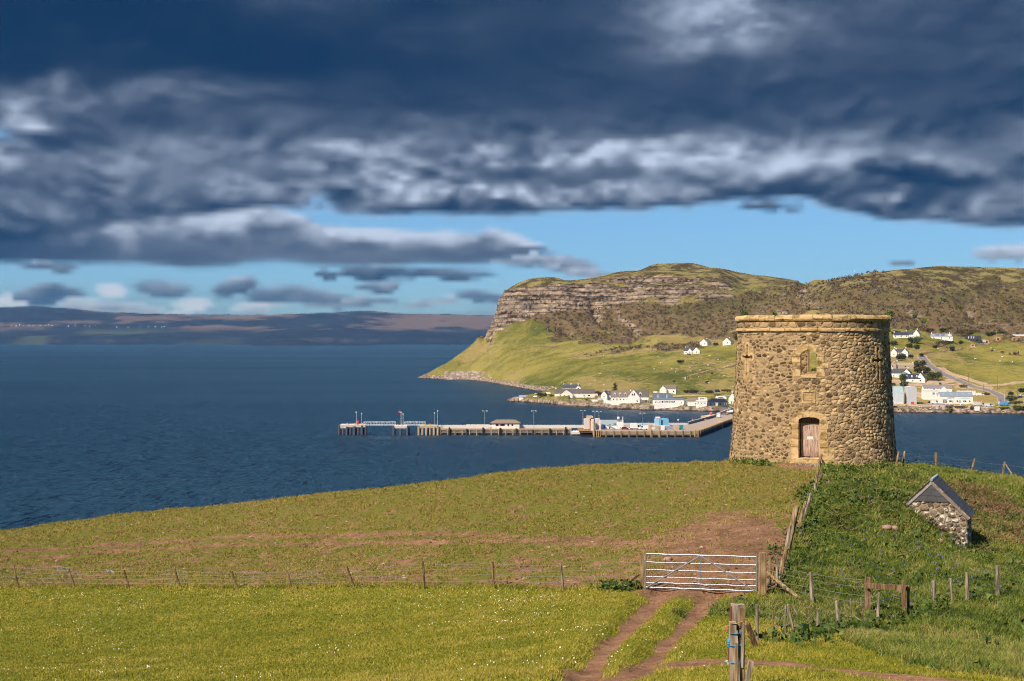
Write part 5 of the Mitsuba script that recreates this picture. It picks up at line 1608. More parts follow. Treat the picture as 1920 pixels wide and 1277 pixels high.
# big dormered house
p = hp(1183, 757); s = sc(p)
k = house_key('large white shore house with brown roof, three dormers and a tall front gable', 'guest_house')
Wing(k, p + [-6.0, 9, 0], rad(-6), 42 * s, 9, 4.8, 4.6, BROWNR).dormer(-5.6).dormer(-1.6).dormer(2.4).windows(6, 3.0, .8, 1.0).chimney(6.5, 1.2)
Wing(k, p + [2.6, 5.2, 0], rad(83), 10, 24 * s, 4.6, 6.2, BROWNR).window(-.8, 7.0, .9, 1.6, 'left').window(.8, 7.0, .9, 1.6, 'left').window(-3, 2.0, 1, 1.1, 'left')
Wing(k, p + [9.0, 7.5, 0], rad(-7), 26 * s, 9, 5.0, 4.8, GREYR).dormer(-1.0, 1.9).window(3.6, 2.0, 1.2, 1.2)
vk = f'{k}__veranda'
MB(p + [8.5, 1.7, 0], rad(-7)).b2([-6.4, -1.2, 2.6], [6.4, 1.0, 2.85], (.40, .37, .34)).b2([-6.4, -1.2, -.8], [6.4, 1.0, .25], (.7, .68, .66)).put(vk)
for i in range(7):
    MB(p + [8.5, 1.7, 0], rad(-7)).b2([-6.2 + i * 2.06, -1.15, .25], [-6.0 + i * 2.06, -.95, 2.6], (.68, .66, .63)).put(f'{vk}__post')
p = hp(1254, 739); s = sc(p)
k = house_key('plain white house with a grey-brown roof standing behind the blue-roofed hall', 'white_house')
Wing(k, p + [1, 4, 0], rad(-12), 26 * s, 7, 4.6, 3.2, BROWNR).window(4, 2.4).window(-3, 2.4)
Wing(k, p + [-4.6, 1.4, 0], rad(76), 5, 6.0, 4.5, 2.9, BROWNR)
# long hall with blue roof
p = hp(1256, 766); s = sc(p)
k = house_key('long white waterfront hall with a blue-grey roof and a row of dark windows', 'waterfront_hall', 'building')
w_ = Wing(k, p + [0, 5, 0], rad(-6), 56 * s, 8, 6.4, .9, (.13, .19, .24))
for i, f in enumerate((-.45, -.41, -.34, -.305, -.235, -.215, -.17, -.13, -.09, -.05, -.01, .03, .07, .11, .15, .185)):
    w_.window(f * 56 * s, 4.7 + .25 * (i > 3), .52, 1.4 if i > 3 else .9)
w_.window(.40 * 56 * s, 4.2, .5, 1.2)
Wing(k, p + [-4.2, 12, 0], rad(-6), 37 * s, 9, 6.3, 4.6, (.12, .15, .19)).skylight(-3.5, .5, .6, 3.0, (.6, .6, .55)).skylight(3.2, .5, .6, 3.0, (.6, .6, .55)).chimney(6.5, .9)
MB(p + [13.6, 5.2, 0], rad(-6)).b2([-1.7, -4.3, -1], [2.0, 4.3, 6.3], (.20, .31, .36)).put(f'{k}__teal_annex')
MB(p + [13.6, 5.2, 0], rad(-6)).b2([-.3, -4.45, 2.4], [.5, -4.28, 3.4], (.55, .58, .6)).put(f'{k}__teal_annex__window')
p = hp(1300, 762); s = sc(p)
k = house_key('white shed with a brown roof right of the waterfront hall', 'white_shed', 'shed')
Wing(k, p + [0, 3, 0], rad(-6), 19 * s, 6, 3.4, 2.4, (.26, .20, .15)).window(2, 1.6, .8, .8)
p = hp(1315, 764); s = sc(p)
k = house_key('white annex with three round dark windows between the white shed and the dark cafe building', 'white_annex', 'building')
Wing(k, p + [.4, 2.4, 0], rad(-4), 20 * s, 5, 4.0, .8, (.62, .62, .62)).window(-2.4, 2.9, .8, .8).window(0, 2.9, .8, .8).window(2.4, 2.9, .8, .8)
for x, y, w, lab in ((1317, 752, 18, 'white caravan behind the white shed roofs, the left of two'), (1352, 749.5, 20, 'white caravan behind the dark building, the right of two')):
    p = hp(x, y); s = sc(p)
    key = thing('caravan', lab, 'caravan')
    MB(p, rad(-5)).prism([(-w * s / 2, .6), (w * s / 2, .6), (w * s / 2, 2.2), (w * s / 2 - .7, 2.9), (-w * s / 2 + .5, 2.9), (-w * s / 2, 2.0)], -1.1, 1.1, (.78, .80, .82)).put(f'{key}__body')
    MB(p, rad(-5)).b2([-w * s / 4, -1.16, 1.5], [w * s / 5, -1.08, 2.2], (.1, .13, .17)).put(f'{key}__window', 'vc_gloss')
    MB(p, rad(-5)).tube([0, -1.0, .35], [0, 1.0, .35], .36, None, (.03, .03, .03), 8).put(f'{key}__wheels')
p = hp(1347, 762); s = sc(p)
k = house_key('low dark blue-black building with a navy roof at the landward end of the pier', 'dark_building', 'building')
w_ = Wing(k, p + [0, 4, 0], rad(-5), 36 * s, 8, 3.2, 2.6, (.022, .028, .045), (.07, .085, .12), hip=2.5)
w_.windows(4, 1.7, 1.1, 1.3).window(-1.0, 1.5, 1.8, 2.4, 'front', False, 'door', (.7, .7, .7)).window(5.6, 1.8, 1.8, 1.7, 'front', False, 'window', (.30, .38, .47))
p = hp(1376, 757); s = sc(p)
k = house_key('white gabled cottage half hidden behind the left edge of the tower', 'white_cottage', 'house')
Wing(k, p + [0, 3, 0], rad(72), 8, 5.8, 4.4, 3.8, GREYR).door(.5, 'left', (.3, .2, .15)).window(-1.5, 3.2, .8, 1, 'left').chimney(-3.6, 1.4)

# mid-hill houses
for x, y, L_, yw, lab, extra in ((1298, 664, 26, -10, 'white house with two steep gables, lowest of the three on the green hillside', 'two'), (1324, 648, 22, 55, 'white house with a steep gable in the middle of the three on the green hillside', 'one'), (1367, 646, 25, 60, 'plain white gabled house on the green hillside just left of the tower top', 'one')):
    p = hp(x, y); s = sc(p)
    k = house_key(lab, 'hillside_house')
    if extra == 'two':
        Wing(k, p + [-1, 4, 0], rad(yw), L_ * s, 6.5, 3.6, 3.6, SLATEC).chimney(-6, 1.2).window(-5, 1.8)
        Wing(k, p + [-2.6, .6, 0], rad(80), 5, 4.6, 3.4, 3.0, SLATEC).window(0, 2.0, .8, 1.2, 'left')
        Wing(k, p + [4.6, .2, 0], rad(80), 5, 7.4, 3.6, 3.8, SLATEC).window(0, 2.0, 1, 1.2, 'left')
    else:
        Wing(k, p + [0, 4, 0], rad(yw), L_ * s * .75, 9.5, 3.4, 4.0, BROWNR).window(-1, 2.0, 1, 1.1, 'left').chimney(3, 1.2)
# right hand village
vill = [(1705, 634, 24, 40, [('w', (-7.5, 4), -8, 14, 6, 3.0, 2.6, NAVY), ('w', (1.5, 4), -8, 8, 6.5, 3.6, 3.4, SLATEC), ('w', (8, 2), 66, 8, 6.5, 4.0, 4.2, SLATEC)], 'white house with navy roofs and two chimneyed gables, uppermost beside the tower top', 'white_house'),
        (1767, 637, 0, 0, [('w', (0, 4), -10, 20, 6.5, 3.2, 2.6, (.28, .32, .38)), ('w', (8, 3), 70, 6, 6.5, 3.2, 2.8, (.3, .33, .38))], 'long white house with a pale blue-grey roof of panels below the brown scrub wood', 'white_house'),
        (1685, 669, 0, 0, [('w', (-3, 4), 68, 7, 5.5, 4.2, 3.4, SLATEC), ('w', (3.0, 5), -12, 9, 6, 4.0, 3.0, SLATEC), ('w', (7, 3), 66, 7, 6, 4.0, 3.4, SLATEC)], 'white cottage with two gables among bushes, right of the tower cornice', 'white_cottage'),
        (1690, 709, 0, 0, [('w', (0, 4), -12, 14, 6.5, 4.2, 3.4, SLATEC), ('w', (6, 3), 64, 7, 6.5, 4.2, 3.6, SLATEC)], 'dark-roofed white house behind the green tree, upper of the warehouse pair', 'white_house'),
        (1716, 718, 0, 0, [('w', (-1, 5), -10, 16, 7, 3.6, 3.6, NAVY), ('w', (6.5, 4), 62, 8, 7, 3.8, 4.6, SLATEC)], 'white house with three dormers, lower of the pair above the pale blue warehouse', 'white_house')]
for x, y, _, _, wings, lab, nm in vill:
    p = hp(x, y)
    k = house_key(lab, nm)
    for i, (_, (dx, dy), yw, L_, D_, H_, R_, rc) in enumerate(wings):
        w_ = Wing(k, p + [dx, dy, 0], rad(yw), L_, D_, H_, R_, rc)
        if yw < 0:
            w_.windows(3 if L_ > 12 else 2, 1.8, .9, 1.1).chimney(-L_ / 2 + .6, 1.3)
            if 'dormers' in lab:
                w_.dormer(-4.5, 1.5).dormer(-.5, 1.5).dormer(3.5, 1.5)
            if 'panels' in lab:
                w_.skylight(-4, .5, 4, 2.2, (.10, .14, .22)).skylight(1.5, .5, 4, 2.2, (.10, .14, .22))
        else:
            w_.chimney(w_.L / 2 - .6, 1.5).window(0, 2.0, .8, 1.1, 'left')
for x, y, L_, D_, H_, R_, yw, lab, wc, rc in ((1680, 690, 15, 6, 2.8, 2.8, 60, 'rough stone cottage with a pale gable below the bushes beside the tower', (.42, .34, .25), (.34, .27, .2)), (1699, 691, 14, 6, 2.4, 2.2, -14, 'low stone barn with a stony roof right of the stone cottage', (.42, .35, .26), (.36, .31, .24)),
                                      (1666, 692, 12, 6, 3.4, 2.6, -10, 'white cottage with a dark roof touching the right edge of the tower', WALLW, SLATEC)):
    p = hp(x, y)
    k = house_key(lab, 'stone_cottage' if 'stone' in lab else 'white_cottage')
    Wing(k, p + [0, 3, 0], rad(yw), L_, D_, H_, R_, rc, wc).window(0, 1.7, .9, 1, 'left' if yw > 0 else 'front').chimney(L_ / 2 - .5, 1.2)
p = hp(1827, 641)
k = house_key('dark timber chalet with pale roof lights above the row of camping pods', 'timber_chalet', 'chalet')
w_ = Wing(k, p + [0, 4, 0], rad(-16), 15, 7, 2.6, 3.4, (.045, .045, .055), (.06, .055, .055))
for q in (-4.5, -2, .5):
    w_.skylight(q, .5, .7, 3.4, (.55, .58, .62))
w_.window(4, 1.5, 2.4, 1.6)
MB(p + [9.5, 4, 0], rad(-16)).b2([-2.5, -2.5, -.5], [3.5, 2.5, 2.2], (.52, .52, .54)).put(f'{k}__carport')
pods = [(1824, 650.5, 9, 'camping pod with a white step, lowest of the row'), (1850, 644.5, 11, 'camping pod second from the left in the row'), (1871.5, 639.5, 11, 'camping pod third from the left in the row'), (1902, 639, 9.5, 'camping pod at the right end of the row beside the long roof')]
for x, y, w, lab in pods:
    p = hp(x, y); s = sc(p)
    k = thing('camping_pod', f'round-roofed timber {lab}', 'camping pod', 'camping pods on the hillside')
    r = w * s / 2
    t = np.linspace(0, np.pi, 11)
    prof = np.column_stack([np.cos(t) * r, .45 + np.sin(t) ** .8 * r * 1.25])
    MB(p, rad(-12)).prism(np.vstack([[[r, .2]], prof, [[-r, .2]]]), 0, 5.5, (.30, .19, .11)).put(f'{k}__shell')
    MB(p, rad(-12)).prism(np.vstack([[[r, .2]], prof, [[-r, .2]]]) * [.88, .93] + [0, .02], -.08, .02, (.52, .33, .20)).put(f'{k}__front')
    MB(p, rad(-12)).b2([-r * .34, -.2, .5], [r * .34, -.07, r * .95], (.10, .05, .04)).put(f'{k}__door')
    MB(p, rad(-12)).b2([-r, -1.6, -.6], [r, 0, .18], (.60, .55, .48) if 'lowest' in lab else (.36, .22, .15)).put(f'{k}__deck')
p = hp(1912, 634)
k = house_key('long low building with a pale roof behind the rightmost camping pod', 'long_hut', 'hut')
Wing(k, p + [2, 4, 0], rad(-6), 16, 6, 2.2, 1.2, (.52, .55, .58), (.42, .30, .18)).windows(3, 1.2)

# warehouses, cafe, depot
p = hp(1683, 757.5); s = sc(p)
k = house_key('pale blue corrugated warehouse right of the tower, front one of two', 'warehouse', 'warehouse')
w_ = Wing(k, p + [-2, 7, 0], rad(-5), 36 * s, 12, 8.2, 4.6, (.36, .47, .50), (.55, .62, .70), over=.1)
for i in range(1, 4):
    MB(w_.o, w_.yaw).b2([-7.3 + i * 3.6, -6.09, 0], [-7.2 + i * 3.6, -6.0, 8.1], (.42, .48, .55)).put(f'{k}__seam')
MB(w_.o, w_.yaw).b2([-7.2, -6.14, -1], [7.2, -6.02, 1.2], (.68, .70, .74)).put(f'{k}__plinth')
MB(w_.o, w_.yaw).b2([7.2, -5.0, -1], [7.28, -1.0, 8.0], (.17, .14, .12)).put(f'{k}__end_door')
p = hp(1713, 758); s = sc(p)
k = house_key('taller grey corrugated warehouse, rear one of two', 'warehouse', 'warehouse')
w_ = Wing(k, p + [0, 8, 0], rad(84), 13, 17 * s, 12.6, .4, (.42, .46, .52), (.48, .52, .58), over=.05)
p = hp(1749, 750); s = sc(p)
k = house_key('low white depot building with a blue poster left of the cafe', 'depot', 'building')
Wing(k, p + [0, 6, 0], rad(-6), 30 * s, 9, 7.0, .5, (.50, .48, .46)).window(1.6, 5.0, 1.8, 1.8, 'front', False, 'poster', (.10, .33, .62)).window(4.2, 5.0, 1.6, 1.6, 'front', False, 'poster', (.55, .45, .44))
Wing(k, p + [8, 16, 0], rad(-6), 22, 9, 8.6, 2.6, (.24, .23, .24)).window(-3, 7.8, 1, 1)
Wing(k, p + [11, 10, 0], rad(82), 8, 5, 8.4, 2.2, (.24, .23, .24))
p = hp(1795, 757.5); s = sc(p)
k = house_key('white cafe and shop with a long blue-grey roof and blue lettering', 'cafe_building', 'building')
LC = 60 * s
w_ = Wing(k, p + [0, 5, 0], rad(-4), LC, 9, 5.6, 3.0, (.23, .30, .37))
for q, c in ((-.40, 3), (-.36, 3), (-.32, 3)):
    w_.window(q * LC, 1.7, .7, 2.2)
w_.window(-.36 * LC, 3.1, 3.4, .4, 'front', False, 'fascia', (.35, .16, .12))
for q in (-.21, -.17, .02, .22, .27, .40):
    w_.window(q * LC, 2.0, .9, 1.2)
w_.window(.10 * LC, 1.7, 1.7, 1.7, 'front', False, 'window', (.35, .42, .48)).window(-.12 * LC, 1.5, .8, 2.1, 'front', False, 'door', (.55, .42, .36))
for q in (-.38, -.16, .03, .22, .40):
    w_.skylight(q * LC, .55, 1.0, 1.0, (.50, .44, .34))
for txt, x0, hh in (('CAFE', -.285 * LC, 1.2), ('GIFTS & CRAFTS', .06 * LC, .78)):
    if txt == 'CAFE':
        tm = meshkit.text_mesh(txt, hh, .06, bold=True)
        tv = np.column_stack([tm.vertices[:, 0] * 1.25 + x0, -4.5 - .06 - tm.vertices[:, 2] * 1, tm.vertices[:, 1] + 3.95])
        MB(w_.o, w_.yaw).mesh(tv, tm.faces, (.04, .22, .50)).put(f'{k}__lettering')
    else:
        mb = MB(w_.o, w_.yaw)
        xx = x0
        while xx < x0 + .37 * LC:
            mb.b2([xx, -4.57, 4.0], [xx + rng.uniform(.16, .3), -4.5, 4.0 + rng.choice([.45, .6, .7])], (.05, .33, .58))
            xx += rng.uniform(.34, .5)
        mb.put(f'{k}__lettering')
p = hp(1822, 743); s = sc(p)
k = house_key('long white flat-roofed unit behind the right end of the cafe', 'white_unit', 'building')
Wing(k, p + [-2, 8, 0], rad(-4), 33 * s, 5, 3.4, .3, (.60, .60, .62)).window(3, 1.8, 1.6, 1)


# ------------------------------------------------------------------ vehicles and gear
def vehicle(name, lab, cat, p, yaw, L, H, col, kind='car', group=None, W=1.8):
    k = thing(name, lab, cat, group)
    b = MB(p, yaw)
    h = L / 2
    if kind == 'car':
        b.prism([(-h, .3), (h, .3), (h, .75), (h * .92, .92), (h * .52, 1.0), (h * .22, H), (-h * .62, H), (-h * .92, .98), (-h, .85)], -W / 2, W / 2, col)
        win = [(h * .44, .98), (h * .19, H - .1), (-h * .58, H - .1), (-h * .82, .98)]
    elif kind == 'van':
        b.prism([(-h, .35), (h, .35), (h, 1.05), (h * .78, 1.25), (h * .52, H), (-h, H)], -W / 2, W / 2, col)
        win = [(h * .72, 1.28), (h * .50, H - .15), (h * .22, H - .15), (h * .22, 1.2)]
    else:                                                    # lorry: cab in front of a box
        b.b2([-h, -W / 2, .8], [h * .45, W / 2, H], col)
        b.prism([(h * .5, .5), (h, .5), (h, 1.3), (h * .9, H * .78), (h * .5, H * .78)], -W / 2, W / 2, np.array(col) * .95)
        b.b2([-h, -W / 2 + .3, .5], [h * .5, W / 2 - .3, .8], (.05, .05, .05))
        win = [(h * .96, 1.4), (h * .88, H * .72), (h * .58, H * .72), (h * .58, 1.4)]
    b.put(f'{k}__body', 'vc_gloss')
    for s_ in (-1, 1):
        MB(p, yaw).prism(win, s_ * (W / 2 + .012) - .006, s_ * (W / 2 + .012) + .006, (.02, .025, .03)).put(f'{k}__window', 'dark_glass')
    for x in (-h * .62, h * .62):
        for s_ in (-1, 1):
            MB(p, yaw).tube([x, s_ * (W / 2 - .16), .34], [x, s_ * (W / 2 + .03), .34], .34, None, (.02, .02, .02), 10).put(f'{k}__wheel')
    return k


def vp(x, y, z=None, Y=None):
    if Y is None:
        return hp(x, y)
    return np.array([U(x, Y), Y, z])


QY = 803
vehicle('car', 'dark red car parked against the white ferry office on the quay', 'car', vp(1171.5, 0, 3.37, QY), rad(-4), 4.0, 1.5, (.16, .03, .04))
vehicle('car', 'small pale car between the dark red car and the white lorry box on the quay', 'car', vp(1180, 0, 3.37, QY + 2), rad(176), 3.8, 1.45, (.62, .62, .62))
vehicle('box_lorry', 'white box lorry on the quay with its box end on', 'lorry', vp(1190.5, 0, 3.37, QY), rad(0), 5.4, 3.7, (.80, .80, .80), 'lorry')
vehicle('van', 'white panel van on the quay facing left, beside the box lorry', 'van', vp(1207, 0, 3.37, QY - 1), rad(180), 5.0, 2.5, (.82, .82, .82), 'van', W=1.9)
vehicle('van', 'white van on the pier road beyond the teal container', 'van', vp(1348.5, 0, 3.37, 925), rad(75), 4.6, 2.6, (.78, .80, .83), 'van')
vehicle('pickup', 'white pickup at the landward end of the pier road by the tower edge', 'pickup', vp(1370, 0, 3.37, 985), rad(160), 5.2, 1.9, (.80, .80, .80), 'van')
vehicle('car', 'dark grey car beside the white pickup on the pier road', 'car', vp(1370, 0, 3.37, 962), rad(160), 4.0, 1.5, (.04, .05, .06))
vehicle('car', 'tan car behind the white van on the pier road', 'car', vp(1360, 0, 3.37, 955), rad(130), 4.0, 1.4, (.34, .24, .17))
vehicle('van', 'dark blue van on the shore road at the foot of the green fields', 'van', hp(1345, 735), rad(0), 4.6, 2.4, (.03, .06, .13), 'van')
vehicle('car', 'dark blue car on the shore road left of the dark blue van', 'car', hp(1298, 737), rad(0), 4.2, 1.5, (.05, .06, .12))
vehicle('campervan', 'white campervan parked left of the plain white house', 'campervan', hp(1231, 739), rad(10), 5.2, 2.6, (.80, .80, .80), 'van')
vehicle('van', 'large white van parked in front of the depot', 'van', hp(1753, 757.5), rad(0), 6.2, 2.7, (.85, .85, .86), 'van')
vehicle('car', 'dark navy car half hidden behind the large white van', 'car', hp(1744.5, 755.5), rad(0), 3.6, 1.4, (.03, .05, .14))
vehicle('car', 'teal car at the foot of the tower on the shore yard', 'car', hp(1671, 764), rad(5), 3.4, 1.3, (.03, .16, .22))
vehicle('car', 'black car right of the teal car on the shore yard', 'car', hp(1679, 764), rad(5), 2.8, 1.2, (.03, .03, .035))
vehicle('tractor_lorry', 'red and white crane lorry parked right of the cafe', 'lorry', hp(1835, 762), rad(0), 8.0, 3.4, (.62, .60, .58), 'lorry', W=2.3)
mb = MB(hp(1832, 761.5) + [0, -1.6, 0])
mb.tube([-2.6, 0, 1.2], [1.0, 0, 4.3], .38, .30, (.62, .05, .05), 6).tube([1.0, 0, 4.3], [1.6, 0, 1.2], .28, .28, (.62, .05, .05), 6)
mb.put(f'tractor_lorry__crane_arm', 'vc_gloss')
vehicle('van', 'silver minibus parked right of the crane lorry', 'van', hp(1854, 763), rad(0), 6.0, 2.6, (.62, .66, .70), 'van')
vehicle('car', 'yellow-green estate car at the end of the parked row', 'car', hp(1868.5, 763), rad(0), 4.8, 1.8, (.50, .60, .08))
kx = vehicle('flatbed_lorry', 'blue and white lorry with a raised red crane at the right end of the yard', 'lorry', hp(1884, 761), rad(0), 7.2, 3.4, (.10, .34, .62), 'lorry', W=2.3)
MB(hp(1884, 760.5) + [0, -1.5, 0]).tube([-2.6, 0, 2.0], [-4.2, 0, 4.6], .45, .4, (.68, .06, .06), 6).put(f'{kx}__crane_arm', 'vc_gloss')
vehicle('car', 'small blue car at the right edge of the photo above the hedge', 'car', hp(1912, 746), rad(10), 4.0, 1.5, (.04, .09, .24))
vehicle('car', 'pale car under the dark canopy at the right edge of the photo', 'car', hp(1917, 743), rad(10), 4.0, 1.5, (.6, .6, .62))
vehicle('camper', 'white camper behind the cafe yard', 'campervan', hp(1838, 742.5), rad(0), 6.2, 2.4, (.82, .82, .82), 'van')


def boat(name, lab, p, yaw, L, col, cabin=None, buoy=None):
    k = thing(name, lab, 'boat')
    h, w = L / 2, L * .16
    V = np.array([[-h, 0, 1.0], [-h, -w, 1.9], [-h, w, 1.9], [h * .35, 0, .9], [h * .35, -w, 2.0], [h * .35, w, 2.0], [h, 0, 2.5], [h * .9, 0, 1.4]])
    MB(p, yaw).mesh(V, np.array([[0, 3, 1], [3, 4, 1], [0, 2, 3], [3, 2, 5], [3, 7, 4], [7, 6, 4], [3, 5, 7], [7, 5, 6], [0, 1, 2], [1, 4, 5], [1, 5, 2], [4, 6, 5]]), col).put(f'{k}__hull')
    MB(p, yaw).b2([-h * .1, -w * .7, 1.9], [h * .3, w * .7, 3.1], (.75, .78, .80)).put(f'{k}__cabin')
    MB(p, yaw).b2([-h * .08, -w * .72, 2.4], [h * .31, w * .72, 2.85], (.03, .04, .05)).put(f'{k}__cabin_window', 'dark_glass')
    MB(p, yaw).b2([-h * .8, -w * .6, .35], [h * .6, w * .6, .95], (.24, .10, .06)).put(f'{k}__cradle')
    for x in (-h * .3, h * .1):
        MB(p, yaw).tube([x, -w, .4], [x, w, .4], .4, None, (.02, .02, .02), 8).put(f'{k}__wheels')
    MB(p, yaw).b2([-h * 1.04, -.4, 1.3], [-h, .4, 2.6], (.70, .46, .04) if buoy else (.05, .05, .05)).put(f'{k}__outboard')
    return k


boat('boat_on_trailer', 'small blue-green boat with a yellow outboard on a trailer before the cafe, left of two', hp(1781, 765), rad(2), 6.6, (.22, .38, .40), buoy=1)
boat('boat_on_trailer', 'larger pale grey yellow-sterned boat on a trailer, right of two before the cafe', hp(1802, 765), rad(2), 9.6, (.58, .66, .70), buoy=1)
for x, y, w, h, c, lab, nm, cat in ((1711, 758, 1.9, 1.5, (.62, .06, .06), 'bright red plastic crate stack at the foot of the grey warehouse', 'red_crate', 'crate'), (1708.5, 756, 2.0, 2.6, (.03, .16, .12), 'dark green skip beside the grey warehouse', 'green_skip', 'skip'),
                           (1832, 770, 3.4, 2.8, (.82, .82, .80), 'white site cabin on the shore bank below the lorries', 'white_cabin', 'cabin'), (1757, 766.5, 1.9, 1.3, (.50, .54, .62), 'pale grey crate on the yard edge, middle of three', 'pale_crate', 'crate'),
                           (1751, 762.5, 1.7, 1.0, (.56, .56, .58), 'pale grey crate on the yard, left of three', 'pale_crate', 'crate'), (1769, 766, 1.5, 2.0, (.45, .47, .55), 'tall pale grey crate on the yard edge, right of three', 'pale_crate', 'crate'),
                           (1762, 764, .9, .9, (.30, .06, .04), 'small red fish box between the pale crates', 'red_box', 'box'), (1875, 757, 2.0, 1.6, (.78, .78, .76), 'small white box cabin behind the yellow-green car', 'white_cabin', 'cabin')):
    p = hp(x, y)
    k = thing(nm, lab, cat)
    MB(p, rad(-6)).b2([-w / 2, -w * .35, -.3], [w / 2, w * .35, h], c).put(f'{k}__body')
    MB(p, rad(-6)).b2([-w / 2 - .06, -w * .35 - .06, h], [w / 2 + .06, w * .35 + .06, h + .12], np.array(c) * .8).put(f'{k}__lid')

# quay buildings
k = thing('ferry_office', 'white ferry office on the quay with a grey-blue roof, blue door and square white tower', 'building')
Yo = 812
w_ = Wing(k, [U(1142, Yo), Yo + 3, 3.35], rad(-1), 30.5 * Yo / F, 6, zat(797, Yo) - 3.35, 2.5, (.30, .38, .42), (.82, .82, .82))
w_.door(U(1133.5, Yo) - w_.o[0], 'front', (.02, .20, .60), 1.0, 2.4).door(U(1143.3, Yo) - w_.o[0], 'front', (.06, .06, .07), .8, 2.6).window(U(1152, Yo) - w_.o[0], 2.5, .6, .8).window(U(1154.3, Yo) - w_.o[0], 2.5, .6, .8)
w_.window(U(1158.5, Yo) - w_.o[0], 1.3, .0 + 1.0, 1.0, 'front', False, 'life_ring_box', (.72, .06, .10))
MB().b2([U(1157.7, Yo - 1), Yo - 1, 3.3], [U(1169, Yo - 1), Yo + 3, zat(790.5, Yo)], (.82, .82, .82)).put(f'{k}__tower')
MB().b2([U(1157.2, Yo - 1), Yo - 1.2, zat(790.5, Yo)], [U(1169.5, Yo - 1), Yo + 3.2, zat(789.8, Yo)], (.45, .33, .28)).put(f'{k}__tower_parapet')
MB().sphere([U(1159.7, Yo), Yo, zat(784, Yo)], .85, (.82, .82, .82), 2).put(f'{k}__radar_dome', smooth=True)
MB().tube([U(1167.6, Yo), Yo, zat(790, Yo)], [U(1168, Yo), Yo, zat(780.5, Yo)], .28, .14, (.78, .8, .82), 6).put(f'{k}__aerial')
MB().tube([U(1158.3, Yo), Yo + 1, zat(790, Yo)], [U(1158.3, Yo), Yo + 1, zat(771, Yo)], .06, None, (.45, .35, .35), 5).put(f'{k}__aerial')
mb = MB()
for q in range(9):
    xx = U(1161 + q, Yo)
    mb.tube([xx, Yo, zat(790, Yo)], [xx + rng.uniform(-.5, .5), Yo + .5, zat(785 + rng.uniform(0, 3), Yo)], .12, .08, (.2, .22, .26) if q % 2 else (.7, .72, .75), 5)
mb.put(f'{k}__aerial')
k = thing('gangway', 'grey passenger gangway sloping down in front of the ferry office', 'gangway')
MB().tube([U(1139, 806), 806, zat(797.5, 806)], [U(1161, 803), 803, zat(808, 803)], .45, .35, (.22, .27, .33), 6).put(f'{k}__ramp')
MB().tube([U(1163, 803), 803, zat(808, 803)], [U(1164, 803), 803, zat(800, 803)], .22, None, (.30, .34, .40), 6).put(f'{k}__frame')
MB().tube([U(1142.8, 806), 806, 3.3], [U(1142.8, 806), 806, zat(798, 806)], .3, None, (.12, .12, .14), 6).put(f'{k}__support')
k = thing('shelter_building', 'small white pier building with a brown hipped roof', 'building')
Ys = 811
w_ = Wing(k, [U(948, Ys), Ys + 3, 3.4], 0, 52 * Ys / F, 6, zat(793.5, Ys) - 3.4, 1.9, (.27, .215, .16), (.80, .78, .74), hip=2.6, over=.8)
for a, b in ((929.5, 935), (937, 946.5), (951.5, 954.5), (959, 962)):
    w_.window(U((a + b) / 2, Ys) - w_.o[0], 2.1, (b - a) * Ys / F, 1.2)
w_.window(U(938, Ys) - w_.o[0], 2.1, .9, 1.1, 'front', False, 'notice', (.6, .08, .10))
k = thing('blue_kiosk', 'light blue kiosk with a white-topped tower at the back of the quay', 'kiosk')
Yk = 838
MB().b2([U(1228, Yk), Yk, 3.3], [U(1236, Yk), Yk + 3, zat(785.5, Yk)], (.32, .55, .74)).put(f'{k}__tower')
MB().b2([U(1230, Yk), Yk, zat(784.6, Yk)], [U(1238, Yk), Yk + 2.5, zat(782, Yk)], (.78, .74, .75)).put(f'{k}__tower_top')
MB().b2([U(1233, Yk), Yk + .5, zat(785.5, Yk)], [U(1235, Yk), Yk + 1, zat(784.6, Yk)], (.5, .5, .5)).put(f'{k}__tower_top__neck')
MB().prism([(U(1236.3, Yk), zat(797, Yk) - 1), (U(1254, Yk), zat(797, Yk) - 1), (U(1254, Yk), zat(786.5, Yk)), (U(1252, Yk), zat(785, Yk)), (U(1237.5, Yk), zat(785, Yk)), (U(1236.3, Yk), zat(786.5, Yk))], Yk + .3, Yk + 4, (.16, .42, .68)).put(f'{k}__body')
MB().b2([U(1239.8, Yk), Yk + .1, zat(797, Yk)], [U(1242.6, Yk), Yk + .34, zat(787.5, Yk)], (.02, .04, .06)).put(f'{k}__doorway')
MB().b2([U(1226, Yk), Yk - 1, 3.2], [U(1256, Yk), Yk + 6, zat(797, Yk)], (.52, .46, .38)).put(f'{k}__plinth')
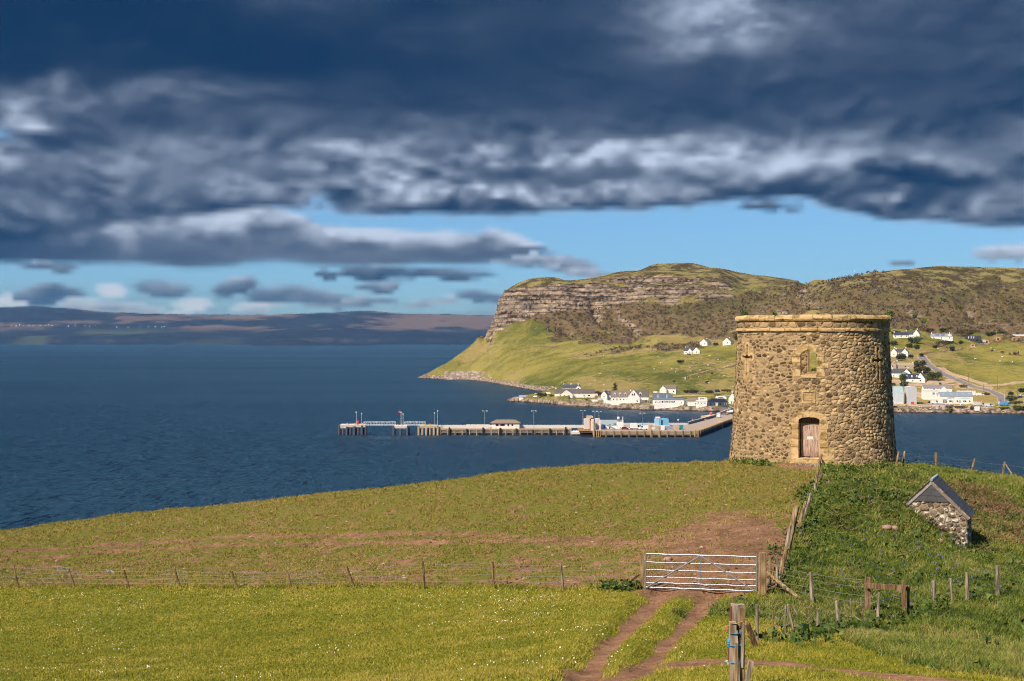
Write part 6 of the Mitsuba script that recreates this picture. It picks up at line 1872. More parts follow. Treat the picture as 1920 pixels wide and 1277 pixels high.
for x0, x1, y0, y1, Y, c, nm, lab in ((1240.5, 1246, 799, 808.5, 800, (.80, .80, .80), 'white_container', 'white upright container left of the grey one on the quay'), (1247.5, 1262, 799.5, 808, 803, (.27, .32, .42), 'grey_container', 'long blue-grey container in the middle of the quay'),
                                      (1264.5, 1274, 801, 808, 800, (.55, .38, .20), 'timber_stack', 'stack of tan timber and crates left of the teal container'), (1274.5, 1281, 797.5, 808, 801, (.02, .26, .38), 'teal_container', 'teal upright container at the right end of the quay'),
                                      (1215.5, 1221, 804, 809.5, 800, (.58, .40, .12), 'yellow_cage', 'yellow cage behind the white panel van on the quay'), (1222, 1228, 802, 806.5, 806, (.70, .72, .72), 'white_tank', 'small white tank below the blue kiosk'),
                                      (1199, 1214, 797, 800.5, 822, (.02, .28, .48), 'blue_skip', 'bright blue skip behind the white panel van'), (1229, 1239, 799, 808, 812, (.46, .38, .30), 'pallet_stack', 'brown stack of pallets below the blue kiosk')):
    k = thing(nm, lab, nm.split('_')[1])
    zb = 3.36
    h = zat(y0, Y) - zb
    MB().b2([U(x0, Y), Y, zb], [U(x1, Y), Y + 2.4, zb + h * .95], c).put(f'{k}__body')
    MB().b2([U(x0, Y) - .05, Y - .05, zb + h * .95], [U(x1, Y) + .05, Y + 2.45, zb + h], np.array(c) * .75).put(f'{k}__top')
    for i in range(1, max(2, int((x1 - x0) / 3))):
        xx = U(x0 + (x1 - x0) * i / max(2, int((x1 - x0) / 3)), Y)
        MB().b2([xx - .06, Y - .06, zb + .1], [xx + .06, Y - .005, zb + h * .9], np.array(c) * .7).put(f'{k}__rib')
for px, Y, c, lab in ((1328, 905, (.55, .12, .06), 'small red bollard on the pier road, left of two'), (1322.5, 893, (.35, .24, .08), 'small tan crate on the pier road edge'), (1333, 955, (.80, .10, .22), 'bright pink buoy by the slipway')):
    nm = 'bollard' if 'bollard' in lab else 'crate' if 'crate' in lab else 'buoy'
    k = thing(nm, lab.replace(', left of two', ''), nm)
    if nm == 'buoy':
        MB().sphere([U(px, Y), Y, 4.4], 1.0, c, 2).put(k, smooth=True)
    elif nm == 'crate':
        MB().b2([U(px, Y) - .8, Y - .6, 3.36], [U(px, Y) + .8, Y + .6, 4.2], c).put(k)
    else:
        MB().tube([U(px, Y), Y, 3.36], [U(px, Y), Y, 4.5], .4, .3, c, 8).put(k)
# poles
for x, yb, yt, lab in ((1816, 718, 699, 'wooden utility pole beside the sandy track'), (1870, 729, 705.5, 'wooden utility pole beside the sandy lane, tallest one'), (1891, 623, 607.5, 'wooden utility pole high on the hillside'), (1908, 741, 725, 'wooden utility pole at the right edge beside the dark trees'),
                       (1884, 759, 734, 'pale lamp pole standing among the lorries'), (1844, 735, 721, 'wooden utility pole at the bend of the tarmac road'), (1721.5, 625, 612, 'wooden utility pole above the navy roofed house'), (1667, 655, 641, 'wooden utility pole near the tower cornice')):
    p = hp(x, yb); s = sc(p)
    k = thing('utility_pole', lab, 'pole', 'utility poles in the village')
    h = (yb - yt) * s
    MB().tube(p - [0, 0, .5], p + [0, 0, h], .2, .14, (.62, .62, .6) if 'pale' in lab else (.16, .12, .09), 6).put(f'{k}__pole')
    MB().box(p + [0, 0, h - .5], (1.8, .14, .14), (.2, .16, .13)).put(f'{k}__crossarm')
# far shore houses
fh = [(22, 611), (30, 612), (37, 610), (44, 611), (54, 611), (63, 611), (76, 611), (86, 611), (91, 610), (98, 611), (128, 612), (141, 612), (159, 611), (168, 612), (180, 611), (219, 614), (240, 614), (263, 614), (278, 614), (291, 614), (303, 614), (308, 613)]
for i, (x, y) in enumerate(fh):
    Y = 12600.0 + rng.uniform(0, 250)
    zz = float(np.interp(0, [0], [0])) + float(RegularGridInterpolator((fx, fy), fZ, bounds_error=False, fill_value=None)([[x, Y]])[0])
    for Yq in np.arange(12150, 14500, 40):
        zt_ = zat(y, Yq)
        zg = float(RegularGridInterpolator((fx, fy), fZ, bounds_error=False, fill_value=None)([[x, Yq]])[0]) if i < 0 else None
        break
    # slide along the sight line to where the far slope reaches it
    Ys_ = np.arange(12150, 14700, 20.0)
    zl = CAMZ - (y - HY) / F * Ys_
    zg = RegularGridInterpolator((fx, fy), fZ, bounds_error=False, fill_value=None)(np.stack([np.full_like(Ys_, x), Ys_], -1))
    q = np.nonzero(zg >= zl)[0]
    Y = Ys_[q[0]] if len(q) else 13000.0
    k = thing('far_house', 'tiny white house in the scattered row on the far shore', 'house', 'white houses on the far shore')
    L_ = rng.uniform(6, 11)
    zz = float(zg[q[0]]) if len(q) else float(zat(y, Y))
    MB([U(x, Y), Y, zz]).prism([(-3, -4), (3, -4), (3, 3.4), (0, 5.6), (-3, 3.4)], -L_ / 2, L_ / 2, (.82, .82, .82), axis='x').put(k)
# ------------------------------------------------------------------ trees, bushes, walls, rocks and sheep on the far side
DARKG = [(.030, .045, .014), (.045, .062, .018), (.060, .080, .022)]
MIDG = [(.055, .085, .018), (.085, .115, .026), (.11, .135, .03)]
BRN = [(.075, .05, .028), (.11, .075, .04), (.09, .075, .03)]
YEL = [(.16, .14, .03), (.20, .15, .04), (.12, .11, .03)]


def bush(name, lab, x, y, w, h, cols, n=None, cat='bush', trunk=False, group=None, seed=0):
    """A bush or tree w x h photo pixels in size, rooted at the foot (x, y)."""
    p = hp(x, y)
    s = sc(p)
    W, Hh = w * s / 2, h * s
    k = thing(name, lab, cat, group)
    mb = MB()
    n = n or int(np.clip(W * Hh * 20, 90, 900))
    r_ = np.random.default_rng(seed + int(x * 7 + y))
    lobes = max(2, int(w / max(h, 4) * 2) + 1)
    for i in range(lobes):
        f = (i + .5) / lobes * 2 - 1
        rr = Hh * .5 * r_.uniform(.7, 1.05) * (1 - .3 * abs(f))
        shrub_leaves(mb, p + [f * (W - rr * .6), r_.uniform(-1, 1), Hh * .5 * r_.uniform(.8, 1.1)], max(rr, .5), n // lobes, cols, .58 if n > 140 else .45, seed=seed + i + int(x), flat=.95, core=.25)
    mb.put(f'{k}__crown', 'leaf')
    for i in range(3 if w > 8 else 1):
        f = (i - 1) * .5 * W if w > 8 else 0
        MB().tube(p + [f, 0, -.8], p + [f * 1.1, 0, Hh * .55], .18 if not trunk else .3, .08, (.10, .075, .05), 6).put(f'{k}__trunk')
    return k


bush('shore_bush', 'dark rounded bush on the spit left of the long bungalow', 1016, 744.5, 20, 9, DARKG)
bush('garden_bush', 'low dark bush at the left corner of the long bungalow', 1034, 744, 10, 5, DARKG)
bush('garden_shrub', 'brown scrubby shrubs right of the long bungalow roof', 1120, 742, 18, 10, BRN + DARKG[1:2])
bush('garden_bush', 'tiny dark bush on the grass in front of the long bungalow', 1100, 752, 6, 4, DARKG)
# conifer
p = hp(1152, 745); s = sc(p)
k = thing('conifer_tree', 'tall dark windswept conifer between the small cottage and the dormered house', 'tree')
mb = MB()
Hc = 29 * s
for i in range(13):
    f = i / 12
    z = Hc * (.16 + .82 * f)
    r = (1 - f) ** .75 * 3.6 * (1 + .25 * math.sin(i * 2.3)) + .35
    shrub_leaves(mb, p + [.5 * math.sin(i * 1.7) + .8 * f, .3 * math.cos(i * 2.1), z], r, 85, [(.022, .036, .016), (.03, .05, .02), (.016, .026, .012)], .34, seed=i + 50, flat=.28, core=.15)
mb.put(f'{k}__crown', 'leaf')
MB().tube(p - [0, 0, .5], p + [.8, 0, Hc * .95], .32, .06, (.09, .065, .045), 7).put(f'{k}__trunk')
for x, y, w, h, c, lab in ((1296, 737, 30, 7, BRN + DARKG, 'long brownish hedge along the shore road behind the hall'), (1330, 738, 18, 7, BRN + MIDG, 'brownish bush beside the shore road left of the dark van'), (1362, 735, 20, 6, YEL + BRN, 'straw-coloured scrub by the shore road near the tower'),
                           (1276, 681, 15, 7, DARKG, 'lone dark bush in the green field below the hillside houses'), (1326, 719, 8, 6, DARKG, 'lone small dark bush on the field wall left of the tower'), (1264, 717, 7, 5, DARKG, 'tiny dark bush on the lower field wall'),
                           (1305, 650, 14, 5, DARKG, 'dark hedge left of the middle hillside house'), (1342, 648, 10, 6, DARKG, 'dark bush between the two upper hillside houses'), (1382, 640, 10, 16, DARKG, 'dark tree touching the left edge of the tower top'),
                           (1346, 742, 16, 4, YEL, 'yellowish gorse on the bare ground behind the hall'), (1335, 702, 5, 4, DARKG, 'tiny dark bush in the field left of the tower middle'), (1292, 666, 8, 4, BRN, 'brown shrub below the two-gabled hillside house'),
                           # right hand side
                           (1714, 644, 26, 16, MIDG, 'bright green tree in front of the navy roofed house'), (1675, 648, 16, 11, DARKG + BRN, 'dark bush right of the tower cornice'), (1705, 652, 14, 9, DARKG, 'dark bush below the bright green tree'), (1719, 655, 12, 11, DARKG + BRN, 'brownish bush beside the dark bush under the green tree'),
                           (1774, 647, 34, 10, DARKG + BRN, 'long dark hedge below the long white house'), (1754, 653, 11, 7, DARKG, 'dark rounded bush left of the hedge end'), (1785.5, 658, 11, 10, DARKG, 'round dark bush alone on the straw slope'), (1802, 645, 9, 7, DARKG, 'small dark bush right of the hedge'),
                           (1728, 669, 8, 8, DARKG, 'small dark conical bush on the straw slope above the road'), (1690, 676, 22, 16, DARKG + BRN, 'dark spreading tree in front of the white cottage with two gables'), (1707, 672, 12, 8, DARKG, 'dark bush right of the white cottage with two gables'),
                           (1675, 700, 14, 8, DARKG, 'dark bush behind the roof of the upper white house'), (1725, 688, 26, 14, DARKG + MIDG, 'dark scrubby trees left of the tarmac road, upper clump'), (1730, 700, 34, 16, DARKG + BRN, 'dark scrubby trees left of the tarmac road, middle clump'),
                           (1752, 714, 32, 20, DARKG + MIDG, 'large dark tree clump right of the dormered white house'), (1693, 718, 13, 20, MIDG, 'green tree between the two white houses above the blue shed'), (1695, 724, 16, 9, MIDG, 'green bushes at the foot of the tree above the blue shed'),
                           (1672, 723, 16, 6, MIDG, 'green bank of shrubs above the blue warehouse'), (1763, 723, 4, 7, MIDG, 'slender green sapling on the sandy bank'), (1806, 727, 16, 6, YEL + BRN, 'ochre scrub beside the tarmac road'), (1850, 741, 13, 6, BRN + YEL, 'ochre scrub at the bend below the tarmac road'),
                           (1780, 772, 14, 8, MIDG, 'green bush on the shore bank below the left boat'), (1823, 769, 10, 9, MIDG, 'green bush on the shore bank left of the white cabin'), (1895, 741, 12, 8, DARKG, 'dark bush above the right end of the yard'), (1897, 752, 22, 12, MIDG + DARKG, 'green bushes right of the crane lorry'),
                           (1905, 758, 26, 7, DARKG + MIDG, 'clipped dark hedge right of the blue and white lorry'), (1912, 771, 24, 12, DARKG + MIDG, 'dark bushes on the shore at the right edge'), (1884, 768, 22, 6, MIDG, 'low green bushes on the shore below the yard'), (1915, 735, 14, 9, DARKG, 'dark trees at the right edge above the canopy'),
                           (1815, 630, 50, 16, DARKG + BRN, 'dark scrub trees behind the long white house'), (1858, 630, 22, 9, DARKG, 'dark bushes left of the camping pods'), (1878, 626, 18, 6, DARKG, 'dark bushes above the third camping pod'), (1770, 622, 20, 9, DARKG + MIDG, 'dark bushes above the long white house'),
                           (1740, 622, 24, 8, BRN, 'brown leafless shrubs above the navy roofed house'), (1680, 628, 20, 9, BRN + DARKG, 'brown shrubs left of the navy roofed house'), (1810, 612, 14, 7, [(.30, .28, .16), (.24, .23, .11)], 'pale blossoming shrub in the scrub above the chalet')):
    bush('far_bush' if 'tree' not in lab else 'far_tree', lab, x, y, w, h, c, cat='tree' if 'tree' in lab else 'bush')
for x, y, lab in ((1716, 596, 'left'), (1769, 566, 'middle'), (1797, 581, 'right'), (1732, 606, 'lowest')):
    bush('spring_tree', f'fresh green tree standing out in the brown hillside wood, {lab} of four', x, y, 12, 11, [(.10, .15, .02), (.14, .20, .03)], cat='tree')

# leafless scrub wood on the middle slopes
cand = np.argwhere((brown > .45) & (hz > 25) & (hY < 2250) & (hPX < 1990) & (hz < zhi + 6))
w_area = (hY[cand[:, 0], cand[:, 1]])
pick = cand[rng.choice(len(cand), 5200, replace=False)]
mb = MB()
vs, ks = [], []
for i, j in pick:
    x, y, z = hX[i, j] + rng.uniform(-2, 2), hY[i, j] + rng.uniform(-3, 3), hz[i, j]
    z = float(HZ(x, y))
    r = rng.uniform(1.2, 2.8)
    n = 13
    c = np.array([(.105, .070, .038), (.15, .105, .055), (.080, .055, .032), (.11, .105, .036), (.18, .14, .07)][rng.integers(0, 5)])
    d = rng.normal(size=(n, 3)) * [1, 1, .65]
    q = np.array([x, y, z + r * .6]) + d * r * .55
    u, w = rng.normal(size=(n, 3)) * .75, rng.normal(size=(n, 3)) * .5 + [0, 0, .7]
    vs.append(np.stack([q - u, q + u, q + w], 1).reshape(-1, 3))
    ks.append(np.repeat(c * rng.uniform(.7, 1.3, (n, 1)), 3, 0))
v = np.vstack(vs)
scene['scrub_wood'] = mikit.ply((v, np.arange(len(v)).reshape(-1, 3)), 'leaf', color=np.vstack(ks))
labels['scrub_wood'] = {'label': 'brown leafless scrub wood covering the middle slopes of the hills', 'category': 'wood', 'kind': 'stuff'}

# stones of the shore
mask = (hz > .1) & (hz < 4.6) & (hY < 2050) & (hPX < 1990)
cand = np.argwhere(mask)
wt = 1 / np.maximum(np.gradient(hX, axis=0)[mask] * np.gradient(hY, axis=1)[mask], .05)
cellA = np.gradient(hX, axis=0)[mask] * np.gradient(hY, axis=1)[mask]
pick = cand[rng.choice(len(cand), 5200, p=cellA / cellA.sum())]
ico = trimesh.creation.icosphere(subdivisions=0)
vs, fs, ks, o = [], [], [], 0
for i, j in pick:
    x, y = hX[i, j] + rng.uniform(-1.5, 1.5), hY[i, j] + rng.uniform(-1.5, 1.5)
    z = float(HZ(x, y))
    if z < -.2 or z > 5.2:
        continue
    r = rng.uniform(.25, .75) * (1.5 if rng.random() < .08 else 1)
    v = ico.vertices * rng.uniform(.7, 1.25, ico.vertices.shape) * r * [1.2, 1.2, .8] + [x, y, z + r * .2]
    vs.append(v); fs.append(ico.faces + o); o += len(v)
    ks.append(np.tile(np.array([(.36, .28, .22), (.22, .17, .13), (.48, .42, .36), (.14, .11, .09)][rng.integers(0, 4)]) * rng.uniform(.8, 1.2) * (.35 if z < .7 else 1), (len(v), 1)))
scene['shore_stones'] = mikit.ply((np.vstack(vs), np.vstack(fs)), 'vc_matte', color=np.vstack(ks))
labels['shore_stones'] = {'label': 'grey and brown boulders along the shore of the bay', 'category': 'stones', 'kind': 'stuff'}

# dry stone walls across the green slopes
wall_labels = ['rough stone field wall climbing to the two upper hillside houses', 'rough stone field wall below the lone dark bush on the green slope', 'lowest long stone field wall on the green slope', 'short stone wall under the brown scrub', 'short stone wall high on the left green slope', 'stony field bank across the right-hand pasture', 'stony bank beside the scrub left of the tower top']
for w_, lab in zip(walls_far, wall_labels):
    ln = hline(w_)
    L_ = np.concatenate([[0], np.cumsum(np.linalg.norm(np.diff(ln[:, :2], axis=0), axis=1))])
    k = thing('field_wall', lab, 'wall')
    vs, fs, ks, o = [], [], [], 0
    for t in np.arange(0, L_[-1], .8):
        if rng.random() < .22 or meshkit.noise(np.array([t / 18, 0, 0]), 3) < .3:
            continue
        x, y = np.interp(t, L_, ln[:, 0]) + rng.normal(0, .6), np.interp(t, L_, ln[:, 1]) + rng.normal(0, .6)
        r = rng.uniform(.4, .75)
        v = ico.vertices * rng.uniform(.7, 1.2, ico.vertices.shape) * r * [1.1, 1.1, 1.1] + [x, y, float(HZ(x, y)) + r * .4]
        vs.append(v); fs.append(ico.faces + o); o += len(v)
        ks.append(np.tile(np.array([(.34, .25, .19), (.22, .16, .11), (.42, .33, .26)][rng.integers(0, 3)]), (len(v), 1)))
    scene[k] = mikit.ply((np.vstack(vs), np.vstack(fs)), 'vc_matte', color=np.vstack(ks))
# boulder field at the foot of the headland
vs, fs, ks, o = [], [], [], 0
for q in range(260):
    p = hp(np.clip(rng.normal(872, 22), 835, 930), rng.uniform(697, 712))
    r = rng.uniform(.8, 2.4)
    v = ico.vertices * rng.uniform(.7, 1.25, ico.vertices.shape) * r * [1.1, 1.1, .9] + p
    vs.append(v); fs.append(ico.faces + o); o += len(v)
    ks.append(np.tile(np.array([(.38, .31, .26), (.25, .20, .17), (.48, .42, .36)][rng.integers(0, 3)]), (len(v), 1)))
scene['headland_boulders'] = mikit.ply((np.vstack(vs), np.vstack(fs)), 'vc_matte', color=np.vstack(ks))
labels['headland_boulders'] = {'label': 'fallen pale boulders at the foot of the headland by the water', 'category': 'boulders', 'kind': 'stuff'}
# sheep
sv, sf_ = [], []
mbs = MB()
mbs.sphere([0, 0, .75], .5, (.80, .77, .70), 1, (1.35, .85, .8)).sphere([.75, 0, .95], .2, (.75, .72, .66), 1, (1.3, .8, .9))
for a in (-.4, .4):
    for b in (-.2, .2):
        mbs.tube([a, b, 0], [a, b, .55], .07, .09, (.3, .27, .24), 5)
SV, SFc, SK = np.vstack(mbs.v), np.vstack(mbs.f), np.vstack(mbs.k)
sheep_ply = mikit.ply((SV * 1.25, SFc), 'vc_matte', color=SK)
for q in range(34):
    x, y = (rng.uniform(1090, 1380), rng.uniform(668, 728)) if q < 27 else (rng.uniform(1740, 1915), rng.uniform(652, 700))
    p = hp(x, y)
    k = thing('sheep', 'tiny white sheep grazing on the green slopes across the bay', 'sheep', 'sheep on the far pastures')
    scene[k] = {**sheep_ply, 'to_world': T().translate(list(map(float, p))).rotate([0, 0, 1], float(rng.uniform(0, 360)))}
# ------------------------------------------------------------------ grass, weeds and flowers near the camera
gr = np.random.default_rng(99)


def scatter(y0, y1, per_m2, x0=None, x1=None):
    n = int(.385 * (y1 ** 2 - y0 ** 2) * per_m2)
    Y = np.sqrt(gr.uniform(y0 ** 2, y1 ** 2, n))
    X = gr.uniform(-.385, .385, n) * Y
    return X, Y


def blades(X, Y, Z, h, w, col, k, lean=.5):
    """k thin triangles per tuft, leaning outwards."""
    n = len(X)
    a = gr.uniform(0, 2 * np.pi, (n, k))
    o = gr.normal(0, 1, (n, k, 2)) * w[:, None, None] * 1.6
    hh = h[:, None] * gr.uniform(.55, 1.25, (n, k))
    bx, by = X[:, None] + o[..., 0], Y[:, None] + o[..., 1]
    dx, dy = np.cos(a) * w[:, None], np.sin(a) * w[:, None]
    lx, ly = gr.normal(0, lean, (n, k)) * hh, gr.normal(0, lean, (n, k)) * hh
    z = np.broadcast_to(Z[:, None], (n, k)) - .02
    v = np.stack([np.stack([bx - dx, by - dy, z], -1), np.stack([bx + dx, by + dy, z], -1), np.stack([bx + lx, by + ly, z + hh], -1)], 2).reshape(-1, 3)
    c = np.broadcast_to(col[:, None], (n, k, 3)) * gr.uniform(.75, 1.25, (n, k, 1))
    return v, np.repeat(c.reshape(-1, 3), 3, 0)


PAST = np.array([(.175, .19, .014), (.26, .25, .022), (.335, .295, .032), (.14, .165, .015), (.40, .33, .075)])
FIELD = np.array([(.15, .175, .018), (.24, .235, .028), (.33, .28, .055), (.10, .13, .018), (.30, .20, .085)])
BANK = np.array([(.085, .135, .018), (.135, .185, .023), (.20, .23, .036), (.055, .09, .016), (.31, .27, .09)])
gv, gc, bv, bc = [], [], [], []
for y0, y1, d_, wd in ((19, 33, 260, .010), (33, 48, 195, .013), (48, 68, 125, .018), (68, 99, 80, .022)):
    X, Y = scatter(y0, y1, d_)
    soil, far, right, dl, dr_, beyond = regions(X, Y)
    n1, n2 = nfbm(X / 1.4, Y / 1.4, 2, 3, 201), nfbm(X / .35, Y / .35, 4, 2, 202)
    big_ = nfbm(X / 7, Y / 7, 6, 3, 203)
    keep = (gr.random(len(X)) > np.where(far > .5, soil * .95, soil * 1.25)) & (np.hypot(X - TC[0], Y - TC[1]) > 4.85) & ((far < .5) | (gr.random(len(X)) < .62 + 1.1 * n1 + 1.0 * n2))
    X, Y, far, right, n1, n2, big_, beyond = (q[keep] for q in (X, Y, far, right, n1, n2, big_, beyond))
    Z = GZ(X, Y)
    on_bank = right > .5
    t = np.clip(.5 + 1.2 * n1 + .8 * n2 + .7 * big_, 0, .999)
    r3 = gr.random((len(X), 1))
    def pal(P):
        i = np.clip(t + gr.normal(0, .28, len(t)), 0, .999) * (len(P) - 1)
        a = i.astype(int)
        f = (i - a)[:, None]
        return P[a] * (1 - f) + P[np.minimum(a + 1, len(P) - 1)] * f
    order = lambda P: P[np.argsort(P.sum(1))]
    col = np.where(on_bank[:, None], pal(order(BANK)), np.where((far > .5)[:, None], pal(order(FIELD)), pal(order(PAST))))
    edge = np.exp(-(beyond / .35) ** 2) * (~on_bank)
    h = np.where(on_bank, .13 + .14 * np.clip(n1 + .3, 0, 1), np.where(far > .5, .075 + .10 * np.clip(n1 + n2 + .2, 0, 1), .065 + .05 * np.clip(n1 + .3, 0, 1))) + .10 * edge + np.where((far > .5) & (gr.random(len(X)) < .05), .09, 0)
    w = np.full(len(X), wd) * np.where(on_bank, 1.35, 1)
    v, c = blades(X, Y, Z, h, w, col, 3, .55)
    ob = np.repeat(on_bank, 9)
    gv.append(v[~ob]); gc.append(c[~ob]); bv.append(v[ob]); bc.append(c[ob])
for key, v, c, lab in (('pasture_grass', np.vstack(gv), np.vstack(gc), 'short yellow-green pasture grass of the two fields'), ('bank_grass', np.vstack(bv), np.vstack(bc), 'rough dark green grass on the bank below the tower')):
    scene[key] = mikit.ply((v, np.arange(len(v)).reshape(-1, 3)), 'leaf', color=c)
    labels[key] = {'label': lab, 'category': 'grass', 'kind': 'stuff'}

# leafy weeds on the bank and along the fences
wv, wc = [], []
X, Y = scatter(24, 90, 1.5)
soil, far, right, dl, dr_, beyond = regions(X, Y)
n1 = nfbm(X / 2.4, Y / 2.4, 3, 3, 211)
keep = (right > .5) & (n1 > .04) & (np.hypot(X - TC[0], Y - TC[1]) > 4.9) & (gr.random(len(X)) < .75)
PX, PY = X[keep], Y[keep]
def along(line, step, spread):
    L_ = np.concatenate([[0], np.cumsum(np.linalg.norm(np.diff(line[:, :2], axis=0), axis=1))])
    t = np.arange(0, L_[-1], step)
    return np.interp(t, L_, line[:, 0]) + gr.normal(0, spread, len(t)), np.interp(t, L_, line[:, 1]) + gr.normal(0, spread, len(t))
for ln, st_, sp_ in ((hits([(1420, 1204), (1492, 1206), (1534, 1196), (1575, 1186), (1646, 1171), (1700, 1160), (1753, 1146), (1814, 1138), (1871, 1126)]), .17, .33), (hits([(1130, 1107), (1160, 1106), (1205, 1106)]), .05, .18),
                     (hits([(1436, 1119), (1470, 1105), (1500, 1010), (1520, 960), (1545, 900)]), .35, .4), (hits([(1380, 872), (1420, 872), (1440, 876)]), .08, .2), (hits([(1560, 880), (1600, 882), (1680, 880)]), .12, .35),
                     (hits([(1650, 985), (1700, 990), (1750, 1012), (1790, 1030)]), .07, .4)):
    a, b = along(ln, st_, sp_)
    PX, PY = np.concatenate([PX, a]), np.concatenate([PY, b])
PZ = GZ(PX, PY)
for k in range(9):
    n = len(PX)
    s = gr.uniform(.05, .12, (n, 1))
    p = np.column_stack([PX, PY, PZ]) + np.column_stack([gr.normal(0, .13, n), gr.normal(0, .13, n), gr.uniform(.04, .30, n)])
    u = gr.normal(size=(n, 3)); u /= np.linalg.norm(u, axis=1, keepdims=True)
    w = np.cross(u, gr.normal(size=(n, 3))); w /= np.linalg.norm(w, axis=1, keepdims=True) + 1e-9
    wv.append(np.stack([p - u * s, p + u * s, p + w * s * 1.1], 1).reshape(-1, 3))
    c = np.array([(.05, .095, .016), (.08, .13, .022), (.12, .165, .03), (.04, .07, .015)])[gr.integers(0, 4, n)] * gr.uniform(.7, 1.3, (n, 1))
    wc.append(np.repeat(c, 3, 0))
v = np.vstack(wv)
scene['bank_weeds'] = mikit.ply((v, np.arange(len(v)).reshape(-1, 3)), 'leaf', color=np.vstack(wc))
labels['bank_weeds'] = {'label': 'dark leafy weeds on the rough bank and along the fence feet', 'category': 'weeds', 'kind': 'stuff'}


def fuzz(key, lab, cat, spots, n, size, hgt, cols, thin=.18):
    """A patch of thin stalks or fronds."""
    P = np.array([on(x, y) for x, y in spots])
    i = gr.integers(0, len(P), n)
    t = gr.random(n)
    j = np.minimum(i + 1, len(P) - 1)
    x = P[i, 0] * (1 - t) + P[j, 0] * t + gr.normal(0, size, n)
    y = P[i, 1] * (1 - t) + P[j, 1] * t + gr.normal(0, size, n)
    z = GZ(x, y)
    u = gr.normal(size=(n, 3)) * hgt * [.8, .8, .45] + [0, 0, hgt * .35]
    b = np.column_stack([x, y, z + gr.uniform(0, hgt * .7, n)])
    s = np.cross(u, gr.normal(size=(n, 3))); s = s / (np.linalg.norm(s, axis=1, keepdims=True) + 1e-9) * hgt * thin
    v = np.stack([b - s, b + s, b + u], 1).reshape(-1, 3)
    c = np.array(cols)[gr.integers(0, len(cols), n)] * gr.uniform(.7, 1.3, (n, 1))
    scene[key] = mikit.ply((v, np.arange(3 * n).reshape(-1, 3)), 'leaf', color=np.repeat(c, 3, 0))
    labels[key] = {'label': lab, 'category': cat, 'kind': 'stuff'}


DEADB = [(.15, .085, .045), (.21, .125, .07), (.11, .06, .035), (.26, .17, .10)]
fuzz('dead_bracken', 'brown dead bracken heaped on the bank right of the stone hut', 'bracken', [(1825, 955), (1850, 948), (1870, 958), (1885, 972), (1840, 930), (1815, 918), (1890, 985), (1905, 1010)], 9000, .95, .17, DEADB, .14)
fuzz('dry_stalks', 'dry straw-coloured stalks scattered over the bank', 'dead grass', [(1655, 930), (1670, 945), (1640, 965), (1662, 1000), (1690, 1004), (1560, 985), (1800, 1010), (1880, 1060), (1600, 1080), (1520, 1120), (1540, 1160)], 1900, 1.3, .24, [(.24, .19, .09), (.30, .23, .12), (.17, .13, .06)], .06)
fuzz('rushes', 'tufts of yellow-green rushes in front of the stone hut', 'rushes', [(1735, 1012), (1748, 1015), (1755, 1018), (1838, 1034), (1845, 1036), (1700, 900), (1710, 905), (1560, 975), (1575, 990)], 900, .25, .38, [(.12, .13, .03), (.16, .15, .04), (.09, .11, .025)], .05)
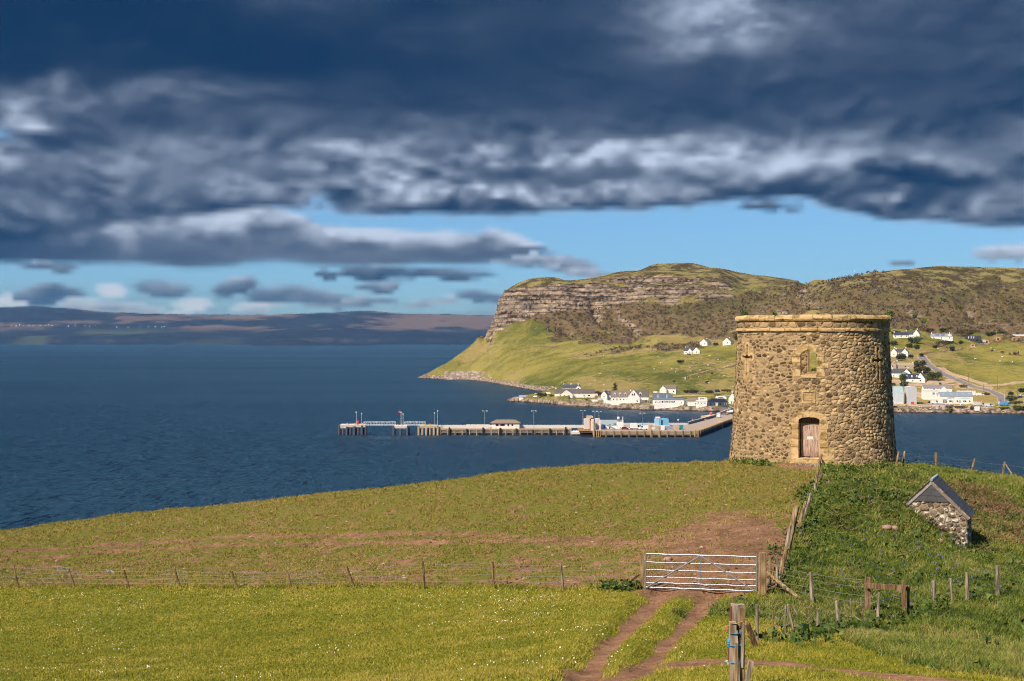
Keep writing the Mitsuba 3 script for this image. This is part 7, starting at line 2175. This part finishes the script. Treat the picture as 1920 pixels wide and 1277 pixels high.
# daisies and bluebells
def specks(key, lab, cat, X, Y, hgt, s, cols):
    n = len(X)
    z = GZ(X, Y) + hgt
    p = np.column_stack([X, Y, z])
    u = np.column_stack([gr.uniform(.6, 1, n), gr.normal(0, .3, n), gr.normal(0, .2, n)]) * s[:, None]
    w = np.column_stack([gr.normal(0, .3, n), gr.uniform(.3, .9, n), gr.uniform(.5, 1, n)]) * s[:, None]
    v = np.stack([p - u, p - w, p + u, p + w], 1).reshape(-1, 3)
    f = np.arange(4 * n).reshape(-1, 4)
    f = np.vstack([f[:, [0, 1, 2]], f[:, [0, 2, 3]]])
    c = np.array(cols)[gr.integers(0, len(cols), n)]
    scene[key] = mikit.ply((v, f), 'leaf', color=np.repeat(c, 4, 0))
    labels[key] = {'label': lab, 'category': cat, 'kind': 'stuff'}


X, Y = scatter(24, 66, 6)
soil, far, right, dl, dr_, beyond = regions(X, Y)
m_ = nfbm(X / 2.6, Y / 2.6, 3, 3, 221)
keep = (far < .2) & (right < .3) & (soil < .3) & (X < 4) & ((m_ > .15) & (gr.random(len(X)) < .65) | (gr.random(len(X)) < .035))
specks('daisies', 'small white daisies dotted in drifts over the near pasture', 'flowers', X[keep], Y[keep], .085, gr.uniform(.013, .024, keep.sum()), [(.8, .8, .76), (.75, .75, .72)])
X, Y = scatter(38, 60, 5)
soil, far, right, dl, dr_, beyond = regions(X, Y)
m_ = nfbm(X / 2.2, Y / 2.2, 3, 3, 231)
ctr = hit(1660, 1050)
keep = (right > .5) & (X > ctr[0] - 4.5) & (Y > 42) & (gr.random(len(X)) < np.clip(m_ + .06, 0, .4) * 1.6)
specks('bluebells', 'blue bluebells scattered over the bank below the stone hut', 'flowers', X[keep], Y[keep], .22, gr.uniform(.018, .034, keep.sum()), [(.09, .10, .55), (.13, .14, .62), (.10, .08, .45)])
# trampled stones and clods in the bare field
X, Y = scatter(46, 92, .55)
soil, far, right, dl, dr_, beyond = regions(X, Y)
keep = (far > .5) & (np.hypot(X - TC[0], Y - TC[1]) > 5)
X, Y = X[keep], Y[keep]
vs, fs, ks, o = [], [], [], 0
for x, y in zip(X, Y):
    r = gr.uniform(.025, .075)
    v = ico.vertices * gr.uniform(.6, 1.3, ico.vertices.shape) * r * [1.3, 1.2, .8] + [x, y, float(GZ(x, y)) + r * .3]
    vs.append(v); fs.append(ico.faces + o); o += len(v)
    ks.append(np.tile(np.array([(.30, .20, .14), (.20, .12, .075), (.40, .31, .24), (.12, .075, .05)][gr.integers(0, 4)]), (len(v), 1)))
scene['field_clods'] = mikit.ply((np.vstack(vs), np.vstack(fs)), 'vc_matte', color=np.vstack(ks))
labels['field_clods'] = {'label': 'small clods and stones strewn over the trampled field', 'category': 'stones', 'kind': 'stuff'}
